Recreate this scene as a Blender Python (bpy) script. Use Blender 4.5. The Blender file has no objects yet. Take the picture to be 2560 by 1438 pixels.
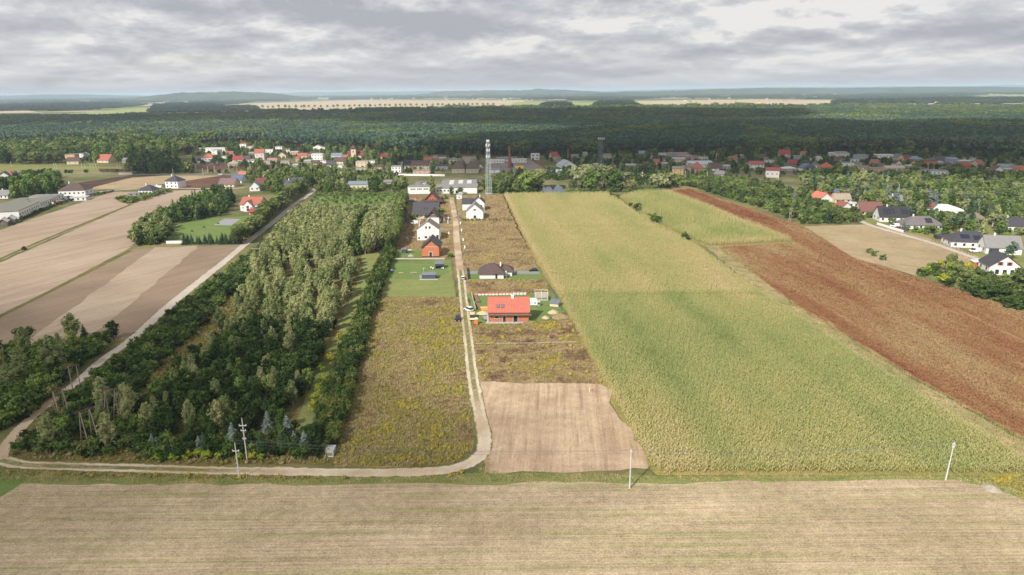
import bpy, math, random
from math import sin, cos, pi, radians
from mathutils import Vector, Matrix, noise

SC = bpy.context.scene
COL = SC.collection
random.seed(7)

# ------------------------------------------------------------------ camera, light, sky, exposure
PW, PH, FPX = 2560.0, 1438.0, 1707.0
PITCH = math.atan(492.0 / FPX)
ROLL = 0.0102
CAMH = 80.0
cam_data = bpy.data.cameras.new('camera')
cam_data.sensor_width = 36.0
cam_data.lens = 36.0 * FPX / PW
cam_data.clip_start = 0.5
cam_data.clip_end = 120000.0
cam = bpy.data.objects.new('camera', cam_data)
COL.objects.link(cam)
cam.matrix_world = Matrix.Translation((0, 0, CAMH)) @ Matrix.Rotation(pi / 2 - PITCH, 4, 'X') @ Matrix.Rotation(-ROLL, 4, 'Z')
SC.camera = cam

SUN_EL = radians(41.0)
SUN_AZ = Vector((-0.57, -0.82)).normalized()          # ground direction towards the sun
SUN_DIR = Vector((SUN_AZ.x * cos(SUN_EL), SUN_AZ.y * cos(SUN_EL), sin(SUN_EL)))
sun_data = bpy.data.lights.new('sun', 'SUN')
sun_data.energy = 4.6
sun_data.angle = radians(0.5)
sun_data.color = (1.0, 0.955, 0.895)
sun = bpy.data.objects.new('sun', sun_data)
COL.objects.link(sun)
sun.rotation_euler = SUN_DIR.to_track_quat('Z', 'Y').to_euler()

SKY_STRENGTH = 0.078
world = bpy.data.worlds.new('World')
SC.world = world
world.use_nodes = True


def build_world():
    nt = world.node_tree
    nt.nodes.clear()
    N = nt.nodes.new
    L = nt.links.new
    out = N('ShaderNodeOutputWorld')
    bg = N('ShaderNodeBackground')
    bg.inputs['Strength'].default_value = SKY_STRENGTH
    sky = N('ShaderNodeTexSky')
    sky.sky_type = 'NISHITA'
    sky.sun_disc = False
    sky.sun_elevation = SUN_EL
    sky.sun_rotation = math.atan2(SUN_AZ.x, SUN_AZ.y)
    sky.dust_density = 2.0
    tc = N('ShaderNodeTexCoord')
    sep = N('ShaderNodeSeparateXYZ')
    L(tc.outputs['Generated'], sep.inputs[0])

    def m(op, a, b=None, clamp=False):
        n = N('ShaderNodeMath')
        n.operation = op
        n.use_clamp = clamp
        for i, v in enumerate((a, b)):
            if v is None:
                continue
            if isinstance(v, (int, float)):
                n.inputs[i].default_value = v
            else:
                L(v, n.inputs[i])
        return n.outputs[0]
    # clouds as a field over bearing and height: broad heaps overhead, flat bars towards the horizon
    z = m('MAXIMUM', sep.outputs['Z'], 0.0)
    hl = m('MAXIMUM', m('SQRT', m('ADD', m('MULTIPLY', sep.outputs['X'], sep.outputs['X']), m('MULTIPLY', sep.outputs['Y'], sep.outputs['Y']))), 0.001)
    hx = m('DIVIDE', sep.outputs['X'], hl)
    hy = m('DIVIDE', sep.outputs['Y'], hl)
    vv = m('LOGARITHM', m('ADD', z, 0.05), 2.718281828)

    def cloud_noise(k, kv, up, detail, rough, seed, dist=0.12):
        c = N('ShaderNodeCombineXYZ')
        L(m('MULTIPLY', hx, k), c.inputs[0])
        L(m('MULTIPLY', hy, k), c.inputs[1])
        L(m('ADD', m('MULTIPLY', vv, kv), up + seed), c.inputs[2])
        t = N('ShaderNodeTexNoise')
        t.inputs['Scale'].default_value = 1.0
        t.inputs['Detail'].default_value = detail
        t.inputs['Roughness'].default_value = rough
        t.inputs['Distortion'].default_value = dist
        L(c.outputs[0], t.inputs['Vector'])
        return t.outputs['Fac']
    A_, B_ = 8.0, 2.9
    a = cloud_noise(A_, B_, 0.0, 9, 0.58, 4.0)
    b = cloud_noise(A_, B_, 0.30, 9, 0.58, 4.0)
    big = cloud_noise(A_ * 0.42, B_ * 0.75, 0.0, 3, 0.5, 12.6)
    far = m('ADD', m('MULTIPLY', z, 13.0), 0.10, True)
    heap = m('MULTIPLY', m('MAXIMUM', m('SUBTRACT', a, 0.48), 0.0), 1.6)
    shade = m('ADD', m('MULTIPLY', m('SUBTRACT', a, b), 1.9), m('ADD', heap, m('MULTIPLY', m('SUBTRACT', 0.5, big), 2.4)))
    fac = m('ADD', m('MULTIPLY', m('MULTIPLY', shade, 1.55), far), 0.52, True)
    dens = m('ADD', m('SUBTRACT', a, 0.5), m('MULTIPLY', m('SUBTRACT', big, 0.5), 0.6))
    ramp = N('ShaderNodeValToRGB')
    e = ramp.color_ramp.elements
    e[0].position = 0.0
    e[0].color = (4.4, 4.5, 4.9, 1)
    e[1].position = 1.0
    e[1].color = (8.4, 8.2, 8.1, 1)
    k = e.new(0.45)
    k.color = (5.65, 5.7, 6.05, 1)
    k = e.new(0.75)
    k.color = (6.9, 6.85, 6.95, 1)
    L(fac, ramp.inputs[0])
    mix = N('ShaderNodeMix')
    mix.data_type = 'RGBA'
    gap = N('ShaderNodeMapRange')
    gap.inputs['From Min'].default_value = -0.22
    gap.inputs['From Max'].default_value = -0.06
    L(dens, gap.inputs['Value'])
    gap.inputs['To Min'].default_value = 0.72
    gap.inputs['To Max'].default_value = 0.98
    L(gap.outputs[0], mix.inputs[0])
    L(sky.outputs[0], mix.inputs[6])
    L(ramp.outputs[0], mix.inputs[7])
    L(mix.outputs[2], bg.inputs['Color'])
    L(bg.outputs[0], out.inputs['Surface'])


build_world()
SC.view_settings.view_transform = 'Standard'
SC.view_settings.look = 'None'
SC.view_settings.exposure = 0.38
SC.view_settings.gamma = 1.0
SC.view_settings.use_curve_mapping = False
SC.render.engine = 'CYCLES'
SC.cycles.use_denoising = True
SC.cycles.max_bounces = 5
SC.cycles.diffuse_bounces = 3
SC.cycles.volume_bounces = 2


# ------------------------------------------------------------------ from a pixel of the photograph to a point of the ground
def at(px, py, z=0.0):
    u, v = px - PW / 2, py - PH / 2
    x = u * cos(ROLL) - v * sin(ROLL)
    y = -(v * cos(ROLL) + u * sin(ROLL))
    dy = FPX * cos(PITCH) + y * sin(PITCH)
    dz = -FPX * sin(PITCH) + y * cos(PITCH)
    t = (z - CAMH) / dz
    return Vector((x * t, dy * t, z))


def ppm(p):
    """pixels of the photograph per metre at a ground point"""
    return FPX / (p.y * cos(PITCH) + CAMH * sin(PITCH))


def gp(pts, z=0.0):
    out = [at(p[0], p[1], z) for p in pts]
    for q in out:
        q.z = 0.0
    return out


def proj(x, y, z):
    d = y * cos(PITCH) + (CAMH - z) * sin(PITCH)
    v = ((CAMH - z) * cos(PITCH) - y * sin(PITCH)) / d * FPX
    u = x / d * FPX
    return u * cos(ROLL) + v * sin(ROLL) + PW / 2, v * cos(ROLL) - u * sin(ROLL) + PH / 2


def inside(poly, x, y):
    c = False
    n = len(poly)
    j = n - 1
    for i in range(n):
        a, b = poly[i], poly[j]
        if (a.y > y) != (b.y > y) and x < (b.x - a.x) * (y - a.y) / (b.y - a.y) + a.x:
            c = not c
        j = i
    return c


def seg_dist(x, y, a, b):
    dx, dy = b.x - a.x, b.y - a.y
    q = dx * dx + dy * dy
    t = max(0, min(1, ((x - a.x) * dx + (y - a.y) * dy) / q)) if q else 0
    return math.hypot(x - a.x - t * dx, y - a.y - t * dy)


def nz(x, y, s, seed=0.0):
    """noise about 0..1"""
    return 0.5 + 0.5 * noise.fractal(Vector((x / s, y / s, seed)), 0.6, 2.1, 3)


def in_view(x, y, margin=1.12):
    if y < 40:
        return False
    return abs(x) < (y * cos(PITCH) + CAMH * sin(PITCH)) * (PW / 2 / FPX) * margin + 6


# ------------------------------------------------------------------ materials
def lin(r, g, b, k=1.0):
    def f(c):
        c /= 255.0
        return (c / 12.92 if c <= 0.04045 else ((c + 0.055) / 1.055) ** 2.4) * k
    return (f(r), f(g), f(b), 1.0)


class NT:
    def __init__(self, name):
        self.m = bpy.data.materials.new(name)
        self.m.use_nodes = True
        self.t = self.m.node_tree
        self.t.nodes.clear()
        self.out = self.t.nodes.new('ShaderNodeOutputMaterial')

    def n(self, typ, **kw):
        nd = self.t.nodes.new(typ)
        for k, v in kw.items():
            setattr(nd, k, v)
        return nd

    def l(self, a, b):
        self.t.links.new(a, b)

    def math(self, op, a, b=None, clamp=False):
        n = self.n('ShaderNodeMath', operation=op, use_clamp=clamp)
        for i, v in enumerate((a, b)):
            if v is None:
                continue
            if isinstance(v, (int, float)):
                n.inputs[i].default_value = v
            else:
                self.l(v, n.inputs[i])
        return n.outputs[0]

    def mixc(self, f, a, b, blend='MIX'):
        n = self.n('ShaderNodeMix', data_type='RGBA', blend_type=blend)
        for i, v in ((0, f), (6, a), (7, b)):
            if isinstance(v, (int, float)):
                n.inputs[i].default_value = v
            elif isinstance(v, tuple):
                n.inputs[i].default_value = v
            else:
                self.l(v, n.inputs[i])
        return n.outputs[2]

    def pos(self, scale=(1, 1, 1), rot=0.0):
        g = self.n('ShaderNodeNewGeometry')
        mp = self.n('ShaderNodeMapping')
        r = self.n('ShaderNodeVectorRotate', rotation_type='Z_AXIS')
        r.inputs['Angle'].default_value = -rot
        self.l(g.outputs['Position'], r.inputs['Vector'])
        mp.inputs['Scale'].default_value = scale
        self.l(r.outputs[0], mp.inputs['Vector'])
        return mp.outputs[0]

    def noise(self, vec, scale=1.0, detail=4, rough=0.6):
        t = self.n('ShaderNodeTexNoise')
        t.inputs['Scale'].default_value = scale
        t.inputs['Detail'].default_value = detail
        t.inputs['Roughness'].default_value = rough
        self.l(vec, t.inputs['Vector'])
        return t.outputs['Fac']

    def ramp(self, f, lo, hi, a=0.0, b=1.0):
        n = self.n('ShaderNodeMapRange')
        n.inputs['From Min'].default_value = lo
        n.inputs['From Max'].default_value = hi
        n.inputs['To Min'].default_value = a
        n.inputs['To Max'].default_value = b
        self.l(f, n.inputs['Value'])
        return n.outputs[0]

    def colramp(self, f, stops):
        n = self.n('ShaderNodeValToRGB')
        e = n.color_ramp.elements
        e[0].position, e[0].color = stops[0]
        e[1].position, e[1].color = stops[-1]
        for p, c in stops[1:-1]:
            k = e.new(p)
            k.color = c
        self.l(f, n.inputs[0])
        return n.outputs[0]

    def surface(self, col, rough=0.9, bump=None, strength=0.4, dist=0.1, metal=0.0, spec=0.3):
        p = self.n('ShaderNodeBsdfPrincipled')
        if isinstance(col, tuple):
            p.inputs['Base Color'].default_value = col
        else:
            self.l(col, p.inputs['Base Color'])
        p.inputs['Roughness'].default_value = rough
        p.inputs['Metallic'].default_value = metal
        p.inputs['Specular IOR Level'].default_value = spec
        if bump is not None:
            b = self.n('ShaderNodeBump')
            b.inputs['Strength'].default_value = strength
            b.inputs['Distance'].default_value = dist
            self.l(bump, b.inputs['Height'])
            self.l(b.outputs[0], p.inputs['Normal'])
        self.l(p.outputs[0], self.out.inputs['Surface'])
        return self.m


_plain = {}


def plain(name, col, rough=0.8, wear=0.12, metal=0.0, scale=1.6, spec=0.3):
    """a painted / mineral surface with a little mottling"""
    if name in _plain:
        return _plain[name]
    t = NT(name)
    f = t.noise(t.pos(), scale, 5, 0.65)
    f2 = t.noise(t.pos((1, 1, 0.25)), scale * 0.35, 3, 0.6)
    lo = tuple(c * (1 - wear * 1.6) for c in col[:3]) + (1,)
    hi = tuple(min(0.92, c * (1 + wear * 0.7)) for c in col[:3]) + (1,)
    c = t.mixc(t.ramp(t.math('ADD', t.math('MULTIPLY', f, 0.6), t.math('MULTIPLY', f2, 0.4)), 0.3, 0.7), lo, hi)
    _plain[name] = t.surface(c, rough, f, 0.15, 0.02, metal, spec)
    return _plain[name]


def field_mat(name, c1, c2, c3, patch=30, ang=0.0, row=0.7, row_amt=0.5, streak=0.0, streak_len=0.01, streak_w=0.25, fine=2.5, bump=0.4, grain=0.35):
    """soil / stubble / grass: broad patches of two colours, long streaks of a third along the working direction, grain"""
    t = NT(name)
    p = t.noise(t.pos(), 1.0 / patch, 5, 0.6)
    c = t.mixc(t.ramp(p, 0.36, 0.64), c1, c2)
    s = t.noise(t.pos((streak_len, streak_w, 1), ang), 1.0, 4, 0.65)
    if streak:
        c = t.mixc(t.math('MULTIPLY', t.ramp(s, 0.5, 0.68), streak), c, c3)
    r = t.noise(t.pos((0.02, row, 1), ang), 1.0, 2, 0.8)
    g = t.noise(t.pos(), fine, 4, 0.75)
    g2 = t.noise(t.pos(), fine * 0.22, 4, 0.7)
    v = t.math('ADD', t.ramp(r, 0.3, 0.7, 1 - row_amt * 0.5, 1 + row_amt * 0.35), t.math('ADD', t.ramp(g, 0.3, 0.7, -grain, grain * 0.7), t.ramp(g2, 0.3, 0.7, -grain * 0.5, grain * 0.4)))
    cc = t.n('ShaderNodeVectorMath', operation='SCALE')
    t.l(c, cc.inputs[0])
    t.l(v, cc.inputs['Scale'])
    h = t.math('ADD', t.math('MULTIPLY', g, 0.7), t.math('MULTIPLY', r, 0.6))
    return t.surface(cc.outputs[0], 0.95, h, bump, 0.25, 0, 0.1)


def leaf_mat(name, stops, trans=0.3, lo=0.62, hi=1.38):
    t = NT(name)
    tone = t.n('ShaderNodeAttribute', attribute_type='INSTANCER', attribute_name='tone')
    v = t.n('ShaderNodeAttribute', attribute_type='GEOMETRY', attribute_name='v')
    f = tone.outputs['Fac']
    c = t.colramp(f, stops)
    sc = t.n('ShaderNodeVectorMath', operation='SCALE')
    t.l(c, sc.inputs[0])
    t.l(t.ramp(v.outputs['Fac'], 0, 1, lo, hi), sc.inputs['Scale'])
    d = t.n('ShaderNodeBsdfDiffuse')
    tr = t.n('ShaderNodeBsdfTranslucent')
    t.l(sc.outputs[0], d.inputs['Color'])
    t.l(sc.outputs[0], tr.inputs['Color'])
    mx = t.n('ShaderNodeMixShader')
    mx.inputs[0].default_value = trans
    t.l(d.outputs[0], mx.inputs[1])
    t.l(tr.outputs[0], mx.inputs[2])
    t.l(mx.outputs[0], t.out.inputs['Surface'])
    return t.m


# ------------------------------------------------------------------ mesh building
class MB:
    def __init__(self):
        self.v, self.f, self.mi, self.tone, self.uv = [], [], [], [], None

    def face(self, pts, mi=0, tone=0.5):
        b = len(self.v)
        self.v += [tuple(p) for p in pts]
        self.tone += [tone] * len(pts)
        self.f.append(tuple(range(b, b + len(pts))))
        self.mi.append(mi)

    def poly(self, verts, faces, mi=0, tone=0.5):
        b = len(self.v)
        self.v += [tuple(p) for p in verts]
        self.tone += [tone] * len(verts)
        for f in faces:
            self.f.append(tuple(b + i for i in f))
            self.mi.append(mi)
        return self

    def box(self, x0, y0, z0, x1, y1, z1, mi=0):
        v = [(x0, y0, z0), (x1, y0, z0), (x1, y1, z0), (x0, y1, z0), (x0, y0, z1), (x1, y0, z1), (x1, y1, z1), (x0, y1, z1)]
        return self.poly(v, [(0, 3, 2, 1), (4, 5, 6, 7), (0, 1, 5, 4), (1, 2, 6, 5), (2, 3, 7, 6), (3, 0, 4, 7)], mi)

    def bar(self, a, b, r0, r1=None, n=6, mi=0, cap=True):
        a, b = Vector(a), Vector(b)
        r1 = r0 if r1 is None else r1
        d = (b - a).normalized()
        s = d.orthogonal().normalized()
        t = d.cross(s)
        vs = []
        for p, r in ((a, r0), (b, r1)):
            for i in range(n):
                w = 2 * pi * i / n
                vs.append(p + s * (cos(w) * r) + t * (sin(w) * r))
        fs = [(i, (i + 1) % n, n + (i + 1) % n, n + i) for i in range(n)]
        if cap:
            fs += [tuple(range(n - 1, -1, -1)), tuple(range(n, 2 * n))]
        return self.poly(vs, fs, mi)

    def slab(self, quad, t, mi=0):
        """a sloped quad given thickness t downwards along its normal"""
        q = [Vector(p) for p in quad]
        nrm = (q[1] - q[0]).cross(q[-1] - q[0]).normalized()
        if nrm.z < 0:
            nrm = -nrm
        k = len(q)
        lo = [p - nrm * t for p in q]
        fs = [tuple(range(k)), tuple(range(2 * k - 1, k - 1, -1))]
        for i in range(k):
            j = (i + 1) % k
            fs.append((i, k + i, k + j, j))
        return self.poly(q + lo, fs, mi)

    def lathe(self, prof, n=10, mi=0, c=(0, 0, 0), tone=0.5):
        vs, fs = [], []
        for r, z in prof:
            for i in range(n):
                w = 2 * pi * i / n
                vs.append((c[0] + cos(w) * r, c[1] + sin(w) * r, c[2] + z))
        for k in range(len(prof) - 1):
            for i in range(n):
                j = (i + 1) % n
                fs.append((k * n + i, k * n + j, (k + 1) * n + j, (k + 1) * n + i))
        fs.append(tuple(range((len(prof) - 1) * n, len(prof) * n)))
        return self.poly(vs, fs, mi, tone)

    def mesh(self, name, mats):
        me = bpy.data.meshes.new(name)
        me.from_pydata(self.v, [], self.f)
        for m in (mats if isinstance(mats, (list, tuple)) else [mats]):
            me.materials.append(m)
        if any(self.mi):
            me.polygons.foreach_set('material_index', self.mi)
        if any(t != 0.5 for t in self.tone):
            at_ = me.attributes.new('v', 'FLOAT', 'POINT')
            at_.data.foreach_set('value', self.tone)
        if self.uv:
            uv = me.uv_layers.new(name='uv')
            flat = []
            for f in self.f:
                for i in f:
                    flat += self.uv[i]
            uv.data.foreach_set('uv', flat)
        me.update()
        return me

    def build(self, name, mats, parent=None):
        return link(name, self.mesh(name, mats), parent)


def link(name, data, parent=None, loc=None, rz=None, sc=None):
    o = bpy.data.objects.new(name, data)
    COL.objects.link(o)
    if parent is not None:
        o.parent = parent
    if loc is not None:
        o.location = loc
    if rz is not None:
        o.rotation_euler = (0, 0, rz)
    if sc is not None:
        o.scale = sc if isinstance(sc, (tuple, list)) else (sc, sc, sc)
    return o


def tag(o, label, cat, group=None, kind=None):
    o['label'] = label
    if cat:
        o['category'] = cat
    if group:
        o['group'] = group
    if kind:
        o['kind'] = kind
    return o


def empty(name, loc, rz, label, cat, group=None):
    o = link(name, None, None, loc, rz)
    o.empty_display_size = 0.5
    return tag(o, label, cat, group)


def copy_tree(o, parent=None):
    c = o.copy()
    COL.objects.link(c)
    c.parent = parent
    for ch in o.children:
        copy_tree(ch, c)
    return c


# ------------------------------------------------------------------ countless plants: points with an instanced proto
def scatter(name, pts, protos, label, cat, kind='stuff'):
    """pts: (x, y, z, scale, tone, proto index)"""
    me = bpy.data.meshes.new(name)
    me.from_pydata([p[:3] for p in pts], [], [])
    for nm, typ, vals in (('sc', 'FLOAT', [p[3] for p in pts]), ('tone', 'FLOAT', [p[4] for p in pts]), ('k', 'INT', [p[5] for p in pts]),
                          ('rz', 'FLOAT', [random.random() * 6.283 for _ in pts]), ('rx', 'FLOAT', [random.gauss(0, 0.07) for _ in pts])):
        a = me.attributes.new(nm, typ, 'POINT')
        a.data.foreach_set('value', vals)
    o = link(name, me)
    tag(o, label, cat, None, kind)
    ng = bpy.data.node_groups.new(name, 'GeometryNodeTree')
    ng.interface.new_socket('Geometry', in_out='INPUT', socket_type='NodeSocketGeometry')
    ng.interface.new_socket('Geometry', in_out='OUTPUT', socket_type='NodeSocketGeometry')
    N, L = ng.nodes.new, ng.links.new
    gi, go, jn = N('NodeGroupInput'), N('NodeGroupOutput'), N('GeometryNodeJoinGeometry')

    def attr(nm, typ='FLOAT'):
        n = N('GeometryNodeInputNamedAttribute')
        n.data_type = typ
        n.inputs['Name'].default_value = nm
        return n.outputs[0]
    cx = N('ShaderNodeCombineXYZ')
    L(attr('rx'), cx.inputs[0])
    L(attr('rz'), cx.inputs[2])
    er = N('FunctionNodeEulerToRotation')
    L(cx.outputs[0], er.inputs[0])
    sc, kk = attr('sc'), attr('k', 'INT')
    for i, pr in enumerate(protos):
        cmp_ = N('FunctionNodeCompare')
        cmp_.data_type = 'INT'
        cmp_.operation = 'EQUAL'
        ins = [s for s in cmp_.inputs if s.type == 'INT']
        L(kk, ins[0])
        ins[1].default_value = i
        oi = N('GeometryNodeObjectInfo')
        oi.inputs['Object'].default_value = pr
        ip = N('GeometryNodeInstanceOnPoints')
        L(gi.outputs[0], ip.inputs['Points'])
        L(cmp_.outputs[0], ip.inputs['Selection'])
        L(oi.outputs['Geometry'], ip.inputs['Instance'])
        L(er.outputs[0], ip.inputs['Rotation'])
        L(sc, ip.inputs['Scale'])
        L(ip.outputs[0], jn.inputs[0])
    L(jn.outputs[0], go.inputs[0])
    md = o.modifiers.new('scatter', 'NODES')
    md.node_group = ng
    return o


def proto(name, me):
    return bpy.data.objects.new(name, me)      # never linked: only instanced


def sheet(name, pxs, mat, z, label, jitter=0.0, kind='structure', step=4.0, cat=None, metres=False):
    """a flat piece of ground; long edges are broken up so that they do not look ruled"""
    pts = [Vector((p[0], p[1], 0)) for p in pxs] if metres else gp(pxs)
    out = []
    for i, a in enumerate(pts):
        b = pts[(i + 1) % len(pts)]
        n = max(1, min(120, int((b - a).length / step))) if jitter else 1
        for k in range(n):
            q = a.lerp(b, k / n)
            if jitter:
                q = q + Vector((noise.noise(q * 0.13), noise.noise(q * 0.13 + Vector((50, 9, 3))), 0)) * jitter * 2.6 + Vector((noise.noise(q * 0.6), noise.noise(q * 0.6 + Vector((7, 3, 1))), 0)) * jitter * .8
            out.append((q.x, q.y, z))
    m = MB()
    m.face(out)
    o = m.build(name, mat)
    if o.data.polygons[0].normal.z < 0:
        o.data.flip_normals()
    return tag(o, label, cat or name.replace('_', ' '), None, kind)


def smooth_path(pts, n=8):
    out = []
    for i in range(len(pts) - 1):
        p0, p1, p2, p3 = pts[max(0, i - 1)], pts[i], pts[i + 1], pts[min(len(pts) - 1, i + 2)]
        for k in range(n):
            t = k / n
            out.append(0.5 * ((2 * p1) + (p2 - p0) * t + (2 * p0 - 5 * p1 + 4 * p2 - p3) * t * t + (3 * p1 - p0 - 3 * p2 + p3) * t ** 3))
    out.append(pts[-1])
    return out


def ribbon(name, pxs, width, mat, z, label, cat, wob=0.45):
    path = smooth_path(gp(pxs))
    m = MB()
    m.uv = []
    d = 0.0
    n = len(path)
    K = 6
    for i, p in enumerate(path):
        t = (path[min(n - 1, i + 1)] - path[max(0, i - 1)]).normalized()
        s = Vector((-t.y, t.x, 0))
        if i:
            d += (p - path[i - 1]).length
        w = width(p) if callable(width) else width
        for k in range(K + 1):
            u = k / K
            e = w * (0.5 - u) + (noise.noise(Vector((d * 0.21, k * 7.1, 3))) * wob if k in (0, K) else 0)
            q = p + s * e
            m.v.append((q.x, q.y, z))
            m.tone.append(0.5)
            m.uv.append((u, d))
    for i in range(n - 1):
        for k in range(K):
            a = i * (K + 1) + k
            m.f.append((a, a + 1, a + K + 2, a + K + 1)[::-1])
            m.mi.append(0)
    o = m.build(name, mat)
    if o.data.polygons[0].normal.z < 0:
        o.data.flip_normals()
    tag(o, label, cat, None, 'structure')
    return path
# ================================================================== THE SETTING
EXCL = []                                             # circles (x, y, r) kept free of plants
ROADS = []                                            # (path, half width)


def free(x, y, pad=0.0):
    for ex, ey, r in EXCL:
        if (x - ex) ** 2 + (y - ey) ** 2 < (r + pad) ** 2:
            return False
    return True


def off_road(x, y, pad=0.0):
    for path, hw in ROADS:
        for i in range(len(path) - 1):
            a = path[i]
            if abs(a.x - x) < 60 and abs(a.y - y) < 60 and seg_dist(x, y, a, path[i + 1]) < hw + pad:
                return False
    return True


# ---- base ground, one sheet to the horizon
def ground_mat():
    t = NT('ground')
    p = t.pos()
    n1 = t.noise(p, 1 / 900.0, 6, 0.6)
    n2 = t.noise(p, 1 / 45.0, 5, 0.65)
    n3 = t.noise(p, 0.5, 4, 0.7)
    g = t.mixc(t.ramp(n2, 0.38, 0.62), lin(92, 100, 60, 0.8), lin(136, 128, 86, 0.8))
    far = t.mixc(t.ramp(n1, 0.42, 0.58), lin(58, 72, 50, 0.8), lin(92, 100, 66, 0.8))
    gy = t.n('ShaderNodeNewGeometry')
    sp = t.n('ShaderNodeSeparateXYZ')
    t.l(gy.outputs['Position'], sp.inputs[0])
    vo = t.n('ShaderNodeTexVoronoi')
    vo.inputs['Scale'].default_value = 1.0
    t.l(t.pos((1 / 900.0, 1 / 420.0, 1), 0.25), vo.inputs['Vector'])
    sv = t.n('ShaderNodeSeparateXYZ')
    t.l(vo.outputs['Color'], sv.inputs[0])
    fields = t.colramp(sv.outputs['X'], [(0, lin(86, 98, 62, .8)), (.42, lin(100, 108, 70, .8)), (.5, lin(188, 172, 138, .85)), (.68, lin(206, 188, 154, .85)), (.74, lin(142, 160, 96, .8)), (1, lin(120, 128, 84, .8))])
    far = t.mixc(0.8, far, fields)
    c = t.mixc(t.ramp(sp.outputs['Y'], 3000, 3400), g, far)
    v = t.n('ShaderNodeVectorMath', operation='SCALE')
    t.l(c, v.inputs[0])
    t.l(t.ramp(n3, 0.3, 0.7, 0.75, 1.2), v.inputs['Scale'])
    return t.surface(v.outputs[0], 0.95, n3, 0.4, 0.2, 0, 0.1)


gm = MB()
xs_ = [-42000, -12000, -4500, -1600, -700, -350, -175, 0, 175, 350, 700, 1600, 4500, 12000, 42000]
ys_ = [-400, -100, 60, 160, 260, 400, 600, 900, 1500, 2600, 4500, 8000, 15000, 26000, 42000]
for i_ in range(len(xs_) - 1):
    for j_ in range(len(ys_) - 1):
        gm.face([(xs_[i_], ys_[j_], 0), (xs_[i_ + 1], ys_[j_], 0), (xs_[i_ + 1], ys_[j_ + 1], 0), (xs_[i_], ys_[j_ + 1], 0)])
tag(gm.build('ground', ground_mat()), 'wide flat plain of meadows and woods reaching the horizon', 'ground', None, 'structure')

M_STUB = field_mat('stubble', lin(196, 176, 145, .88), lin(172, 153, 123, .84), lin(150, 148, 98, .88), 24, 0.0, 2.0, 0.4, 0.72, 0.018, 0.42, 2.6, 0.5, 0.42)
M_SOIL_A = field_mat('pale_soil', lin(184, 164, 144, .78), lin(172, 152, 132, .78), lin(154, 132, 108, .78), 60, 1.17, 0.35, 0.34, 0.65, 0.006, 0.14, 1.5, 0.2, 0.12)
M_SOIL_B = field_mat('harrowed_soil', lin(158, 138, 118, .78), lin(148, 128, 108, .78), lin(132, 112, 92, .78), 40, 1.02, 0.6, 0.2, 0.4, 0.008, 0.2, 1.8, 0.25, 0.14)
M_SOIL_C = field_mat('dry_soil', lin(184, 166, 146, .78), lin(174, 155, 134, .78), lin(150, 126, 100, .8), 30, 1.02, 0.6, 0.2, 0.5, 0.012, 0.3, 1.8, 0.25, 0.16)
M_PLOUGH = field_mat('ploughed_earth', lin(92, 72, 62, .8), lin(84, 66, 58, .8), lin(112, 90, 76, .8), 40, 0.3, 0.25, 0.5, 0.5, 0.01, 0.1, 1.5, 0.4, 0.2)
M_PLOUGH2 = field_mat('ridged_earth', lin(116, 84, 70, .8), lin(104, 76, 64, .8), lin(140, 112, 92, .8), 30, 0.35, 0.3, 1.0, 0.6, 0.005, 0.08, 1.5, 0.4, 0.2)
M_TAN = field_mat('dry_grass', lin(186, 166, 134, .8), lin(170, 148, 116, .8), lin(150, 140, 96, .8), 22, -0.6, 0.6, 0.2, 0.6, 0.02, 0.2, 1.6, 0.4, 0.3)
M_LAWN = field_mat('lawn', lin(112, 136, 72, .75), lin(124, 142, 82, .75), lin(150, 152, 98, .75), 14, 0.0, 0.8, 0.15, 0.4, 0.05, 0.3, 2.0, 0.3, 0.22)
M_MOWN = field_mat('mown_grass', lin(144, 152, 92, .75), lin(134, 142, 82, .75), lin(160, 152, 104, .75), 12, 0.1, 0.8, 0.15, 0.5, 0.05, 0.3, 2.0, 0.3, 0.25)
M_UNDER = field_mat('rough_undergrowth', lin(112, 106, 58, .75), lin(146, 128, 84, .75), lin(82, 88, 48, .75), 9, 0.4, 0.8, 0.1, 0.6, 0.08, 0.2, 1.6, 0.6, 0.4)
M_WEED = field_mat('weedy_ground', lin(160, 146, 98, .8), lin(142, 126, 86, .8), lin(152, 144, 78, .8), 8, 0.2, 0.8, 0.1, 0.7, 0.1, 0.15, 1.8, 0.6, 0.4)
M_BROWNWEED = field_mat('brown_weedy_ground', lin(142, 118, 86, .8), lin(178, 154, 116, .8), lin(138, 132, 80, .8), 9, 0.0, 0.8, 0.1, 0.6, 0.08, 0.14, 1.8, 0.6, 0.4)
M_DIRT = field_mat('bare_dirt', lin(206, 181, 152, .8), lin(184, 158, 130, .8), lin(152, 126, 98, .78), 10, 1.5, 0.7, 0.3, 0.6, 0.05, 0.6, 1.8, 0.6, 0.24)
M_MAIZEGROUND = field_mat('maize_ground', lin(150, 144, 84, .8), lin(164, 150, 94, .8), lin(172, 152, 102, .8), 40, 1.3, 0.9, 0.3, 0.5, 0.01, 0.1, 1.6, 0.5, 0.3)
M_REDGROUND = field_mat('red_crop_ground', lin(156, 118, 85, .8), lin(170, 141, 101, .8), lin(142, 98, 72, .8), 45, 2.25, 0.5, 0.25, 0.6, 0.008, 0.08, 1.5, 0.5, 0.25)
M_FOREST = field_mat('forest_floor', lin(70, 74, 46, .7), lin(84, 82, 54, .7), lin(60, 60, 40, .7), 30, 0, 0.4, 0.1)
M_YARD = field_mat('yard_paving', lin(150, 142, 136, .8), lin(132, 124, 120, .8), lin(160, 150, 142, .8), 18, 0.5, 0.5, 0.1, 0.5, 0.05, 0.2, 1.2, 0.2, 0.12)
M_PAVE = plain('grey_paving', lin(150, 150, 152, .8), 0.85)
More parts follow.
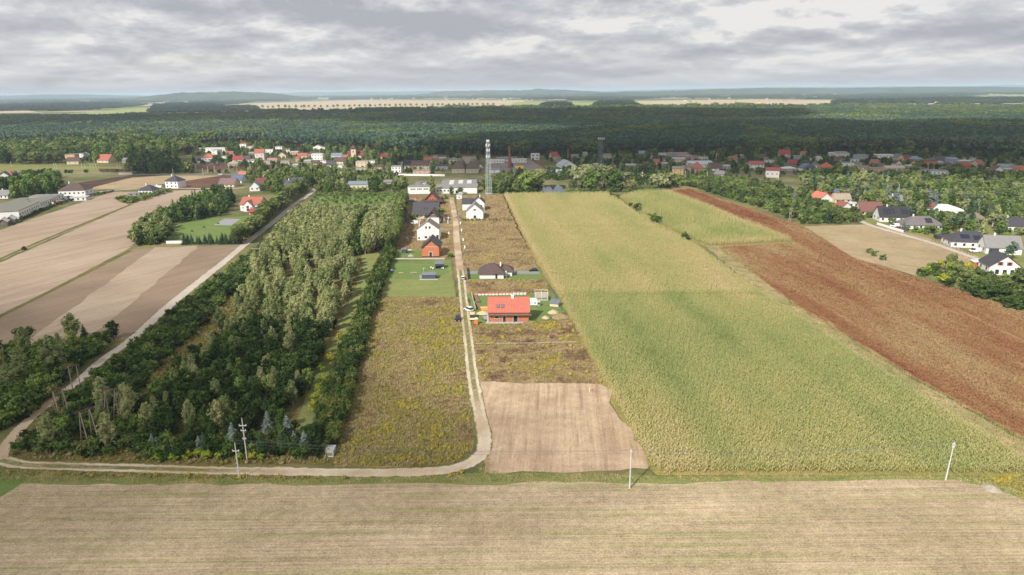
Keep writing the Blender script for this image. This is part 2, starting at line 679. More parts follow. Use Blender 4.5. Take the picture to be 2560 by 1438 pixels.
M_BAULK = field_mat('baulk_grass', lin(104, 106, 58, .75), lin(124, 118, 70, .75), lin(140, 128, 86, .75), 12, 1.0, 0.8, 0.2, 0.6, 0.05, 0.3)
M_MEADOW = field_mat('meadow_grass', lin(128, 136, 72, .75), lin(150, 148, 92, .75), lin(166, 152, 108, .75), 40, 0.1, 0.3, 0.2, 0.6, 0.006, 0.1, 1.0, 0.3, 0.2)
M_FARTAN = field_mat('far_stubble', lin(206, 186, 152, .85), lin(196, 176, 146, .85), lin(176, 160, 122, .85), 300, 0.1, 0.02, 0.1, 0.4, 0.002, 0.01)
M_FARGREEN = field_mat('far_pasture', lin(158, 176, 100, .8), lin(168, 170, 112, .8), lin(176, 168, 120, .8), 300, 0.1, 0.02, 0.1, 0.4, 0.002, 0.01)
M_FARBROWN = field_mat('far_plough', lin(128, 112, 104, .8), lin(138, 120, 106, .8), lin(150, 130, 112, .8), 300, 0.1, 0.02, 0.1, 0.4, 0.002, 0.01)

# ---- front: stubble, verge
sheet('stubble_field', [(-260, 1206), (520, 1212), (1200, 1210), (1700, 1207), (2380, 1200), (2470, 1215), (2760, 1330), (2900, 1440), (2900, 1900), (-400, 1900)], M_STUB, 0.02, 'harvested stubble field across the front, striped with straw and green regrowth', 0.5, step=3)
sheet('grass_verge', [(-260, 1172), (300, 1190), (640, 1194), (1080, 1190), (1200, 1182), (1640, 1190), (2400, 1192), (2560, 1188), (2900, 1250), (2900, 1440), (2760, 1330), (2470, 1215), (2380, 1200), (1700, 1207), (1200, 1210), (520, 1212), (-260, 1206)], M_MOWN, 0.012, 'green grass verge between the dirt track and the stubble field', 0.4, step=3)
sheet('green_crop_patch', [(-260, 1172), (20, 1182), (75, 1194), (-20, 1255), (-260, 1330)], M_LAWN, 0.03, 'small bright green crop corner at the left edge of the stubble', 0.3, step=2)

# ---- left fields
sheet('bare_field', [(-120, 880), (-60, 826), (332, 624), (604, 612), (322, 846), (190, 870), (60, 900)], M_SOIL_B, 0.012, 'brown harrowed field between the gravel lane and the grass strip', 0.5)
sheet('pale_field_strip', [(70, 862), (90, 836), (388, 619), (498, 615), (205, 862)], M_SOIL_C, 0.03, 'paler dry strip running through the brown harrowed field', 0.5)
sheet('bare_field', [(-300, 950), (-60, 822), (318, 624), (342, 604), (348, 572), (440, 522), (540, 474), (405, 477), (330, 512), (-80, 692), (-400, 840)], M_SOIL_A, 0.014, 'large pale beige field between the two dark grass strips', 0.25)
sheet('bare_field', [(-80, 686), (322, 512), (282, 496), (345, 480), (280, 480), (-60, 596)], M_SOIL_A, 0.016, 'pale field beside the long grey workshop, below the hedge', 0.25)
sheet('ploughed_field', [(150, 474), (158, 462), (330, 438), (420, 438), (285, 462), (210, 472)], M_PLOUGH, 0.02, 'dark brown ploughed field below the main road', 0.3)
sheet('dry_field', [(210, 474), (330, 444), (410, 439), (560, 439), (420, 458), (330, 473)], M_TAN, 0.03, 'tan stubble strip beside the ploughed field', 0.3)
sheet('ridged_field', [(330, 474), (420, 460), (560, 438), (620, 440), (590, 462), (545, 470), (450, 474)], M_PLOUGH2, 0.04, 'reddish brown field drawn in ridges behind the tall white house', 0.3)
sheet('meadow', [(-300, 412), (90, 412), (320, 418), (420, 428), (420, 436), (150, 440), (-300, 436)], M_MEADOW, 0.02, 'long pale green meadow along the railway at far left', 0.6)
sheet('ridged_field', [(450, 414), (560, 410), (600, 413), (560, 424), (470, 424)], M_PLOUGH2, 0.03, 'small brown kitchen field below the scrap yard', 0.3)
sheet('ridged_field', [(600, 414), (690, 412), (740, 418), (660, 428), (580, 428)], M_PLOUGH2, 0.03, 'brown field strip in front of the beige sheds', 0.3)
sheet('meadow', [(655, 432), (700, 420), (735, 420), (690, 436)], M_LAWN, 0.04, 'bright green strip of grass near the beige sheds', 0.3)

# ---- plantation, garden, orchard
sheet('rough_grass', [(20, 1150), (60, 1084), (250, 930), (420, 798), (600, 662), (720, 560), (790, 505), (1012, 505), (985, 625), (950, 735), (905, 905), (870, 1010), (842, 1130), (830, 1160), (300, 1166), (60, 1160)], M_UNDER, 0.02, 'rough tawny undergrowth between the plantation trees', 0.6, cat='rough grass')
sheet('mown_path', [(728, 1078), (790, 1078), (812, 1010), (838, 930), (868, 850), (900, 755), (935, 660), (960, 632), (905, 636), (905, 680), (872, 752), (835, 850), (795, 930), (756, 1010)], M_MOWN, 0.035, 'mown grass path winding between the dark hedge row and the plantation', 0.5, step=3)
sheet('orchard_grass', [(760, 512), (790, 488), (1000, 488), (985, 522), (760, 522)], M_LAWN, 0.04, 'green orchard grass behind the birch wood', 0.5)
sheet('garden_lawn', [(415, 592), (440, 562), (540, 545), (640, 538), (625, 582), (560, 590), (600, 604), (420, 608)], M_LAWN, 0.03, 'bright garden lawn around the grey tennis court', 0.4)
sheet('tennis_court', [(533, 563), (561, 547), (602, 548), (578, 564)], plain('court_grey', lin(160, 158, 160, .8), 0.9), 0.06, 'plain grey tennis court on the garden lawn', 0.0)

# ---- plots along the track
sheet('weed_meadow', [(937, 743), (1148, 743), (1165, 900), (1182, 1085), (1176, 1128), (1140, 1156), (1060, 1166), (830, 1166), (845, 1110), (880, 1000), (905, 900)], M_WEED, 0.022, 'golden weedy plot left of the dirt track', 0.5)
sheet('lawn', [(955, 652), (1128, 652), (1140, 742), (936, 742)], M_MOWN, 0.024, 'mown lawn with two dark garden sheds', 0.3)
sheet('lawn', [(955, 652), (1128, 652), (1128, 676), (1098, 698), (948, 697)], M_LAWN, 0.04, 'bright upper part of the lawn around the grey sheds', 0.8, step=3)
sheet('lawn', [(975, 626), (1052, 626), (1056, 646), (962, 648)], M_LAWN, 0.04, 'lawn left of the orange brick house', 0.3)
sheet('weedy_plot', [(975, 495), (1128, 495), (1138, 645), (960, 648)], M_BROWNWEED, 0.02, 'brown weedy plots around the row of new houses', 0.4)
sheet('weedy_plot', [(1140, 490), (1258, 487), (1330, 640), (1375, 735), (1170, 735), (1158, 650)], M_BROWNWEED, 0.02, 'brown and straw coloured plots right of the track', 0.4)
sheet('lawn', [(1168, 676), (1352, 676), (1360, 699), (1172, 699)], M_LAWN, 0.035, 'narrow green lawn around the brown roofed bungalow', 0.2)
sheet('driveway', [(1162, 678), (1345, 678), (1351, 685), (1162, 685)], M_PAVE, 0.05, 'straight grey drive behind the bungalow leading to the parked car', 0.0)
sheet('building_plot', [(1172, 735), (1392, 735), (1415, 778), (1330, 812), (1182, 812)], M_LAWN, 0.035, 'green building plot around the red roofed shell house', 0.4)
sheet('weedy_plot', [(1180, 808), (1430, 800), (1508, 962), (1190, 957)], M_BROWNWEED, 0.022, 'dark brown weedy plot with yellow bushes in front of the shell house', 0.4)
sheet('dirt_plot', [(1195, 957), (1506, 960), (1565, 1060), (1635, 1172), (1208, 1184), (1212, 1090)], M_DIRT, 0.03, 'bare levelled dirt plot beside the bend of the track', 0.8)

# ---- right fields
sheet('maize_ground', [(1256, 487), (1520, 485), (1545, 497), (1625, 556), (1740, 616), (1905, 735), (2110, 870), (2330, 1010), (2560, 1150), (2700, 1230), (2560, 1190), (1640, 1188), (1506, 960), (1395, 745), (1300, 585)], M_MAIZEGROUND, 0.02, 'yellow green ground under the ripening maize', 0.5)
sheet('maize_ground', [(1548, 492), (1600, 478), (1668, 476), (1760, 510), (1990, 606), (1770, 618), (1720, 600), (1625, 552)], M_MAIZEGROUND, 0.024, 'ground under the greener upper maize field', 0.5)
sheet('field_margin', [(1765, 616), (1800, 614), (1990, 768), (2300, 958), (2600, 1125), (2760, 1220), (2700, 1232), (2330, 1010), (2110, 870), (1905, 735)], M_TAN, 0.028, 'tan dry grass margin between the maize and the red field', 0.6)
sheet('red_field', [(1668, 476), (1722, 470), (2005, 566), (2135, 645), (2285, 692), (2560, 770), (2800, 840), (3100, 1000), (2760, 1220), (2600, 1118), (2300, 952), (1990, 764), (1785, 616), (1992, 608), (1760, 508)], M_REDGROUND, 0.022, 'long reddish brown field of a ripe crop on the right', 0.5)
sheet('dry_meadow', [(2010, 566), (2172, 561), (2300, 590), (2400, 622), (2470, 652), (2440, 668), (2290, 690), (2135, 645)], M_TAN, 0.026, 'pale dry meadow between the red field and the gravel lane', 0.5)
sheet('village_green', [(2150, 548), (2300, 500), (2560, 520), (2700, 600), (2900, 760), (2700, 860), (2560, 765), (2290, 690), (2440, 668), (2470, 652), (2400, 622), (2300, 590), (2172, 561)], M_MEADOW, 0.015, 'gardens of the hamlet on the right', 0.6)
sheet('pond', [(1352, 482), (1360, 463), (1412, 462), (1420, 482)], None, 0.02, 'small pond reflecting the sky between the willows', 0.8, step=3)
t_ = NT('pond_water')
bpy.data.objects['pond'].data.materials.clear()
bpy.data.objects['pond'].data.materials.append(t_.surface((0.02, 0.025, 0.025, 1), 0.06, t_.noise(t_.pos(), 2.0, 2), 0.05, 0.02, 0, 0.5))
sheet('scrap_yard', [(460, 410), (500, 404), (560, 404), (545, 411)], M_YARD, 0.03, 'grey yard of parked scrap vehicles in the village', 0.3)
sheet('works_yard', [(1222, 420), (1230, 398), (1322, 396), (1372, 428), (1360, 440), (1226, 438)], M_YARD, 0.03, 'grey works yard around the brick chimney', 0.3)
sheet('paved_yard', [(1560, 421), (1568, 415), (1602, 418), (1600, 430)], plain('pink_paving', lin(150, 128, 122, .8)), 0.03, 'pinkish paved yard with white sheds', 0.2)
sheet('car_park', [(1035, 462), (1040, 455), (1090, 455), (1086, 463)], M_YARD, 0.03, 'small car park behind the long white warehouse', 0.2)
sheet('workshop_yard', [(100, 515), (148, 496), (215, 486), (270, 480), (150, 512), (60, 540)], M_YARD, 0.03, 'grey yard beside the long workshop', 0.2)


# ---- roads
def track_mat(name, rut, soil, grass, two=True):
    t = NT(name)
    uv = t.n('ShaderNodeUVMap', uv_map='uv')
    s = t.n('ShaderNodeSeparateXYZ')
    t.l(uv.outputs[0], s.inputs[0])
    p = t.pos()
    nn = t.noise(p, 0.5, 4, 0.65)
    n2 = t.noise(p, 0.06, 3, 0.6)
    d = t.math('ABSOLUTE', t.math('SUBTRACT', s.outputs['X'], 0.5))          # 0 centre .. 0.5 edge
    d = t.math('ADD', d, t.ramp(nn, 0.3, 0.7, -0.09, 0.09))
    edge = t.ramp(d, 0.40, 0.47)
    mid = t.ramp(d, 0.17, 0.23, 1, 0)
    fine = t.ramp(t.noise(p, 2.5, 3, 0.7), 0.3, 0.7)
    c = t.mixc(t.ramp(n2, 0.4, 0.6), rut, soil)
    c = t.mixc(t.math('MULTIPLY', fine, 0.25), c, lin(140, 120, 96, .8))
    if two:
        wear = t.math('MAXIMUM', t.ramp(s.outputs['Y'], 138, 158, 1, .1), t.ramp(s.outputs['Y'], 218, 240, .1, 1))
        c = t.mixc(t.ramp(t.noise(p, 0.16, 4, .7), .46, .70, 0, .45), c, lin(158, 132, 106, .8))
        c = t.mixc(t.math('MULTIPLY', t.math('MULTIPLY', mid, wear), t.ramp(nn, 0.3, 0.55, 0.45, 1)), c, grass)
    c = t.mixc(edge, c, grass)
    return t.surface(c, 0.95, nn, 0.4, 0.1, 0, 0.1)


M_TRACK = track_mat('two_rut_track', lin(216, 200, 178, .88), lin(198, 177, 150, .86), lin(124, 124, 72, .75))
M_TRACK2 = track_mat('sandy_track', lin(204, 186, 162, .85), lin(176, 150, 122, .85), lin(140, 128, 84, .75), False)
M_GRAVEL = track_mat('pale_gravel', lin(198, 188, 178, .9), lin(186, 174, 160, .9), lin(112, 110, 70, .75), False)
M_ASPHALT = plain('asphalt', lin(128, 126, 124, .7), 0.9)
p = ribbon('dirt_track', [(1150, 668), (1156, 720), (1163, 790), (1172, 860), (1180, 930), (1192, 1000), (1207, 1070), (1212, 1110), (1200, 1140), (1160, 1164), (1100, 1177), (1020, 1181), (900, 1182), (700, 1179), (520, 1176), (300, 1170), (150, 1166), (60, 1162), (0, 1150), (-80, 1128)], 3.7, M_TRACK, 0.05, 'dirt track with two pale ruts, running up the middle and bending left along the stubble', 'track')
ROADS.append((p, 2.0))
p = ribbon('dirt_track', [(1150, 676), (1146, 640), (1141, 590), (1139, 555), (1133, 520), (1128, 494)], 4.0, M_TRACK2, 0.055, 'upper sandy stretch of the dirt track between the houses', 'track')
ROADS.append((p, 2.0))
p = ribbon('gravel_lane', [(2, 1150), (16, 1112), (66, 1056), (126, 1006), (196, 952), (215, 936)], 3.0, M_TRACK2, 0.056, 'brown lower end of the lane at the bend', 'lane')
p = ribbon('gravel_lane', [(170, 972), (200, 950), (250, 905), (330, 848), (410, 776), (490, 710), (560, 655), (620, 605), (680, 558), (735, 512), (770, 488), (790, 470)], lambda q: 3.2 + max(0, min(1, (q.y - 190) / 60)) * 1.4, M_GRAVEL, 0.06, 'pale gravel lane running diagonally beside the plantation', 'lane')
ROADS.append((p, 3.0))
p = ribbon('gravel_lane', [(2150, 552), (2180, 565), (2250, 585), (2330, 608), (2410, 636), (2500, 668), (2620, 712)], 4.4, M_GRAVEL, 0.06, 'gravel lane past the white fences of the hamlet on the right', 'lane')
ROADS.append((p, 2.0))
p = ribbon('farm_road', [(210, 486), (300, 475), (420, 471), (560, 472), (610, 470)], 4.0, M_GRAVEL, 0.06, 'pale narrow road past the tall white house', 'road')
ROADS.append((p, 1.9))
p = ribbon('main_road', [(-200, 450), (60, 442), (160, 438), (330, 437), (500, 436), (620, 437), (700, 440)], 7.0, M_ASPHALT, 0.06, 'grey main road crossing in front of the village', 'road')
ROADS.append((p, 4))
p = ribbon('railway_track', [(-300, 431), (100, 427), (330, 428), (520, 427), (700, 432), (880, 440), (1110, 441), (1400, 452), (1700, 452), (2100, 470)], 5.0, plain('ballast', lin(120, 108, 98, .8), 0.95), 0.05, 'brown ballast bed of the railway in front of the village', 'railway')
p = ribbon('village_road', [(1820, 427), (1880, 428), (1960, 436), (2010, 440), (2120, 442)], 5.0, M_ASPHALT, 0.06, 'village road by the white building with the red roof', 'road')
for i, seg in enumerate([[(-120, 874), (-62, 824), (150, 716), (325, 627)], [(-90, 690), (100, 604), (323, 513)]]):
    ribbon('grass_strip', seg, 2.4, M_BAULK, 0.05, ['dark grass baulk between the brown and the beige field', 'grass baulk between the beige field and the workshop field'][i], 'grass strip')

# ---- far fields beyond the forest
for nm, pxs, mt, z, lb in [
    ('far_field', [(560, 290), (780, 286), (1240, 276), (1310, 272), (1310, 251), (900, 251), (640, 258), (540, 266)], M_FARTAN, 0.5, 'broad tan field with an avenue of trees beyond the forest'),
    ('far_field', [(1240, 276), (1500, 273), (1500, 256), (1290, 256)], M_FARGREEN, 0.8, 'pale green field beyond the forest right of the avenue'),
    ('far_field', [(1560, 274), (2080, 270), (2080, 251), (1800, 250), (1590, 253)], M_FARTAN, 0.6, 'tan field behind the right part of the forest'),
    ('far_field', [(160, 286), (300, 274), (380, 268), (390, 280), (240, 288)], M_FARGREEN, 0.7, 'light green field left of the dark round wood'),
    ('far_field', [(-40, 284), (-40, 277), (70, 277), (110, 282)], M_FARTAN, 0.7, 'narrow tan field at the far left'),
    ('far_field', [(150, 298), (400, 283), (560, 279), (560, 290), (420, 294)], M_FARBROWN, 0.4, 'brownish field strip at the back edge of the forest'),
    ('far_field', [(2440, 247), (2450, 240), (2560, 237), (2560, 246)], M_FARGREEN, 0.7, 'bright green field on the far right'),
    ('far_field', [(380, 262), (390, 257), (520, 254), (500, 262)], M_FARTAN, 0.6, 'small tan field behind the round wood'),
    ('far_field', [(-40, 246.5), (200, 244.5), (230, 242.5), (-40, 244.6)], M_FARTAN, 0.9, 'thin pale field close to the left horizon')]:
    sheet(nm, pxs, mt, z, lb, cat='field')


# ---- far hills
def hill(pxa, pxb, dist, height, label, mat, seed):
    a, b = at(pxa, 300), at(pxb, 300)
    xa, xb = a.x / a.y * dist, b.x / b.y * dist
    depth = dist * 0.16
    nx, ny = 160, 10
    m = MB()
    idx = {}
    for i in range(nx + 1):
        for j in range(ny + 1):
            u, v = i / nx, j / ny
            x = xa + (xb - xa) * u
            y = dist + depth * (v - 0.5) + noise.noise(Vector((x / 900, seed, 1))) * depth * 0.2
            env = min(1, 5 * u * (1 - u)) * sin(pi * v)
            h = height * env * (0.62 + 0.5 * nz(x, y, (xb - xa) * 0.16, seed)) + (noise.noise(Vector((x / 45, y / 60, seed))) * 7 if 0 < v < 1 else 0)
            idx[i, j] = len(m.v)
            m.v.append((x, y, max(0.0, h) if 0 < v < 1 and 0 < u < 1 else -0.4))
            m.tone.append(0.5)
    for i in range(nx):
        for j in range(ny):
            m.f.append((idx[i, j], idx[i + 1, j], idx[i + 1, j + 1], idx[i, j + 1]))
            m.mi.append(0)
    tag(m.build('hill', mat), label, 'hill', None, 'structure')


def hill_mat():
    t = NT('wooded_hill')
    n1 = t.noise(t.pos(), 1 / 420.0, 6, 0.65)
    n2 = t.noise(t.pos(), 1 / 35.0, 4, 0.7)
    c = t.mixc(t.ramp(n1, 0.4, 0.62), lin(54, 68, 48, .8), lin(96, 106, 72, .8))
    c = t.mixc(t.ramp(n2, 0.35, 0.7, 0, 0.7), c, lin(46, 58, 42, .8))
    return t.surface(c, 0.95, n2, 1.0, 8.0, 0, 0.1)


M_HILL = hill_mat()
hill(330, 780, 9000, 112, 'low wooded hill with a mast on the left skyline', M_HILL, 1.0)
hill(1350, 2800, 9500, 84, 'long dark wooded ridge on the right skyline', M_HILL, 2.0)
hill(1000, 1560, 12000, 104, 'low wooded rise in the middle of the skyline', M_HILL, 3.0)
hill(-300, 420, 16000, 104, 'faint blue ridge on the left skyline', M_HILL, 4.0)
hill(500, 1500, 21000, 108, 'faint blue ridge along the middle of the skyline', M_HILL, 5.0)
hill(1400, 2900, 22000, 112, 'faint blue ridge along the right skyline', M_HILL, 6.0)


# ---- clouds that hang before the sun (outside the picture) and shade the woods; density even, edges thin out
def cloud(pxs, label, base, thick, fade, dens, cell, seed, z=0.0):
    poly = [gp([q], z if q[1] < 385 else 0.0)[0] for q in pxs]
    sh = SUN_DIR * ((base) / SUN_DIR.z)
    x0, x1 = min(p.x for p in poly) - fade, max(p.x for p in poly) + fade
    y0, y1 = min(p.y for p in poly) - fade, max(p.y for p in poly) + fade
    nx, ny = int((x1 - x0) / cell) + 2, int((y1 - y0) / cell) + 2
    m = MB()
    top, bot = {}, {}
    for i in range(nx):
        for j in range(ny):
            x, y = x0 + i * cell, y0 + j * cell
            d = min(seg_dist(x, y, poly[k], poly[(k + 1) % len(poly)]) for k in range(len(poly)))
            if not inside(poly, x, y):
                d = -d
            d += (nz(x, y, fade * 1.6, seed) - 0.5) * fade * 1.5
            e = max(0.0, min(1.0, 0.5 + d / (2 * fade)))
            e = e * e * (3 - 2 * e)
            th = thick * e * (0.75 + 0.5 * nz(x, y, fade * 0.8, seed + 4)) - 1.5
            if th > 0:
                top[i, j] = len(m.v)
                m.v.append((x + sh.x, y + sh.y, base + th * 0.75))
                bot[i, j] = len(m.v)
                m.v.append((x + sh.x, y + sh.y, base - th * 0.25))
                m.tone += [0.5, 0.5]

    def quad(i, j):
        return all(k in top for k in ((i, j), (i + 1, j), (i + 1, j + 1), (i, j + 1)))
    for i in range(nx):
        for j in range(ny):
            if not quad(i, j):
                continue
            ks = [(i, j), (i + 1, j), (i + 1, j + 1), (i, j + 1)]
            m.f.append(tuple(top[k] for k in ks))
            m.f.append(tuple(bot[k] for k in ks[::-1]))
            m.mi += [0, 0]
            for (di, dj, a, b) in ((0, -1, 0, 1), (1, 0, 1, 2), (0, 1, 2, 3), (-1, 0, 3, 0)):
                if not quad(i + di, j + dj):
                    m.f.append((top[ks[b]], top[ks[a]], bot[ks[a]], bot[ks[b]]))
                    m.mi.append(0)
    t = NT('cloud_vapour')
    v = t.n('ShaderNodeVolumePrincipled')
    v.inputs['Color'].default_value = (0.97, 0.97, 0.97, 1)
    v.inputs['Density'].default_value = dens
    t.l(v.outputs[0], t.out.inputs['Volume'])
    tag(m.build('cloud', t.m), label, 'cloud', None, 'structure')


cloud([(980, 400), (1075, 356), (1140, 340), (1340, 332), (1490, 318), (1700, 306), (2000, 302), (2160, 308), (2700, 300), (3000, 330), (3000, 446), (2300, 458), (1900, 442), (1650, 434), (1500, 428), (1250, 438), (1110, 426), (1010, 418)],
      'cloud shading the right of the forest and the village', 900, 120, 45, 0.0145, 30, 1.0, 15.0)
cloud([(-400, 330), (300, 304), (700, 303), (1050, 305), (1110, 309), (1500, 312), (1650, 306), (1990, 296), (2050, 287), (1990, 274), (1500, 272), (640, 277), (-400, 284)],
      'cloud shading the back of the forest', 900, 120, 60, 0.017, 45, 2.0, 16.0)
cloud([(-500, 790), (60, 795), (250, 830), (420, 806), (540, 846), (650, 890), (720, 1000), (800, 1110), (1040, 1200), (1000, 1300), (700, 1390), (560, 1480), (-500, 1520)],
      'thin cloud veiling the lower left corner', 900, 36, 52, 0.03, 14, 3.0)
cloud([(310, 440), (330, 408), (420, 396), (500, 398), (470, 420), (440, 437)], 'small cloud shading the copse at the railway', 900, 60, 24, 0.03, 14, 5.0)

# ---- haze: the air itself
hz = MB()
hz.box(-43000, -420, -1.0, 43000, 43000, 140.0)
t_ = NT('haze_air')
v_ = t_.n('ShaderNodeVolumePrincipled')
v_.inputs['Color'].default_value = (0.66, 0.82, 1.0, 1)
v_.inputs['Density'].default_value = 0.000068
v_.inputs['Anisotropy'].default_value = 0.0
t_.l(v_.outputs[0], t_.out.inputs['Volume'])
tag(hz.build('haze', t_.m), 'pale bluish haze in the air over the whole plain', 'haze', None, 'stuff')
# ================================================================== PLANTS
def ico(r, c, sx=1, sz=1, jit=0.0):
    bm_v = [(0, 0, 1), (.894, 0, .447), (.276, .851, .447), (-.724, .526, .447), (-.724, -.526, .447), (.276, -.851, .447),
            (.724, .526, -.447), (-.276, .851, -.447), (-.894, 0, -.447), (-.276, -.851, -.447), (.724, -.526, -.447), (0, 0, -1)]
    fs = [(0, 1, 2), (0, 2, 3), (0, 3, 4), (0, 4, 5), (0, 5, 1), (1, 6, 2), (2, 7, 3), (3, 8, 4), (4, 9, 5), (5, 10, 1),
          (2, 6, 7), (3, 7, 8), (4, 8, 9), (5, 9, 10), (1, 10, 6), (11, 7, 6), (11, 8, 7), (11, 9, 8), (11, 10, 9), (11, 6, 10)]
    vs = []
    for x, y, z in bm_v:
        k = r * (1 + random.uniform(-jit, jit))
        vs.append((c[0] + x * k * sx, c[1] + y * k * sx, c[2] + z * k * sz))
    return vs, fs


def leaf(m, c, out, size, tone, droop=0.0, mi=0):
    n = (Vector(out).normalized() * 0.9 + Vector((random.gauss(0, .55), random.gauss(0, .55), random.gauss(0.15, .5)))).normalized()
    s = n.orthogonal().normalized()
    s = Matrix.Rotation(random.uniform(0, 6.28), 3, n) @ s
    t = n.cross(s)
    if droop:
        t = (t + Vector((0, 0, -droop))).normalized()
    a, b = size * random.uniform(.6, 1.15), size * random.uniform(.45, .9)
    c = Vector(c)
    m.face([c - s * a, c + t * b * .8, c + s * a * .9, c - t * b], mi, tone)


def clump(m, c, r, n, size, tone, squash=0.8, droop=0.0, center=(0, 0, .5), core=True):
    if core:
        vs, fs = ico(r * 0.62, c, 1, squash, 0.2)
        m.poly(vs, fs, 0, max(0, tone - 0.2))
    for _ in range(n):
        d = Vector((random.gauss(0, 1), random.gauss(0, 1), random.gauss(0.25, 1))).normalized()
        k = r * random.uniform(0.6, 1.2)
        q = Vector((c[0] + d.x * k, c[1] + d.y * k, c[2] + d.z * k * squash))
        o = (q - Vector(center)).normalized() * 0.5 + d * 0.7
        leaf(m, q, o, size, max(0, min(1, tone + random.gauss(0, .13))), droop)


def crown(kind, lod):
    """a crown of height 1 (trunk foot at the origin)"""
    m = MB()
    f = {0: 1.0, 1: 0.45, 2: 0.16}[lod]
    big = {0: 1.0, 1: 1.5, 2: 2.3}[lod]
    if kind == 'round':
        R = 0.40
        spots = [(0, 0, .62, .27)]
        for k in range(13):
            w = k * 2.4 + random.uniform(-.3, .3)
            zz = random.uniform(-.75, .9)
            rr = R * .72 * math.sqrt(max(.05, 1 - zz * zz))
            spots.append((cos(w) * rr, sin(w) * rr, .57 + zz * .30, random.uniform(.13, .2)))
        for x, y, z, r in spots:
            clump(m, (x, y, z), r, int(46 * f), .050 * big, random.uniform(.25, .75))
    elif kind == 'egg':
        for k in range(15):
            z = .16 + .78 * k / 14
            env = .29 * math.sin(pi * (z * .86 + .09)) ** .75
            w = k * 2.4 + random.uniform(-.4, .4)
            rr = env * random.uniform(.35, .85)
            clump(m, (cos(w) * rr, sin(w) * rr, z), max(.06, env * random.uniform(.45, .65)), int(40 * f), .046 * big, random.uniform(.2, .8), 1.0, .25, (0, 0, .4))
    elif kind == 'dome':                                    # hedge trees and bushes, leaves down to the ground
        spots = [(0, 0, .5, .36)]
        for k in range(11):
            w = k * 2.4 + random.uniform(-.3, .3)
            zz = random.uniform(.1, .85)
            rr = .36 * math.sqrt(max(.1, 1 - (zz - .35) ** 2 * 1.6))
            spots.append((cos(w) * rr, sin(w) * rr, zz * .84, random.uniform(.15, .22)))
        for x, y, z, r in spots:
            clump(m, (x, y, max(r * .5, z)), r, int(42 * f), .058 * big, random.uniform(.25, .75), center=(0, 0, .35))
    elif kind == 'birch':
        for k in range(17):
            z = .26 + .70 * (k / 16)
            env = .205 * math.sin(pi * min(1, max(0.02, (z - .16) / .86)) ** .85) ** .8
            w = k * 2.4
            rr = env * random.uniform(.25, .75)
            clump(m, (cos(w) * rr, sin(w) * rr, z), max(.045, env * random.uniform(.5, .8)), int(30 * f), .038 * big, random.uniform(.25, .8), 1.35, 0.9, (0, 0, z), core=(env > .09))
    elif kind == 'spruce':
        tiers = 13
        for k in range(tiers):
            z = .10 + .86 * k / (tiers - 1)
            r = .31 * (1 - z) ** .75 + .015
            nb = max(5, int((19 - k * .9) * (1 if lod == 0 else .7)))
            for b in range(nb):
                w = 2 * pi * (b + random.random() * .7) / nb
                rr = r * random.uniform(.55, 1.3)
                d = Vector((cos(w), sin(w), 0))
                s = Vector((-sin(w), cos(w), 0)) * (.02 + r * .15)
                a = Vector((0, 0, z + .05))
                tip = d * rr + Vector((0, 0, z - r * .45 + .02))
                md = d * rr * .6 + Vector((0, 0, z - r * .1))
                m.face([a, md - s, tip, md + s], 0, random.uniform(.2, .85))
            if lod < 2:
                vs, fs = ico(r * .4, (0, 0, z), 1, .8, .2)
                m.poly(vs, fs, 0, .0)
    elif kind == 'pine':                                    # tall forest pine
        for k in range(7):
            z = .52 + .42 * (k / 6)
            w = k * 2.4
            env = .16 * (1.12 - (z - .5) * 1.6)
            clump(m, (cos(w) * env * .55, sin(w) * env * .55, z), env * random.uniform(.55, .85), int(26 * f), .05 * big, random.uniform(.2, .8), .7)
    elif kind == 'poplar':
        for k in range(13):
            z = .08 + .86 * k / 12
            env = .15 * math.sin(pi * (z * .8 + .16)) ** .6
            w = k * 2.4
            clump(m, (cos(w) * env * .4, sin(w) * env * .4, z), env * .75, int(30 * f), .035 * big, random.uniform(.3, .8), 1.2)
    elif kind == 'cypress':
        for k in range(10):
            z = .07 + .85 * k / 9
            env = .10 * math.sin(pi * (z * .8 + .14)) ** .5
            clump(m, (random.gauss(0, .01), random.gauss(0, .01), z), env, int(26 * f), .03 * big, random.uniform(.3, .7), 1.2)
    return m


def trunk(kind):
    m = MB()
    if kind == 'birch':
        m.bar((0, 0, -.02), (.01, .005, .5), .014, .009, 6, 0, False)
        m.bar((.01, .005, .5), (0, 0, .93), .009, .002, 5, 0, False)
        for k in range(4):
            w = k * 2.2
            m.bar((.008, 0, .3 + k * .12), (cos(w) * .10, sin(w) * .10, .46 + k * .12), .005, .002, 4, 0, False)
    elif kind in ('spruce', 'cypress'):
        m.bar((0, 0, -.02), (0, 0, .9), .018, .003, 6, 0, False)
    elif kind == 'pine':
        m.bar((0, 0, -.02), (.006, 0, .6), .016, .010, 5, 0, False)
        m.bar((.006, 0, .6), (0, 0, .92), .010, .003, 5, 0, False)
    else:
        m.bar((0, 0, -.02), (.01, 0, .34), .028, .018, 7, 0, False)
        for k in range(5):
            w = k * 1.26
            m.bar((.01, 0, .28 + .02 * k), (cos(w) * .2, sin(w) * .2, .62 + .04 * k), .013, .004, 5, 0, False)
    return m


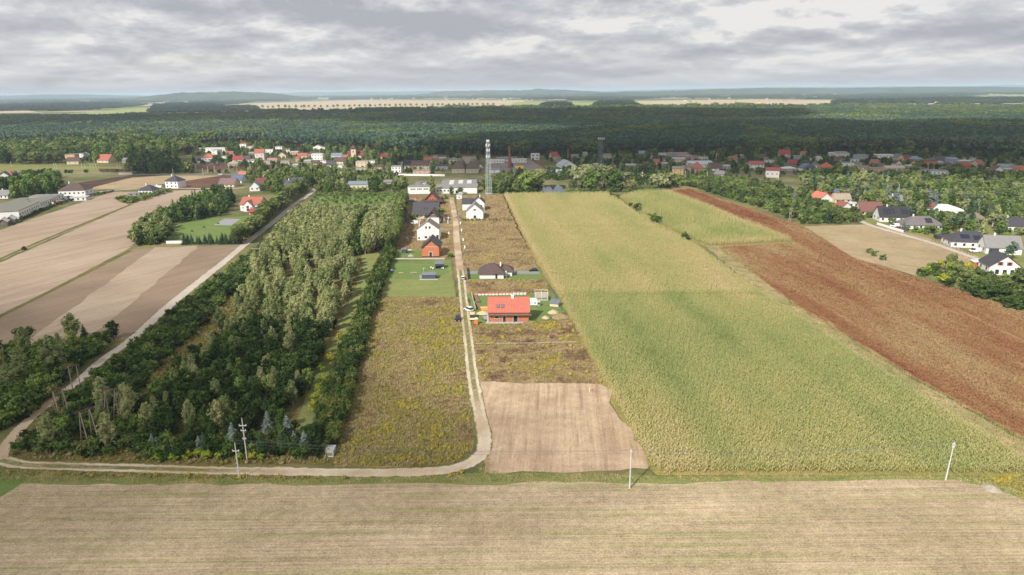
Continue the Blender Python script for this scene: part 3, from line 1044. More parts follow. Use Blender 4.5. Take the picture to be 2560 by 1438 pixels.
M_BARK = plain('bark', lin(92, 78, 64, .7), 0.95, 0.3, scale=3)
M_BIRCHBARK = plain('birch_bark', lin(206, 200, 188, .8), 0.9, 0.3, scale=4)
M_PINEBARK = plain('pine_bark', lin(122, 90, 70, .7), 0.95, 0.25, scale=2)
K_ = 1.1
LM = {
    'birch': leaf_mat('birch_leaves', [(0, lin(126, 138, 88, K_)), (.5, lin(148, 156, 104, K_)), (1, lin(170, 170, 120, K_))], .42, .76, 1.25),
    'olive': leaf_mat('olive_leaves', [(0, lin(78, 92, 52, K_)), (.5, lin(102, 116, 66, K_)), (1, lin(132, 140, 82, K_))]),
    'dark': leaf_mat('dark_leaves', [(0, lin(48, 64, 36, K_)), (.5, lin(62, 82, 42, K_)), (1, lin(90, 112, 54, K_))], .3, .5, 1.6),
    'hedge': leaf_mat('hedge_leaves', [(0, lin(60, 80, 42, K_)), (.6, lin(82, 102, 52, K_)), (1, lin(118, 122, 66, K_))], .3, .5, 1.5),
    'green': leaf_mat('green_leaves', [(0, lin(76, 98, 50, K_)), (.5, lin(102, 126, 62, K_)), (1, lin(134, 150, 78, K_))]),
    'yellow': leaf_mat('yellow_green_leaves', [(0, lin(136, 158, 54, K_)), (.5, lin(156, 164, 62, K_)), (1, lin(182, 170, 64, K_))]),
    'blue': leaf_mat('blue_needles', [(0, lin(88, 100, 92, K_)), (1, lin(112, 122, 114, K_))], 0.1, .45, 1.5),
    'needle': leaf_mat('dark_needles', [(0, lin(46, 62, 44, K_)), (1, lin(66, 84, 56, K_))], 0.1),
    'pine': leaf_mat('pine_needles', [(0, lin(56, 78, 64, K_)), (.5, lin(80, 100, 80, K_)), (1, lin(104, 118, 94, K_))], 0.15),
    'willow': leaf_mat('willow_leaves', [(0, lin(120, 128, 86, K_)), (1, lin(150, 154, 112, K_))]),
    'red': leaf_mat('copper_leaves', [(0, lin(74, 40, 42, K_)), (1, lin(96, 52, 50, K_))]),
    'far': leaf_mat('far_foliage', [(0, lin(52, 66, 44, K_)), (1, lin(80, 92, 60, K_))]),
}
# species: name, crown kind, leaf material, bark, category
SPEC = {
    'birch': ('birch_tree', 'birch', 'birch', M_BIRCHBARK, 'birch'),
    'oak': ('oak_tree', 'egg', 'dark', M_BARK, 'oak'),
    'hedge': ('hedge_tree', 'dome', 'hedge', M_BARK, 'hedge tree'),
    'maple': ('broadleaf_tree', 'egg', 'green', M_BARK, 'tree'),
    'olive': ('leafy_tree', 'round', 'olive', M_BARK, 'tree'),
    'young': ('young_tree', 'round', 'yellow', M_BARK, 'young tree'),
    'spruce': ('spruce_tree', 'spruce', 'needle', M_PINEBARK, 'spruce'),
    'bluespruce': ('blue_spruce_tree', 'spruce', 'blue', M_PINEBARK, 'blue spruce'),
    'pine': ('pine_tree', 'pine', 'pine', M_PINEBARK, 'pine'),
    'poplar': ('poplar_tree', 'poplar', 'olive', M_BARK, 'poplar'),
    'cypress': ('cypress_tree', 'cypress', 'dark', M_BARK, 'cypress'),
    'willow': ('willow_tree', 'round', 'willow', M_BARK, 'willow'),
    'copper': ('copper_tree', 'round', 'red', M_BARK, 'tree'),
    'bush': ('bush', 'dome', 'green', M_BARK, 'bush'),
    'olivebush': ('shrub', 'dome', 'olive', M_BARK, 'shrub'),
    'darkbush': ('thicket_bush', 'dome', 'dark', M_BARK, 'bush'),
    'fruit': ('fruit_tree', 'round', 'green', M_BARK, 'fruit tree'),
}
_cache = {}


def tree_mesh(sp, what, lod, var):
    key = (sp, what, lod, var)
    if key not in _cache:
        nm, kind, lm, bark, _c = SPEC[sp]
        random.seed(hash((kind, lod, var)) % 1000 if False else (len(kind) * 31 + lod * 7 + var * 13 + ord(kind[0])))
        if what == 'crown':
            _cache[key] = crown(kind, lod).mesh('crown', LM[lm])
        elif what == 'trunk':
            _cache[key] = trunk(kind).mesh('trunk', bark)
        else:
            m = crown(kind, lod)
            if kind in ('birch', 'pine', 'round', 'egg'):
                tm = trunk(kind)
                b = len(m.v)
                m.v += tm.v
                m.tone += tm.tone
                m.f += [tuple(i + b for i in f) for f in tm.f]
                m.mi += [1] * len(tm.f)
            _cache[key] = m.mesh(nm, [LM[lm], bark])
    return _cache[key]


NVAR = 4
PLANTS = {}                                            # species -> list of (x, y, height, width factor, tone, label, group)


def plant(sp, x, y, h, label, group, wf=1.0, tone=None):
    PLANTS.setdefault(sp, []).append((x, y, h, wf, random.random() if tone is None else tone, label, group))


MARKS = [(at(*q), t) for q, t in [((824, 1142), 'near the kiosk'), ((618, 1150), 'near the concrete poles'), ((227, 1108), 'near the A-frame pylon'), ((288, 1052), 'near the braced pylon'), ((741, 860), 'near the goal shaped poles'), ((645, 668), 'near the middle pylon'), ((877, 602), 'near the dark gap'), ((722, 514), 'at the back of the wood'),
    ((700, 590), 'on the lane side of the wood'), ((780, 590), 'mid wood'), ((850, 545), 'at the orchard end'), ((760, 730), 'mid plantation'), ((600, 820), 'beside the wire clearing'), ((480, 960), 'on the left of the oaks'), ((560, 1040), 'in the lower oaks'), ((680, 1000), 'in the right half of the oaks'), ((640, 900), 'in the upper oaks'), ((720, 930), 'beside the mown path'), ((870, 700), 'at the upper end of the path'),
    ((330, 900), 'along the lower lane'), ((440, 800), 'where the lane passes the brown field'), ((540, 720), 'above the brown field corner'), ((640, 640), 'at the upper lane'), ((420, 1120), 'left along the front'), ((720, 1110), 'right along the front'), ((60, 1120), 'at the bend'), ((100, 950), 'left of the lane'), ((0, 1000), 'at the left edge'), ((900, 850), 'beside the golden plot'), ((950, 700), 'beside the lawn'), ((1000, 540), 'behind the chalet'),
    ((2107, 508), 'by the beige roof'), ((2178, 538), 'by the half hip house'), ((2237, 555), 'by the solar strips'), ((2326, 528), 'by the rust red roof'), ((2310, 573), 'by the grey bungalow'), ((2431, 620), 'by the dark bungalow'), ((2540, 578), 'at the right edge'), ((2064, 506), 'by the salmon roof'), ((2450, 500), 'in the far right corner'), ((1700, 470), 'at the top'), ((1800, 490), 'in the upper half'), ((1900, 515), 'in the middle'), ((1974, 556), 'by the two wooden poles'), ((2100, 545), 'at the dry meadow'),
    ((896, 474), 'by the cream hall'), ((730, 472), 'by the dark blue roofs'), ((769, 452), 'by the yellowish portal'), ((650, 468), 'by the slate roof'), ((980, 465), 'by the grey sheds'), ((30, 478), 'on its left side'), ((110, 470), 'on its right side'), ((256, 408), 'by the terracotta roof'), ((180, 405), 'by the yellow cube'), ((420, 400), 'at its right end'), ((40, 405), 'at its left end'), ((888, 395), 'by the church'), ((540, 390), 'by the long white block'), ((650, 405), 'by the orange gable'), ((720, 400), 'by the brown field'), ((800, 400), 'by the long white house'), ((1042, 425), 'by the long brown roof'),
    ((1690, 410), 'by the pink block'), ((1790, 420), 'by the pale chimney'), ((1930, 440), 'by the big white building'), ((2070, 425), 'by the orange roof'), ((2160, 420), 'by the pinkish garages'), ((2250, 410), 'by the yellow gable'), ((2330, 415), 'by the orange house'), ((2410, 415), 'by the lilac house'), ((2510, 430), 'by the maroon roof'), ((1600, 420), 'by the paved yard')]]


def mark(x, y, label):
    if len(label.split()) > 12:
        return label
    d, t = min(((p.x - x) ** 2 + ((p.y - y) * .6) ** 2, t) for p, t in MARKS)
    return label + ', ' + t if d < max(60, y * .12) ** 2 and len((label + ' ' + t).split()) <= 16 else label


HB = []                                                # what the houses cover in the photograph: nothing tall grows right before them


def fit_height(x, y, h):
    px, pb = proj(x, y, 0)
    pt = proj(x, y, h)[1]
    hw = (pb - pt) * .12
    for hx, hy, w, hh in HB:
        if abs(px - hx) < w / 2 + hw and pb > hy + 1 and pt < hy - .42 * hh:
            h = min(h, h * max(0.0, (pb - (hy - .42 * hh)) / (pb - pt)))
            pt = proj(x, y, h)[1]
    return h


def zone(pxs, spacing, mix, pad=0.0, test=None, metres=False, jit=0.42, seed=1):
    """mix: list of (weight, species, (hmin, hmax), label, group)"""
    rnd = random.Random(seed * 97 + len(pxs))
    poly = pxs if metres else gp(pxs)
    x0, x1 = min(p.x for p in poly), max(p.x for p in poly)
    y0, y1 = min(p.y for p in poly), max(p.y for p in poly)
    tot = sum(m[0] for m in mix)
    y, row = y0, 0
    while y <= y1:
        x = x0 + (spacing * .5 if row % 2 else 0)
        while x <= x1:
            qx, qy = x + rnd.uniform(-jit, jit) * spacing, y + rnd.uniform(-jit, jit) * spacing
            x += spacing
            if not inside(poly, qx, qy) or not in_view(qx, qy, 1.1) or not free(qx, qy, 1.0 + pad) or not off_road(qx, qy, .8):
                continue
            if test and not test(qx, qy):
                continue
            r = rnd.random() * tot
            for w, sp, hh, lb, gr in mix:
                r -= w
                if r <= 0:
                    h_ = rnd.uniform(*hh)
                    hf = fit_height(qx, qy, h_)
                    if hf < h_ * .62:
                        if hf < 1.8:
                            break
                        sp = 'bush' if rnd.random() < .5 else 'darkbush'
                        lb, gr = 'low bush before the houses', 'low bushes before the houses'
                    h_ = hf
                    plant(sp, qx, qy, h_, mark(qx, qy, lb), gr, rnd.uniform(.85, 1.2), rnd.random())
                    break
        y += spacing * .87
        row += 1


def line_of(pxs, spacing, sp, hh, label, group, off=0.6, wf=1.0, seed=1):
    rnd = random.Random(seed)
    pts = gp(pxs)
    carry = 0.0
    for a, b in zip(pts, pts[1:]):
        L = (b - a).length
        d = carry
        while d < L:
            q = a.lerp(b, d / L)
            plant(sp, q.x + rnd.uniform(-off, off), q.y + rnd.uniform(-off, off), rnd.uniform(*hh), mark(q.x, q.y, label), group, wf * rnd.uniform(.9, 1.15), rnd.random())
            d += spacing * rnd.uniform(.8, 1.2)
        carry = d - L


def grow():
    """the 300 that show largest of every kind become trees of their own, the rest of a kind one mass"""
    for sp, lst in PLANTS.items():
        nm, kind, lm, bark, cat = SPEC[sp]
        lst.sort(key=lambda t: -t[2] / (t[1] + 40))
        rest = lst[300:]
        protos = {}
        for i, (x, y, h, wf, tone, label, group) in enumerate(lst[:300]):
            px_h = h * FPX / (y + 20)
            rz = random.random() * 6.28
            var = i % NVAR
            if px_h > 34 and i < 220:
                lod = 0 if px_h > 46 else 1
                o = empty(nm, (x, y, 0), rz, label, cat, group)
                o.scale = (h * wf, h * wf, h)
                o['tone'] = tone
                c = link('crown', tree_mesh(sp, 'crown', lod, var), o)
                c['tone'] = tone
                if kind != 'dome':
                    link('trunk', tree_mesh(sp, 'trunk', 0, 0), o)
            else:
                o = link(nm, tree_mesh(sp, 'whole', 1 if px_h > 22 else 2, var), None, (x, y, 0), rz, (h * wf, h * wf, h))
                o['tone'] = tone
                tag(o, label, cat, group)
        if rest:
            pr = [proto(nm, tree_mesh(sp, 'whole', 2, v)) for v in range(NVAR)]
            scatter({'birch': 'birch_stand'}.get(sp, nm.replace('_tree', '') + '_growth'), [(x, y, 0, h, tone, k % NVAR) for k, (x, y, h, wf, tone, _l, _g) in enumerate(rest)], pr,
                    {'birch': 'remaining slender birches deep in the birch wood'}.get(sp, 'further ' + cat + 's filling the woods behind'), cat + ' growth')
    random.seed(11)
# ================================================================== BUILDINGS
WHITE = plain('white_render', lin(232, 230, 226, .9), 0.85, 0.06)
CREAM = plain('cream_render', lin(222, 206, 176, .85), 0.85, 0.08)
BEIGE = plain('beige_render', lin(190, 176, 158, .85), 0.85, 0.1)
GREYW = plain('grey_render', lin(160, 158, 156, .85), 0.85, 0.1)
PINKW = plain('pink_render', lin(206, 166, 148, .85), 0.85, 0.1)
YELLW = plain('yellow_render', lin(222, 186, 128, .85), 0.85, 0.08)
ORANGEW = plain('orange_render', lin(214, 132, 62, .85), 0.85, 0.08)
LILACW = plain('lilac_render', lin(176, 172, 184, .85), 0.85, 0.08)
BLOCK = plain('orange_block', lin(208, 128, 90, .85), 0.9, 0.14, scale=3)
ORWOOD = plain('orange_timber', lin(192, 104, 64, .85), 0.7, 0.15, scale=4)
WOOD = plain('weathered_timber', lin(150, 124, 98, .8), 0.85, 0.2, scale=4)
RUSTW = plain('rusty_steel', lin(112, 74, 62, .8), 0.8, 0.25, scale=2)
DARKR = plain('dark_roof_tiles', lin(78, 76, 82, .8), 0.6, 0.15)
BROWNR = plain('brown_roof_tiles', lin(98, 80, 76, .8), 0.65, 0.15)
TAUPER = plain('taupe_roof_tiles', lin(140, 128, 118, .8), 0.7, 0.12)
REDR = plain('red_roof_tiles', lin(166, 74, 66, .8), 0.65, 0.15)
BRIGHTR = plain('bright_red_sheet_roof', lin(166, 70, 70, .75), 0.5, 0.1)
TERRAR = plain('terracotta_roof_tiles', lin(176, 108, 90, .78), 0.7, 0.15)
ORANGER = plain('orange_roof_tiles', lin(190, 118, 90, .8), 0.7, 0.12)
SHELLR = plain('new_red_tiles', lin(202, 112, 92, .78), 0.6, 0.1)
MAROON = plain('maroon_roof_tiles', lin(122, 66, 68, .8), 0.65, 0.12)
GREYR = plain('grey_felt_roof', lin(140, 138, 136, .85), 0.85, 0.12)
LIGHTR = plain('pale_sheet_roof', lin(206, 206, 206, .85), 0.6, 0.08)
BLUER = plain('blue_grey_roof', lin(96, 108, 130, .85), 0.5, 0.1)
SLATER = plain('blue_slate_roof', lin(126, 140, 150, .85), 0.6, 0.1)
TANR = plain('tan_sheet_roof', lin(182, 158, 126, .85), 0.7, 0.12)
PV = plain('solar_glass', lin(40, 44, 62, .8), 0.25, 0.1, 0.0)
GLASS = plain('window_glass', (0.03, 0.035, 0.04, 1), 0.12, 0.1, spec=0.6)
SKYL = plain('skylight_sheet', lin(206, 204, 190, .85), 0.4, 0.08)
FRAME = plain('white_frame', lin(226, 224, 220, .9), 0.6, 0.04)
DKFRAME = plain('dark_frame', lin(72, 72, 74, .8), 0.6, 0.06)
BRICKC = plain('chimney_brick', lin(164, 104, 84, .8), 0.9, 0.15, scale=3)
CONC = plain('concrete', lin(196, 192, 186, .85), 0.9, 0.12, scale=3)
STEEL = plain('galvanised_steel', lin(190, 196, 200, .85), 0.45, 0.08, 0.3)
DKSTEEL = plain('dark_steel', lin(112, 122, 132, .85), 0.5, 0.1, 0.2)

_win = {}


def window_mesh(w, h, fr, style):
    key = (round(w, 1), round(h, 1), fr.name, style)
    if key not in _win:
        t = 0.09
        m = MB()
        m.box(-w / 2, -.07, 0, -w / 2 + t, 0, h)
        m.box(w / 2 - t, -.07, 0, w / 2, 0, h)
        m.box(-w / 2 + t, -.07, 0, w / 2 - t, 0, t)
        m.box(-w / 2 + t, -.07, h - t, w / 2 - t, 0, h)
        if w > 1.1 and style != 'single':
            m.box(-.04, -.065, t, .04, -.002, h - t)
        p = MB()
        p.box(-w / 2 + t, -.035, t, w / 2 - t, -.005, h - t)
        _win[key] = (m.mesh('window', fr), p.mesh('pane', GLASS))
    return _win[key]


def window(parent, x, y, z, rz, w=1.2, h=1.4, fr=None, nm='window', style=''):
    a, b = window_mesh(w, h, fr or FRAME, style)
    o = link(nm, a, parent, (x, y, z), rz)
    link('pane', b, o)
    return o


def house(label, px, py, wpx, hpx, d, roof='gable', rise=None, rc=None, wc=None, yaw=0.0, name='house', cat='house',
          wins=(3, 1), side=0, chim=0, group=None, over=0.45, solar=None, skyl=0, base=None, fr=None, win=(1.2, 1.3), front=True, gwin=0):
    p = at(px, py)
    s = ppm(p)
    w, h = wpx / s, hpx / s / 0.985
    rz = radians(yaw)
    fwd = Vector((-sin(rz), cos(rz), 0))
    e = empty(name, (p.x, p.y, 0), rz, label, cat, group)
    EXCL.append((p.x + fwd.x * d / 2, p.y + fwd.y * d / 2, 0.5 * max(w, d) * 1.05 + .6))
    if max(w, d) > 1.5 * min(w, d):
        rgt = Vector((cos(rz), sin(rz), 0))
        for k in (-.36, .36):
            q = p + fwd * d / 2 + (rgt * w * k if w > d else fwd * d * k)
            EXCL.append((q.x, q.y, min(w, d) * .6))
    rc, wc = rc or DARKR, wc or WHITE
    x0, x1 = -w / 2, w / 2
    m = MB()
    if rise is None:
        rise = {'gable': d * .36, 'gablef': w * .38, 'hip': min(w, d) * .30, 'flat': 0, 'mono': 1.2, 'vault': w * .16}[roof]
    m.box(x0, 0, 0, x1, d, h)
    r = MB()
    ro, T = over, 0.18
    if roof == 'gable':
        for x in (x0, x1):
            dx = .02 if x > 0 else -.02
            m.poly([(x - dx, 0, h), (x - dx, d, h), (x - dx, d / 2, h + rise), (x - dx * 9, 0, h), (x - dx * 9, d, h), (x - dx * 9, d / 2, h + rise)], [(0, 1, 2), (5, 4, 3), (0, 2, 5, 3), (1, 4, 5, 2)])
        k = rise / (d / 2)
        up = T + .02
        r.slab([(x0 - ro, -ro, h - ro * k + up), (x1 + ro, -ro, h - ro * k + up), (x1 + ro, d / 2, h + rise + up), (x0 - ro, d / 2, h + rise + up)], T)
        r.slab([(x0 - ro, d + ro, h - ro * k + up), (x1 + ro, d + ro, h - ro * k + up), (x1 + ro, d / 2 + .01, h + rise + up), (x0 - ro, d / 2 + .01, h + rise + up)], T)
        r.box(x0 - ro, d / 2 - .12, h + rise + up - .04, x1 + ro, d / 2 + .12, h + rise + up + .06)
    elif roof == 'gablef':
        for y in (0, d):
            dy = .02 if y > 0 else -.02
            m.poly([(x0, y - dy, h), (x1, y - dy, h), (0, y - dy, h + rise), (x0, y - dy * 9, h), (x1, y - dy * 9, h), (0, y - dy * 9, h + rise)], [(0, 1, 2), (5, 4, 3), (0, 2, 5, 3), (1, 4, 5, 2)])
        k = rise / (w / 2)
        up = T + .02
        r.slab([(x0 - ro, -ro, h - ro * k + up), (x0 - ro, d + ro, h - ro * k + up), (0, d + ro, h + rise + up), (0, -ro, h + rise + up)], T)
        r.slab([(x1 + ro, -ro, h - ro * k + up), (x1 + ro, d + ro, h - ro * k + up), (.01, d + ro, h + rise + up), (.01, -ro, h + rise + up)], T)
        r.box(-.12, -ro, h + rise + up - .04, .12, d + ro, h + rise + up + .06)
    elif roof == 'hip':
        a, b = (x0 - ro, -ro), (x1 + ro, d + ro)
        W_, D_ = b[0] - a[0], b[1] - a[1]
        z0 = h + .02
        q = min(W_, D_) / 2
        if W_ >= D_:
            R1, R2 = (a[0] + q, d / 2), (b[0] - q, d / 2)
        else:
            R1, R2 = (0, a[1] + q), (0, b[1] - q)
        vs = [(a[0], a[1], z0), (b[0], a[1], z0), (b[0], b[1], z0), (a[0], b[1], z0), (a[0], a[1], z0 + .16), (b[0], a[1], z0 + .16), (b[0], b[1], z0 + .16), (a[0], b[1], z0 + .16),
              (R1[0], R1[1], h + rise + .16), (R2[0], R2[1], h + rise + .16)]
        fs = [(3, 2, 1, 0), (0, 1, 5, 4), (1, 2, 6, 5), (2, 3, 7, 6), (3, 0, 4, 7)]
        if W_ >= D_:
            fs += [(4, 5, 9, 8), (6, 7, 8, 9), (5, 6, 9), (7, 4, 8)]
        else:
            fs += [(4, 5, 8), (6, 7, 9), (5, 6, 9, 8), (7, 4, 8, 9)]
        r.poly(vs, fs)
    elif roof == 'flat':
        r.box(x0 - .25, -.25, h + .01, x1 + .25, d + .25, h + .3)
        r.box(x0 + .3, .3, h + .302, x0 + .9, .9, h + .75)
        r.box(x0 + w * .6, d * .5, h + .302, x0 + w * .6 + .9, d * .5 + .8, h + .9)
    elif roof == 'mono':
        m.poly([(x0, d, h), (x1, d, h), (x1, d, h + rise), (x0, d, h + rise), (x0, .02, h), (x1, .02, h)], [(0, 3, 2, 1), (0, 4, 3), (1, 2, 5)])
        k = rise / d
        r.slab([(x0 - ro, -ro, h - ro * k + .16), (x1 + ro, -ro, h - ro * k + .16), (x1 + ro, d + ro, h + rise + ro * k + .16), (x0 - ro, d + ro, h + rise + ro * k + .16)], .12)
    elif roof == 'vault':
        n = 10
        pr = [(x0 - .2 + (w + .4) * i / n, h + .03 + rise * math.sin(pi * i / n) ** .8) for i in range(n + 1)]
        vs = [(x, -.2, z) for x, z in pr] + [(x, d + .2, z) for x, z in pr]
        fs = [(i, i + 1, n + 2 + i, n + 1 + i) for i in range(n)] + [tuple(range(n, -1, -1)), tuple(range(n + 1, 2 * n + 2)), (0, n + 1, 2 * n + 1, n)]
        r.poly(vs, fs)
    m.build('wall', wc, e)
    rf = r.build('roof', rc, e)
    if base:
        b = MB()
        b.box(x0 - .06, -.06, 0, x1 + .06, d + .06, .45)
        b.build('plinth', base, e)
    for k in range(chim):
        c = MB()
        cx = x0 + w * (.3 + .4 * k)
        cy = d * .5 if roof != 'gablef' else d * (.3 + .4 * k)
        if roof == 'gablef':
            cx = w * .12
        zt = h + rise
        c.box(cx - .35, cy - .35, zt - 1.0, cx + .35, cy + .35, zt + 1.1)
        c.box(cx - .42, cy - .42, zt + 1.102, cx + .42, cy + .42, zt + 1.25)
        c.build('chimney', WHITE if wc is WHITE else BRICKC, rf)
    nx, ny = wins
    ww, wh = win
    if nx and ny and front:
        for j in range(ny):
            z = h * (j + .5) / ny - wh / 2 + (.1 if j == 0 else 0)
            for i in range(nx):
                window(e, x0 + w * (i + .5) / nx, -.003, max(.3, z), 0, ww, wh, fr)
    for i in range(gwin):
        window(e, (i - (gwin - 1) / 2) * 1.9, -.025, h + .35, 0, 1.0, 1.2, fr)
    for i in range(abs(side)):
        y = d * (i + .5) / abs(side)
        window(e, x1 + .003 if side > 0 else x0 - .003, y, h * .4, pi / 2 if side > 0 else -pi / 2, ww, wh, fr)
    if solar or skyl:
        # things lying on the front slope
        if roof == 'gable':
            k = math.atan2(rise, d / 2)

            def lay(nm, u, v, pw, pl, mt, parent, th=.08):
                b = MB()
                b.box(-pw / 2, 0, 0, pw / 2, pl, th)
                o = b.build(nm, mt, parent)
                o.location = (x0 + w * u, d / 2 * v, h + rise * v + T + .04)
                o.rotation_euler = (k, 0, 0)
                return o
            for (u, v, pw, pl) in (solar or []):
                lay('solar_panel', u, v, pw, pl, PV, e)
            for i in range(skyl):
                o = lay('roof_window', .5 + (i - (skyl - 1) / 2) * 1.9 / w, .35, .9, 1.3, DKFRAME, rf, .1)
                b = MB()
                b.box(-.36, .1, .102, .36, 1.2, .12)
                b.build('pane', GLASS, o)
        elif roof == 'hip':
            k = math.atan2(rise, (d + 2 * ro) / 2)
            for (u, v, pw, pl) in (solar or []):
                b = MB()
                b.box(-pw / 2, 0, 0, pw / 2, pl, .08)
                o = b.build('solar_panel', PV, e)
                o.location = (x0 + w * u, -ro + (d / 2 + ro) * v, h + .18 + rise * v + .03)
                o.rotation_euler = (k, 0, 0)
        elif roof == 'gablef':
            pass
    HB.append((px, py, wpx, hpx + rise * s * .95))
    e['w'], e['h'], e['d'] = w, h, d
    return e


def drop(e):
    for k in ('w', 'h', 'd'):
        if k in e:
            del e[k]


HOUSES = []


def H(*a, **k):
    e = house(*a, **k)
    HOUSES.append(e)
    return e


# ---------------------------------------------------------- houses along the track
def house_local(px, py, yaw=0):
    p = at(px, py)
    return p, ppm(p)


# orange brick gable house with the dark roof
e = H('orange brick house with dark gable roof and one door, left of the track', 1077, 643, 42, 26, 12, 'gablef', 3.6, DARKR, BLOCK, 0, wins=(0, 0), over=.8, base=plain('black_plinth', (0.02, 0.02, 0.022, 1), .9))
w, h = e['w'], e['h']
b = MB(); b.box(-w / 2 - .03, -.05, h - .15, w / 2 + .03, -.021, h + .15); b.build('ring_beam', CONC, e)
b = MB(); b.box(-1.0, -.05, .45, -.62, -.003, 2.9); b.box(.62, -.05, .45, 1.0, -.003, 2.9); b.box(-.62, -.05, 2.55, .62, -.003, 2.9); b.build('door_surround', CONC, e)
b = MB(); b.box(-.6, -.03, .46, .6, -.004, 2.54); b.build('door', plain('dark_door', lin(50, 50, 52, .8)), e)
# white gable house
e = H('big white gable house with taupe roof and six openings, second left of the track', 1071, 601, 55, 27, 11, 'gablef', 4.4, TAUPER, WHITE, 0, wins=(0, 0), over=.15)
w, h = e['w'], e['h']
for x, z, ww, wh in ((-1.0, h + .5, .9, 1.3), (1.0, h + .5, .9, 1.3), (-1.3, 1.2, 1.4, 1.2), (1.1, .2, 1.2, 2.2), (w * .42, .3, 1.3, 2.7), (-w * .42, .9, .9, .9)):
    window(e, x, -.026 if z > h else -.004, z, 0, ww, wh, DKFRAME)
c = MB(); c.box(-w / 2 + .5, 5, h, -w / 2 + 1.1, 5.6, h + 4.2); c.build('chimney', CREAM, e)
# white house with brown weatherboarded gable
e = H('white house with brown boarded gable and row of gable windows', 1081, 560, 34, 16, 13, 'gablef', 4.2, BROWNR, WHITE, 0, wins=(0, 0), over=1.2)
w, h = e['w'], e['h']
b = MB(); b.poly([(-w / 2, -.06, h), (w / 2, -.06, h), (0, -.06, h + 4.0), (-w / 2, -.024, h), (w / 2, -.024, h), (0, -.024, h + 4.0)], [(0, 1, 2), (5, 4, 3), (0, 2, 5, 3), (1, 4, 5, 2), (0, 3, 4, 1)])
b.build('gable_boarding', plain('brown_boarding', lin(96, 78, 74, .8), .8, .2), e)
for i in range(4):
    window(e, (i - 1.5) * 1.2, -.063, h + .5, 0, 1.05, 1.5, FRAME, style='single')
window(e, w * .1, -.004, 1.1, 0, .7, 1.0, DKFRAME)
for q_ in ([(-w / 2 - 4.5, 2, h - .3), (-w / 2 - .3, 2, h + 1.2), (-w / 2 - .3, 9, h + 1.2), (-w / 2 - 4.5, 9, h - .3)], [(w / 2 + 3.2, 2, h - .3), (w / 2 + .3, 2, h + 1.2), (w / 2 + .3, 9, h + 1.2), (w / 2 + 3.2, 9, h - .3)]):
    r_ = MB(); r_.slab(q_, .2); r_.build('porch_roof', BROWNR, e)
for x, y in ((-w / 2 - 4.2, 2.3), (-w / 2 - 4.2, 8.7), (w / 2 + 2.9, 2.3), (w / 2 + 2.9, 8.7)):
    b = MB(); b.box(x - .12, y - .12, 0, x + .12, y + .12, h - .32); b.build('porch_post', WHITE, e)
# long dark roof
e = H('cream house under one big dark roof with two roof windows', 1064, 547, 60, 13, 13, 'gable', 6.2, DARKR, CREAM, -2, wins=(3, 1), skyl=2, over=.9, win=(1.3, 1.9), fr=DKFRAME)
# timber chalet
e = H('orange timber chalet with steep dark roof and wide flared eaves', 1079, 512, 36, 11, 12, 'gablef', 5.6, BROWNR, ORWOOD, 0, wins=(2, 1), over=1.0, gwin=2, win=(1.5, 1.6), fr=FRAME)
w, h = e['w'], e['h']
r_ = MB(); r_.slab([(-w / 2 - 3.2, -1, h - 1.0), (-w / 2 - .2, -1, h + .9), (-w / 2 - .2, 12, h + .9), (-w / 2 - 3.2, 12, h - 1.0)], .2); r_.slab([(w / 2 + 3.2, -1, h - 1.0), (w / 2 + .2, -1, h + .9), (w / 2 + .2, 12, h + .9), (w / 2 + 3.2, 12, h - 1.0)], .2)
r_.slab([(-w / 2 - 2.8, -1.9, h - .7), (w / 2 + 2.8, -1.9, h - .7), (w / 2, -.1, h + .5), (-w / 2, -.1, h + .5)], .2)
r_.build('eaves_roof', BROWNR, e)
for x in (-w / 2 - 2.9, w / 2 + 2.9):
    for y in (-.6, 11.5):
        b = MB(); b.box(x - .12, y - .12, 0, x + .12, y + .12, h - 1.1); b.build('eaves_post', ORWOOD, e)
# right of the track
e = H('white gable house with grey roof, front one right of the track', 1187, 548, 42, 19, 13, 'gablef', 4.6, GREYR, WHITE, 0, wins=(0, 0), over=.3)
window(e, .1, -.004, .4, 0, 1.6, 2.0, DKFRAME); window(e, .1, -.026, e['h'] + .6, 0, 1.6, .9, DKFRAME)
e = H('white house with dark roofs and cross gable, behind the front white one', 1196, 527, 30, 20, 10, 'gablef', 3.8, DARKR, WHITE, 0, wins=(2, 1), over=.5, win=(1.2, 2.2), fr=DKFRAME, chim=1)
w, h = e['w'], e['h']
b = MB(); b.box(-w / 2 - 7, 2, 0, -w / 2 + .3, 10, h * .8); b.build('side_wing', WHITE, e)
r_ = MB(); r_.slab([(-w / 2 - 7.4, 1.5, h * .8 + .1), (-w / 2 + .6, 1.5, h * .8 + .1), (-w / 2 + .6, 6, h + 2.4), (-w / 2 - 7.4, 6, h + 2.4)], .2); r_.slab([(-w / 2 - 7.4, 10.5, h * .8 + .1), (-w / 2 + .6, 10.5, h * .8 + .1), (-w / 2 + .6, 6.01, h + 2.4), (-w / 2 - 7.4, 6.01, h + 2.4)], .2)
r_.build('wing_roof', DARKR, e)
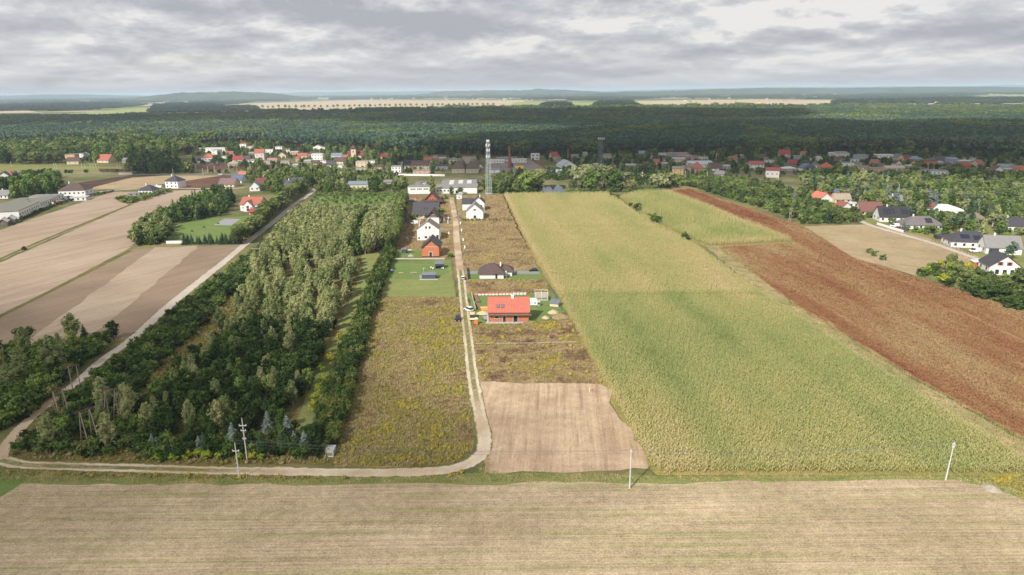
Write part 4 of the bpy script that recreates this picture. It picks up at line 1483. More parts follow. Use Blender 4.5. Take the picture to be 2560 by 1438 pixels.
# bungalow
e = H('white bungalow with brown hipped roof and grey drive', 1229, 697, 60, 13, 9.6, 'hip', 3.7, BROWNR, WHITE, -1.5, 'house', 'bungalow', wins=(0, 0), over=.9, chim=0)
w, h, d = e['w'], e['h'], e['d']
window(e, w * .2, -.004, 0.1, 0, .9, 2.0, DKFRAME)
b = MB(); b.box(w / 2 + .01, 4.2, 0, w / 2 + 3.6, d - .1, h); b.build('wing', WHITE, e)
r_ = MB(); z0 = h + .05
r_.poly([(w / 2 - 2, 3.4, z0), (w / 2 + 4.4, 3.4, z0), (w / 2 + 4.4, d + .75, z0), (w / 2 - 2, d + .75, z0), (w / 2 - 2, 6.9, h + 2.7), (w / 2 + 1.2, 6.9, h + 2.7)], [(3, 2, 1, 0), (0, 1, 5, 4), (1, 2, 5), (2, 3, 4, 5), (3, 0, 4)]); r_.build('wing_roof', BROWNR, e)
b = MB(); b.box(w / 2 + .7, 1.7, 0, w / 2 + 1.3, 2.4, h + .6); b.build('porch_pillar', WHITE, e)
c = MB(); c.box(w * .33, 4.6, h + 2.2, w * .33 + .6, 5.2, h + 4.0); c.build('chimney', WHITE, e)

# the shell house under the red roof
e = H('unfinished orange block house with bright new red tile roof', 1272, 805, 99, 27, 9.5, 'gable', 3.9, SHELLR, BLOCK, -1.5, wins=(0, 0), over=.55, skyl=0)
w, h, d = e['w'], e['h'], e['d']
rf = [c for c in e.children if c.name.startswith('roof')][0]
k_ = math.atan2(3.9, d / 2)
g = MB()
n = 24
for i in range(n + 1):                                     # battens and tile joints on the new roof
    x = -w / 2 - .5 + (w + 1.0) * i / n
    g.box(x - .03, 0, .001, x + .03, 5.9, .045)
for j in range(1, 10):
    y = 5.9 * j / 10
    g.box(-w / 2 - .5, y - .035, .046, w / 2 + .5, y + .035, .08)
o = g.build('tile_joint', plain('pale_red_joint', lin(218, 140, 120, .8), .7), rf)
o['kind'] = 'stuff'
o.location = (0, -.5, h - .5 * 3.9 / (d / 2) + .2)
o.rotation_euler = (k_, 0, 0)
for x in (-w * .265, -w * .15):
    b = MB(); b.box(-.55, 0, 0, .55, 1.5, .12); o = b.build('roof_window', DKFRAME, rf); o.location = (x, 1.0, h + 3.9 * 1.0 / (d / 2) + .22); o.rotation_euler = (k_, 0, 0)
    b = MB(); b.box(-.42, .12, .121, .42, 1.38, .14); b.build('pane', plain('grey_pane', lin(120, 126, 132, .8), .2), o)
c = MB(); c.box(w * .09 - .5, d * .43, h + 2.7, w * .09 + .5, d * .43 + .9, h + 4.7); c.build('chimney', WHITE, rf)
b = MB(); b.box(-w / 2 - .3, -1.3, h - 1.05, w / 2 + 1.0, -.35, h - .85); b.build('scaffold_deck', WOOD, e)
for i in range(9):
    x = -w / 2 + w * i / 8
    b = MB(); b.bar((x, -1.2, 0), (x, -1.2, h + .1), .05); b.build('scaffold_pole', DKSTEEL, e)
for z in (1.1, h - .1):
    b = MB(); b.bar((-w / 2, -1.26, z), (w / 2, -1.26, z), .04); b.build('scaffold_rail', DKSTEEL, e)
for x, z, ww, wh in ((-w * .30, 1.4, 1.3, .7), (-w * .115, .1, 1.0, 2.0), (w * .17, .1, 1.5, 2.2)):
    b = MB(); t = .22
    b.box(x - ww / 2 - t, -.04, z - t if z > .5 else .02, x - ww / 2, -.004, z + wh + t); b.box(x + ww / 2, -.04, z - t if z > .5 else .02, x + ww / 2 + t, -.004, z + wh + t); b.box(x - ww / 2, -.04, z + wh, x + ww / 2, -.004, z + wh + t)
    if z > .5:
        b.box(x - ww / 2, -.04, z - t, x + ww / 2, -.004, z)
    o = b.build('window_surround' if z > .5 else 'door_surround', CONC, e)
    b = MB(); b.box(x - ww / 2, -.03, z, x + ww / 2, -.006, z + wh); b.build('opening_shade_panel', plain('painted_interior_shade', (0.012, 0.01, 0.009, 1), .95), o)  # near-black panel on the wall: shade inside the opening painted as colour
b = MB(); b.box(-w / 2 - .7, -.2, 0, -w / 2 - .02, d, 3.2); b.build('side_buttress', CONC, e)
b = MB(); b.box(-w / 2 - 1, -1.9, 0, w / 2 + .5, -.05, .12); b.build('foundation_slab', CONC, e)

# ---------------------------------------------------------- garden sheds by the track
e = H('tall dark grey garden shed with open front full of junk, on the lawn', 1098, 672, 20, 12, 3.4, 'mono', .5, plain('shed_roof', lin(128, 132, 140, .8), .6), plain('shed_wall', lin(84, 90, 98, .8), .7), 0, 'garden_shed', 'shed', wins=(0, 0), over=.25)
w = e['w']; b = MB(); b.box(-w / 2 + .15, -.04, .1, w / 2 - .15, -.003, 1.5); b.build('front_shade_panel', plain('painted_interior_shade', (0.012, 0.01, 0.009, 1)), e)  # flat near-black panel, its colour stands in for shade within the shed
e = H('long low dark grey shed with light grey roof, front of the lawn', 1072, 698, 34, 10, 3.4, 'mono', .5, plain('shed_roof', lin(128, 132, 140, .8), .6), plain('shed_wall', lin(84, 90, 98, .8), .7), 0, 'garden_shed', 'shed', wins=(0, 0), over=.2)
b = MB(); b.box(-e['w'] / 2 - 1, -1.2, .02, e['w'] / 2 + 1, 0, .1); b.build('base_slab', CONC, e)
b = MB(); b.box(-e['w'] / 2 - 1.2, .6, 0, -e['w'] / 2 - .05, 2.2, 1.3); b.build('lean_to', GREYW, e)
H('small white site shed near the top of the track', 1148, 498, 13, 8, 3, 'mono', .4, LIGHTR, WHITE, 0, 'garden_shed', 'shed', wins=(1, 1), over=.2)
H('small grey shed with flat roof beside the tall hedge, near the chalet', 1027, 507, 18, 6, 3, 'flat', 0, LIGHTR, GREYW, 0, 'garden_shed', 'shed', wins=(1, 1))
H('tiny hut with red roof behind the grey shed', 1036, 498, 9, 4, 2.5, 'gable', 1.0, REDR, CREAM, 0, 'garden_shed', 'shed', wins=(1, 1))
H('low dark roofed shed under the hedge by the white van', 1013, 557, 22, 5, 4, 'mono', .5, DARKR, GREYW, 0, 'garden_shed', 'shed', wins=(0, 0))
H('grey shed by the long dark roofed house', 1012, 535, 17, 6, 4, 'flat', 0, GREYR, GREYW, 0, 'garden_shed', 'shed', wins=(1, 1))
e = H('grey box shed and carport left of the orange brick house', 1010, 634, 12, 10, 2.4, 'flat', 0, GREYR, plain('shed_wall', lin(84, 90, 98, .8)), 0, 'garden_shed', 'shed', wins=(0, 0))
b = MB(); b.box(e['w'] / 2 + .01, .4, 1.5, e['w'] / 2 + 2.6, 2.4, 1.65); b.build('carport_roof', LIGHTR, e)
# booth by the lower track
e = H('small grey roofed kiosk with glazed white front and yellow sign, by the track', 824, 1142, 20, 15, 2.1, 'mono', .25, plain('kiosk_roof', lin(176, 176, 178, .85), .5, .06), plain('kiosk_wall', lin(170, 166, 160, .85)), -3, 'kiosk', 'kiosk', wins=(0, 0), over=.12)
w, h = e['w'], e['h']
b = MB()
for a in ((-w / 2, -.06, .02, -w / 2 + .12, -.003, h - .02), (w / 2 - .12, -.06, .02, w / 2, -.003, h - .02), (-w / 2 + .12, -.06, .02, w / 2 - .12, -.003, .22), (-w / 2 + .12, -.06, h - .12, w / 2 - .12, -.003, h - .02)):
    b.box(*a)
b.build('front_frame', FRAME, e)
b = MB(); b.box(-w / 2 + .12, -.03, .22, w / 2 - .12, -.004, h - .36); b.build('front_pane', plain('kiosk_pane', lin(150, 158, 162, .7), .15, .3, scale=5), e)
b = MB(); b.box(-w / 2 + .14, -.05, h - .34, w / 2 - .14, -.004, h - .14); b.build('sign_board', plain('yellow_sign', lin(226, 214, 70, .85), .6), e)

# ---------------------------------------------------------- warehouses
e = H('large grey roofed hall with three pale skylight strips', 1146, 472, 88, 5, 42, 'gable', 3.2, plain('hall_roof', lin(134, 132, 136, .85), .7, .1), GREYW, 0, 'warehouse', 'warehouse', wins=(0, 0), over=.3)
w, h, d = e['w'], e['h'], e['d']
kk = math.atan2(3.2, d / 2)
for u in (-.22, .04, .29):
    b = MB(); b.box(-2.0, 2, 0, 2.0, d / 2 - 2, .1); o = b.build('skylight', SKYL, e); o.location = (w * u, 0, h + .26); o.rotation_euler = (kk, 0, 0)
e = H('long white flat roofed warehouse with three groups of small windows', 1048, 485, 56, 17, 12, 'flat', 0, GREYR, WHITE, 0, 'warehouse', 'warehouse', wins=(0, 0))
w, h = e['w'], e['h']
for gx in (-.27, .02, .31):
    for k in (-1, 0, 1):
        window(e, w * gx + k * 1.35, -.004, h * .62, 0, 1.1, .9, DKFRAME)
e = H('low white warehouse with pale roof behind the poplar', 1112, 484, 44, 13, 14, 'mono', 1.0, GREYR, WHITE, 0, 'warehouse', 'warehouse', wins=(5, 1), fr=DKFRAME)
e = H('white flat roofed warehouse beside the lattice mast', 1164, 484, 57, 15, 15, 'mono', 1.0, GREYR, WHITE, 0, 'warehouse', 'warehouse', wins=(0, 0))
window(e, -e['w'] * .38, -.004, .2, 0, 2.2, 2.4, DKFRAME)
H('cream hall with blue grey roof and brick gable end, behind the orchard', 896, 474, 52, 12, 12, 'gable', 2.2, SLATER, CREAM, 0, 'hall', 'hall', wins=(5, 1))
H('brown barn with arched roof, left one of the twin barns', 1146, 433, 32, 10, 34, 'vault', 8.0, plain('barn_roof', lin(120, 108, 98, .85), .85, .2), BEIGE, 0, 'barn', 'barn', wins=(3, 1))
H('brown barn with arched roof, right one of the twin barns', 1180, 433, 31, 10, 34, 'vault', 8.0, plain('barn_roof', lin(120, 108, 98, .85), .85, .2), BEIGE, 0, 'barn', 'barn', wins=(3, 1))
H('long building with brown roof and blue solar end, behind the railway wall', 1042, 425, 62, 11, 12, 'gable', 4.5, BROWNR, CREAM, 0, 'hall', 'hall', wins=(7, 2), solar=[(.1, .1, 9, 6.0)])
H('white two storey block house beside the long brown roof', 991, 432, 24, 15, 11, 'flat', 0, GREYR, WHITE, 0, wins=(3, 2), side=2, fr=DKFRAME)
H('row of low brick garages in front of the brown roofed building', 1056, 434, 46, 7, 6, 'flat', 0, GREYR, PINKW, 0, 'garage', 'garage', wins=(4, 1))
H('low dark open shelter left of the twin barns', 1103, 424, 34, 9, 8, 'mono', .8, plain('black_sheet', lin(60, 62, 66, .8), .7), GREYW, 0, 'shelter', 'shelter', wins=(2, 1))
H('white wall fragment house among trees above the railway', 963, 417, 12, 7, 8, 'flat', 0, LIGHTR, WHITE, 0, wins=(1, 1))
H('cream flat roofed house right of the dark fir', 905, 419, 30, 14, 10, 'flat', 0, BEIGE, CREAM, 0, wins=(3, 2))
H('grey garden wall building below the cream flat house', 898, 426, 36, 6, 5, 'flat', 0, GREYR, BEIGE, 0, 'garage', 'garage', wins=(2, 1))
H('red roofed house with white chimney at the forest edge', 958, 397, 24, 5, 10, 'hip', 3.5, BRIGHTR, CREAM, 0, wins=(3, 1), chim=1)
H('cream garage house with dark opening, left of the barns', 1134, 409, 24, 9, 10, 'hip', 2.2, GREYR, CREAM, 0, wins=(2, 1), win=(2.4, 2.0))
H('brick and cream house with thin red chimney behind the barns', 1173, 409, 34, 17, 10, 'flat', 0, MAROON, BEIGE, 0, wins=(4, 2))
H('orange shed by the forest behind the railway', 1088, 396, 11, 6, 7, 'flat', 0, GREYR, PINKW, 0, 'shed', 'shed', wins=(1, 1))
H('white works office block left of the tall brick chimney', 1240, 408, 42, 7, 10, 'flat', 0, LIGHTR, WHITE, 0, 'office_block', 'office', wins=(6, 1))
H('white works building right of the tall brick chimney', 1298, 407, 36, 8, 9, 'flat', 0, LIGHTR, WHITE, 0, 'office_block', 'office', wins=(5, 1))
H('pale blue grey works shed beside the lattice mast', 1236, 432, 26, 7, 8, 'mono', .8, SLATER, WHITE, 0, 'works_shed', 'shed', wins=(1, 1))
H('grey works shed along the back of the yard', 1262, 402, 40, 6, 8, 'mono', .8, GREYR, BEIGE, 0, 'works_shed', 'shed', wins=(3, 1))
H('red roofed lean-to at the lower corner of the works yard', 1352, 432, 18, 4, 4, 'mono', .6, BRIGHTR, BEIGE, -38, 'works_shed', 'shed', wins=(0, 0))
H('white cube house with dark balconies at the forest edge', 1338, 400, 21, 14, 10, 'flat', 0, LIGHTR, WHITE, 0, wins=(2, 2), win=(2.2, 1.6))
H('house with red gable roof right of the white cube', 1389, 400, 18, 9, 10, 'gable', 4.6, REDR, CREAM, 25, wins=(2, 2), side=2, chim=1)
H('small grey gable annex beside the red gable house', 1400, 406, 9, 6, 8, 'gablef', 3, GREYR, BEIGE, 20, wins=(1, 1))
H('pale blue grey barn roof below the second brick chimney', 1423, 420, 38, 5, 22, 'gablef', 5, plain('pale_blue_sheet', lin(170, 180, 190, .85), .6), WHITE, 12, 'barn', 'barn', wins=(0, 0))
H('low grey house behind the dark bushes at the forest edge', 1440, 395, 22, 7, 10, 'flat', 0, GREYR, GREYW, 0, wins=(3, 1))
H('small dark shed at the foot of the dark mast', 1490, 421, 13, 10, 5, 'flat', 0, LIGHTR, GREYW, 0, 'works_shed', 'shed', wins=(1, 1), win=(2.2, 2.4))
H('beige two storey house right of the dark mast', 1519, 401, 18, 14, 9, 'flat', 0, GREYR, BEIGE, 0, wins=(3, 2))
H('small grey roofed house in the trees left of the dark mast', 1462, 392, 13, 5, 8, 'gable', 3, GREYR, BEIGE, 0, wins=(2, 1))

# ---------------------------------------------------------- village, right part
VR = [
    ('white flat house at the left end of the right village', 1659, 392, 20, 8, 10, 'flat', 0, GREYR, WHITE, 0, (3, 1)),
    ('long pink block house with orange corner', 1696, 394, 50, 10, 12, 'flat', 0, GREYR, PINKW, 0, (6, 2)),
    ('house with dark blue hipped roof in front of the pink block', 1686, 401, 22, 7, 10, 'hip', 4, BLUER, PINKW, 0, (3, 1)),
    ('pinkish white house below the dark blue roof', 1699, 409, 30, 12, 10, 'flat', 0, LIGHTR, plain('rosy_render', lin(226, 212, 206, .85)), 0, (4, 2)),
    ('orange walled house with grey roof near the pale chimney', 1726, 400, 18, 8, 9, 'hip', 2, SLATER, PINKW, 0, (3, 1)),
    ('low brick house at the forest edge near the pale chimney', 1744, 397, 22, 6, 9, 'flat', 0, MAROON, PINKW, 0, (3, 1)),
    ('long white hall with dark roof panels before the pale chimney', 1756, 419, 60, 8, 16, 'mono', 2.0, plain('white_hall_roof', lin(190, 194, 196, .85), .6), WHITE, 0, (4, 1)),
    ('yellow house with blank side wall at the willows', 1694, 438, 28, 16, 10, 'mono', 1.0, GREYR, YELLW, -14, (2, 2)),
    ('small red and grey house behind the yellow house', 1710, 424, 16, 7, 8, 'flat', 0, GREYR, PINKW, 0, (2, 1)),
    ('peach house with red pyramid roof', 1747, 432, 24, 11, 10, 'hip', 6, TERRAR, PINKW, 10, (2, 1)),
    ('green grey gable house left of the peach house', 1733, 426, 12, 8, 9, 'gablef', 3, GREYR, plain('pale_green_render', lin(196, 206, 160, .85)), 15, (1, 1)),
    ('white house with long brown roof by the pale chimney', 1789, 427, 30, 6, 10, 'gable', 5, BROWNR, WHITE, 0, (3, 1)),
    ('white kiosk with red stripe beside the village road', 1817, 424, 17, 9, 7, 'flat', 0, LIGHTR, GREYW, 0, (2, 1)),
    ('long sloping grey shed roof below the brown roofed house', 1798, 440, 26, 4, 12, 'mono', 2.0, plain('weathered_sheet', lin(166, 160, 156, .85)), BEIGE, -25, (0, 0)),
    ('white sheds row beside the paved yard', 1577, 418, 26, 6, 5, 'flat', 0, LIGHTR, GREYW, 0, (3, 1)),
    ('pale grey house deep in the trees left of the right village', 1632, 404, 10, 6, 8, 'gablef', 3, SLATER, LILACW, 0, (1, 1)),
    ('white and dark house left of the pink block', 1655, 404, 16, 8, 8, 'gable', 3, DARKR, WHITE, 0, (2, 1)),
    ('bluish roofed house in dark trees near the forest edge', 1606, 390, 16, 6, 8, 'gable', 3, SLATER, GREYW, 0, (2, 1)),
    ('white house with bright red roof left of the village road', 1892, 424, 34, 12, 12, 'mono', 2.4, BRIGHTR, WHITE, -12, (4, 2)),
    ('big white building with bright red roof and grey plinth', 1930, 444, 32, 17, 16, 'gable', 2.0, BRIGHTR, WHITE, -22, (3, 1)),
    ('white house with dark red roof and dormer at the forest edge', 1961, 394, 26, 8, 12, 'gable', 5.0, REDR, WHITE, -12, (3, 1)),
    ('grey flat house below the dark red roof', 1992, 402, 26, 11, 9, 'flat', 0, GREYR, LILACW, 0, (3, 2)),
    ('small white house in trees left of the orange roof', 2047, 402, 18, 8, 8, 'flat', 0, LIGHTR, WHITE, 0, (2, 1)),
    ('red gable roof in the middle of the right village', 1983, 415, 20, 5, 9, 'gable', 4, REDR, GREYW, 0, (2, 1)),
    ('pale roofed low building right of the big white one', 1974, 428, 34, 6, 9, 'hip', 1.6, LIGHTR, BEIGE, 0, (3, 1)),
    ('house with curved blue roof', 2024, 428, 34, 6, 10, 'vault', 4.5, BLUER, WHITE, 8, (3, 1)),
    ('white shed beside the curved blue roof', 2047, 423, 14, 9, 7, 'flat', 0, GREYR, WHITE, 0, (2, 1)),
    ('cream house with bright orange hipped roof', 2070, 427, 28, 8, 11, 'hip', 4.4, plain('vivid_orange_tiles', lin(196, 98, 74, .8), .65), CREAM, 0, (3, 1)),
    ('long white row house at the forest edge', 2082, 390, 26, 7, 10, 'flat', 0, LIGHTR, WHITE, 0, (4, 1)),
    ('second white row house at the forest edge, right of the long one', 2108, 392, 30, 8, 10, 'mono', 1.5, GREYR, WHITE, 0, (4, 1)),
    ('white flat house with grey roof slab right of the orange roof', 2117, 418, 34, 10, 10, 'flat', 0, SLATER, WHITE, -10, (3, 1)),
    ('grey terraced block of three steps', 2158, 401, 26, 12, 12, 'flat', 0, SLATER, LILACW, 0, (3, 2)),
    ('pinkish flat garages in the right village', 2157, 426, 35, 9, 9, 'flat', 0, GREYR, PINKW, -4, (4, 1)),
    ('small flat house behind the pinkish garages', 2148, 414, 12, 6, 7, 'flat', 0, GREYR, BEIGE, 0, (1, 1)),
    ('pink wall house left of the long cream building', 2193, 430, 30, 9, 8, 'flat', 0, GREYR, PINKW, 0, (3, 1)),
    ('long cream low building in the right village', 2238, 428, 48, 8, 9, 'gable', 1.6, BEIGE, CREAM, 0, (5, 1)),
    ('white flat roofed long house left of the yellow gable', 2213, 396, 48, 8, 10, 'flat', 0, LIGHTR, WHITE, 0, (6, 1)),
    ('house with yellow gable and red lower storey', 2250, 407, 16, 12, 10, 'gablef', 4.0, BLUER, YELLW, 0, (2, 2)),
    ('white gable house below the yellow gable', 2246, 416, 16, 7, 8, 'gablef', 3, MAROON, WHITE, 0, (2, 1)),
    ('house with dull red roof right of the yellow gable', 2269, 403, 18, 6, 9, 'gable', 3.5, MAROON, GREYW, 0, (2, 1)),
    ('house with grey hipped roof behind the orange house', 2293, 404, 32, 5, 12, 'hip', 3.4, SLATER, GREYW, 0, (3, 1)),
    ('small cream gable house near the orange one', 2283, 413, 12, 6, 8, 'gablef', 3, BROWNR, YELLW, 0, (1, 1)),
    ('deep orange house with balcony', 2329, 414, 28, 11, 10, 'hip', 2.4, BROWNR, ORANGEW, 0, (3, 2)),
    ('dark roofed house right of the orange house', 2354, 405, 30, 6, 10, 'gable', 3, DARKR, GREYW, 0, (3, 1)),
    ('white low house in front of the dark roofed one', 2350, 412, 18, 6, 8, 'flat', 0, LIGHTR, LILACW, 0, (2, 1)),
    ('lilac grey block house with grey roof', 2384, 411, 24, 12, 10, 'mono', 1.2, SLATER, LILACW, -8, (3, 2)),
    ('long pale lilac house right of the lilac block', 2411, 412, 34, 9, 10, 'flat', 0, LIGHTR, LILACW, 0, (4, 1)),
    ('red house with white arch below the lilac house', 2413, 426, 22, 10, 10, 'gable', 3, REDR, plain('red_render', lin(196, 84, 72, .85)), 0, (1, 1)),
    ('white house with red edged flat roofs in the right village', 2346, 438, 46, 10, 12, 'flat', 0, GREYR, WHITE, -8, (5, 1)),
    ('low dark roofed house left of the red edged roofs', 2309, 429, 26, 5, 9, 'mono', 1, DARKR, WHITE, 0, (3, 1)),
    ('white gable house with maroon roof at the right edge', 2497, 434, 26, 7, 12, 'gablef', 4, MAROON, WHITE, -14, (2, 1)),
    ('white house with dark window band and grey roof at the right edge', 2524, 431, 34, 12, 12, 'mono', 2, SLATER, WHITE, -10, (4, 1)),
    ('brown roofed cream house at the far right edge', 2552, 432, 34, 7, 12, 'gable', 3.5, TERRAR, CREAM, -8, (4, 1)),
]
VL = [
    ('house with orange roof behind trees at the left edge', 14, 447, 36, 6, 12, 'hip', 5, TERRAR, CREAM, 0, (3, 1)),
    ('white gable house with dark roof at the left edge', 10, 449, 26, 8, 10, 'gablef', 4, DARKR, WHITE, 20, (2, 1)),
    ('grey gable roof right of the orange roof at the left edge', 52, 447, 14, 6, 9, 'gablef', 4, SLATER, GREYW, 15, (1, 1)),
    ('yellow cube house with flat roof at the left woods', 176, 401, 24, 14, 10, 'flat', 0, GREYR, YELLW, 0, (3, 2)),
    ('white and blue grey terraced house beside the yellow cube', 198, 398, 24, 13, 10, 'flat', 0, SLATER, WHITE, 0, (3, 2)),
    ('white gable house with dark roof beside the yellow cube', 217, 396, 20, 8, 10, 'gablef', 4.5, BROWNR, WHITE, 30, (2, 1)),
    ('cream house with brown roof below the yellow cube', 182, 411, 26, 8, 10, 'gable', 4, BROWNR, CREAM, 14, (2, 1)),
    ('house with big terracotta half hip roof near the railway', 257, 407, 34, 6, 14, 'gable', 6.5, TERRAR, CREAM, -14, (3, 1)),
    ('small grey gable house right of the terracotta roof', 313, 408, 14, 6, 8, 'gable', 3, GREYR, BEIGE, 0, (2, 1)),
    ('large white villa with brown hipped roof, left of the beige field', 181, 490, 62, 13, 15, 'hip', 5.5, BROWNR, WHITE, 8, (6, 1)),
    ('long white flat block behind the workshop', 110, 502, 66, 11, 10, 'flat', 0, GREYR, WHITE, 6, (5, 1)),
    ('low white garages by the parked cars', 196, 502, 36, 8, 8, 'flat', 0, LIGHTR, WHITE, 10, (3, 1)),
    ('grey roofed white house at the left edge behind trees', 4, 497, 32, 8, 12, 'gable', 3.5, GREYR, WHITE, 0, (3, 1)),
    ('white bungalow with dark hipped roof at the field corner', 364, 486, 38, 9, 12, 'hip', 4.2, DARKR, WHITE, -8, (4, 1)),
    ('white garage right of the dark roofed bungalow', 393, 475, 16, 5, 6, 'gable', 1.5, LIGHTR, WHITE, 0, (1, 1)),
    ('long grey shed left of the dark roofed bungalow', 335, 489, 26, 4, 6, 'flat', 0, GREYR, GREYW, 10, (2, 1)),
    ('tall white house with dark hipped roof and balcony', 430, 471, 34, 17, 12, 'hip', 4.6, DARKR, WHITE, -8, (3, 2)),
    ('house with mauve brown roof behind dark bushes', 566, 468, 40, 7, 12, 'gable', 4.6, plain('mauve_tiles', lin(128, 104, 100, .85)), CREAM, -4, (3, 1)),
    ('dark roofed house with white dormer gable', 590, 458, 30, 7, 11, 'gable', 4.6, BLUER, WHITE, -8, (3, 1)),
    ('vivid orange roof behind the dark roofed house', 603, 450, 20, 8, 9, 'gable', 4.6, ORANGER, REDR, -12, (2, 1)),
    ('white gable house with slate roof near the red villa', 637, 478, 24, 11, 10, 'gablef', 4, SLATER, WHITE, 10, (2, 1)),
    ('white house with dark red roof below the fir trees', 650, 467, 26, 8, 10, 'gable', 4.2, MAROON, WHITE, 0, (3, 1)),
    ('white villa with terracotta cross roofs beside the garden', 626, 528, 52, 16, 12, 'gable', 4.6, TERRAR, WHITE, -8, (3, 1)),
    ('small brick hut with red roof left of the villa', 629, 537, 12, 7, 4, 'gable', 1.6, REDR, PINKW, 0, (1, 1)),
    ('long white flat block in the left village', 537, 380, 54, 9, 12, 'flat', 0, LIGHTR, WHITE, 0, (7, 1)),
    ('white tall house in front of the long white block', 540, 393, 20, 17, 10, 'flat', 0, GREYR, WHITE, 0, (2, 3)),
    ('white house with wide orange hipped roof by the scrap yard', 519, 404, 30, 9, 12, 'hip', 4.6, ORANGER, WHITE, 0, (4, 1)),
    ('peach house left of the long white block', 495, 380, 16, 8, 9, 'flat', 0, LIGHTR, PINKW, 0, (2, 1)),
    ('dark roofed barn beside the scrap yard', 502, 398, 22, 8, 10, 'flat', 0, DARKR, GREYW, 0, (2, 1)),
    ('house with bright crimson roof in the left village', 593, 407, 23, 7, 10, 'gable', 4.2, BRIGHTR, WHITE, 0, (3, 1)),
    ('dark brown roof right of the crimson roof', 614, 404, 18, 6, 9, 'gable', 3.6, BROWNR, BEIGE, 0, (2, 1)),
    ('open barn with tan roof below the crimson roof', 582, 415, 28, 5, 8, 'mono', 1.4, TANR, GREYW, -6, (0, 0)),
    ('grey roofed shed at the meadow edge of the left village', 631, 407, 22, 5, 8, 'mono', 1.2, GREYR, WHITE, -10, (2, 1)),
    ('white and red house at the forest edge', 608, 370, 16, 10, 9, 'mono', 1, TERRAR, WHITE, 0, (2, 2)),
    ('pale low house right of the white and red one', 625, 372, 12, 5, 8, 'flat', 0, LIGHTR, CREAM, 0, (2, 1)),
    ('pinkish white house with orange gable in the left village', 650, 405, 22, 22, 10, 'gable', 4.2, TERRAR, plain('rosy_render', lin(226, 212, 206, .85)), 8, (2, 2)),
    ('white long shed with thin chimney at the forest edge', 676, 384, 26, 9, 10, 'flat', 0, LIGHTR, WHITE, 0, (3, 1)),
    ('white house with open side at the forest edge', 697, 376, 17, 9, 9, 'flat', 0, GREYR, WHITE, 0, (2, 2)),
    ('cream gable house with brown roof in the left village', 705, 396, 19, 8, 10, 'gablef', 3.6, BROWNR, CREAM, 8, (2, 1)),
    ('pinkish brown block house by the field', 681, 406, 24, 11, 10, 'flat', 0, MAROON, PINKW, 6, (3, 2)),
    ('beige flat shed by the brown field', 665, 412, 21, 9, 8, 'flat', 0, GREYR, BEIGE, 0, (3, 1)),
    ('beige grey shed right of the brown field', 713, 412, 21, 9, 9, 'flat', 0, GREYR, BEIGE, 6, (2, 1)),
    ('house with wide white roof slab in the left village', 735, 388, 20, 8, 10, 'flat', 0, LIGHTR, PINKW, 0, (3, 1)),
    ('small brick house beside the dark fir', 744, 405, 9, 8, 7, 'gable', 2, TERRAR, PINKW, 0, (1, 1)),
    ('long white house beside the big dark tree', 793, 400, 28, 14, 10, 'flat', 0, LIGHTR, WHITE, 0, (4, 2)),
    ('grey gable roofs left of the church', 841, 398, 26, 8, 10, 'gable', 3, SLATER, WHITE, 0, (3, 1)),
    ('white gable house at the forest edge above the church', 794, 373, 24, 5, 9, 'gablef', 3, GREYR, WHITE, 0, (1, 1)),
    ('grey hall at the forest edge above the church', 814, 374, 20, 6, 9, 'flat', 0, SLATER, WHITE, 0, (3, 1)),
    ('cream gable house with long brown roof below the church', 846, 413, 28, 9, 10, 'gable', 4.4, BROWNR, CREAM, -18, (3, 1)),
    ('dark roofed white house by the lower trees', 825, 420, 18, 7, 9, 'gable', 4.4, DARKR, WHITE, -8, (2, 1)),
    ('small white house below the dark roof', 850, 424, 12, 8, 7, 'gablef', 2, LIGHTR, WHITE, 0, (1, 1)),
    ('long house with dark blue roof at the upper lane', 722, 475, 30, 8, 10, 'gable', 4.8, plain('dark_blue_tiles', lin(84, 84, 98, .8), .6), WHITE, -14, (3, 1)),
    ('second dark blue roof with white chimneys at the upper lane', 741, 470, 28, 8, 10, 'gable', 5.6, plain('dark_blue_tiles', lin(84, 84, 98, .8), .6), WHITE, -4, (3, 1)),
    ('grey shed roofs behind the orchard trees', 972, 462, 28, 6, 8, 'mono', 1.2, plain('corrugated_grey', lin(142, 140, 142, .85), .6), BEIGE, 0, (2, 1)),
]
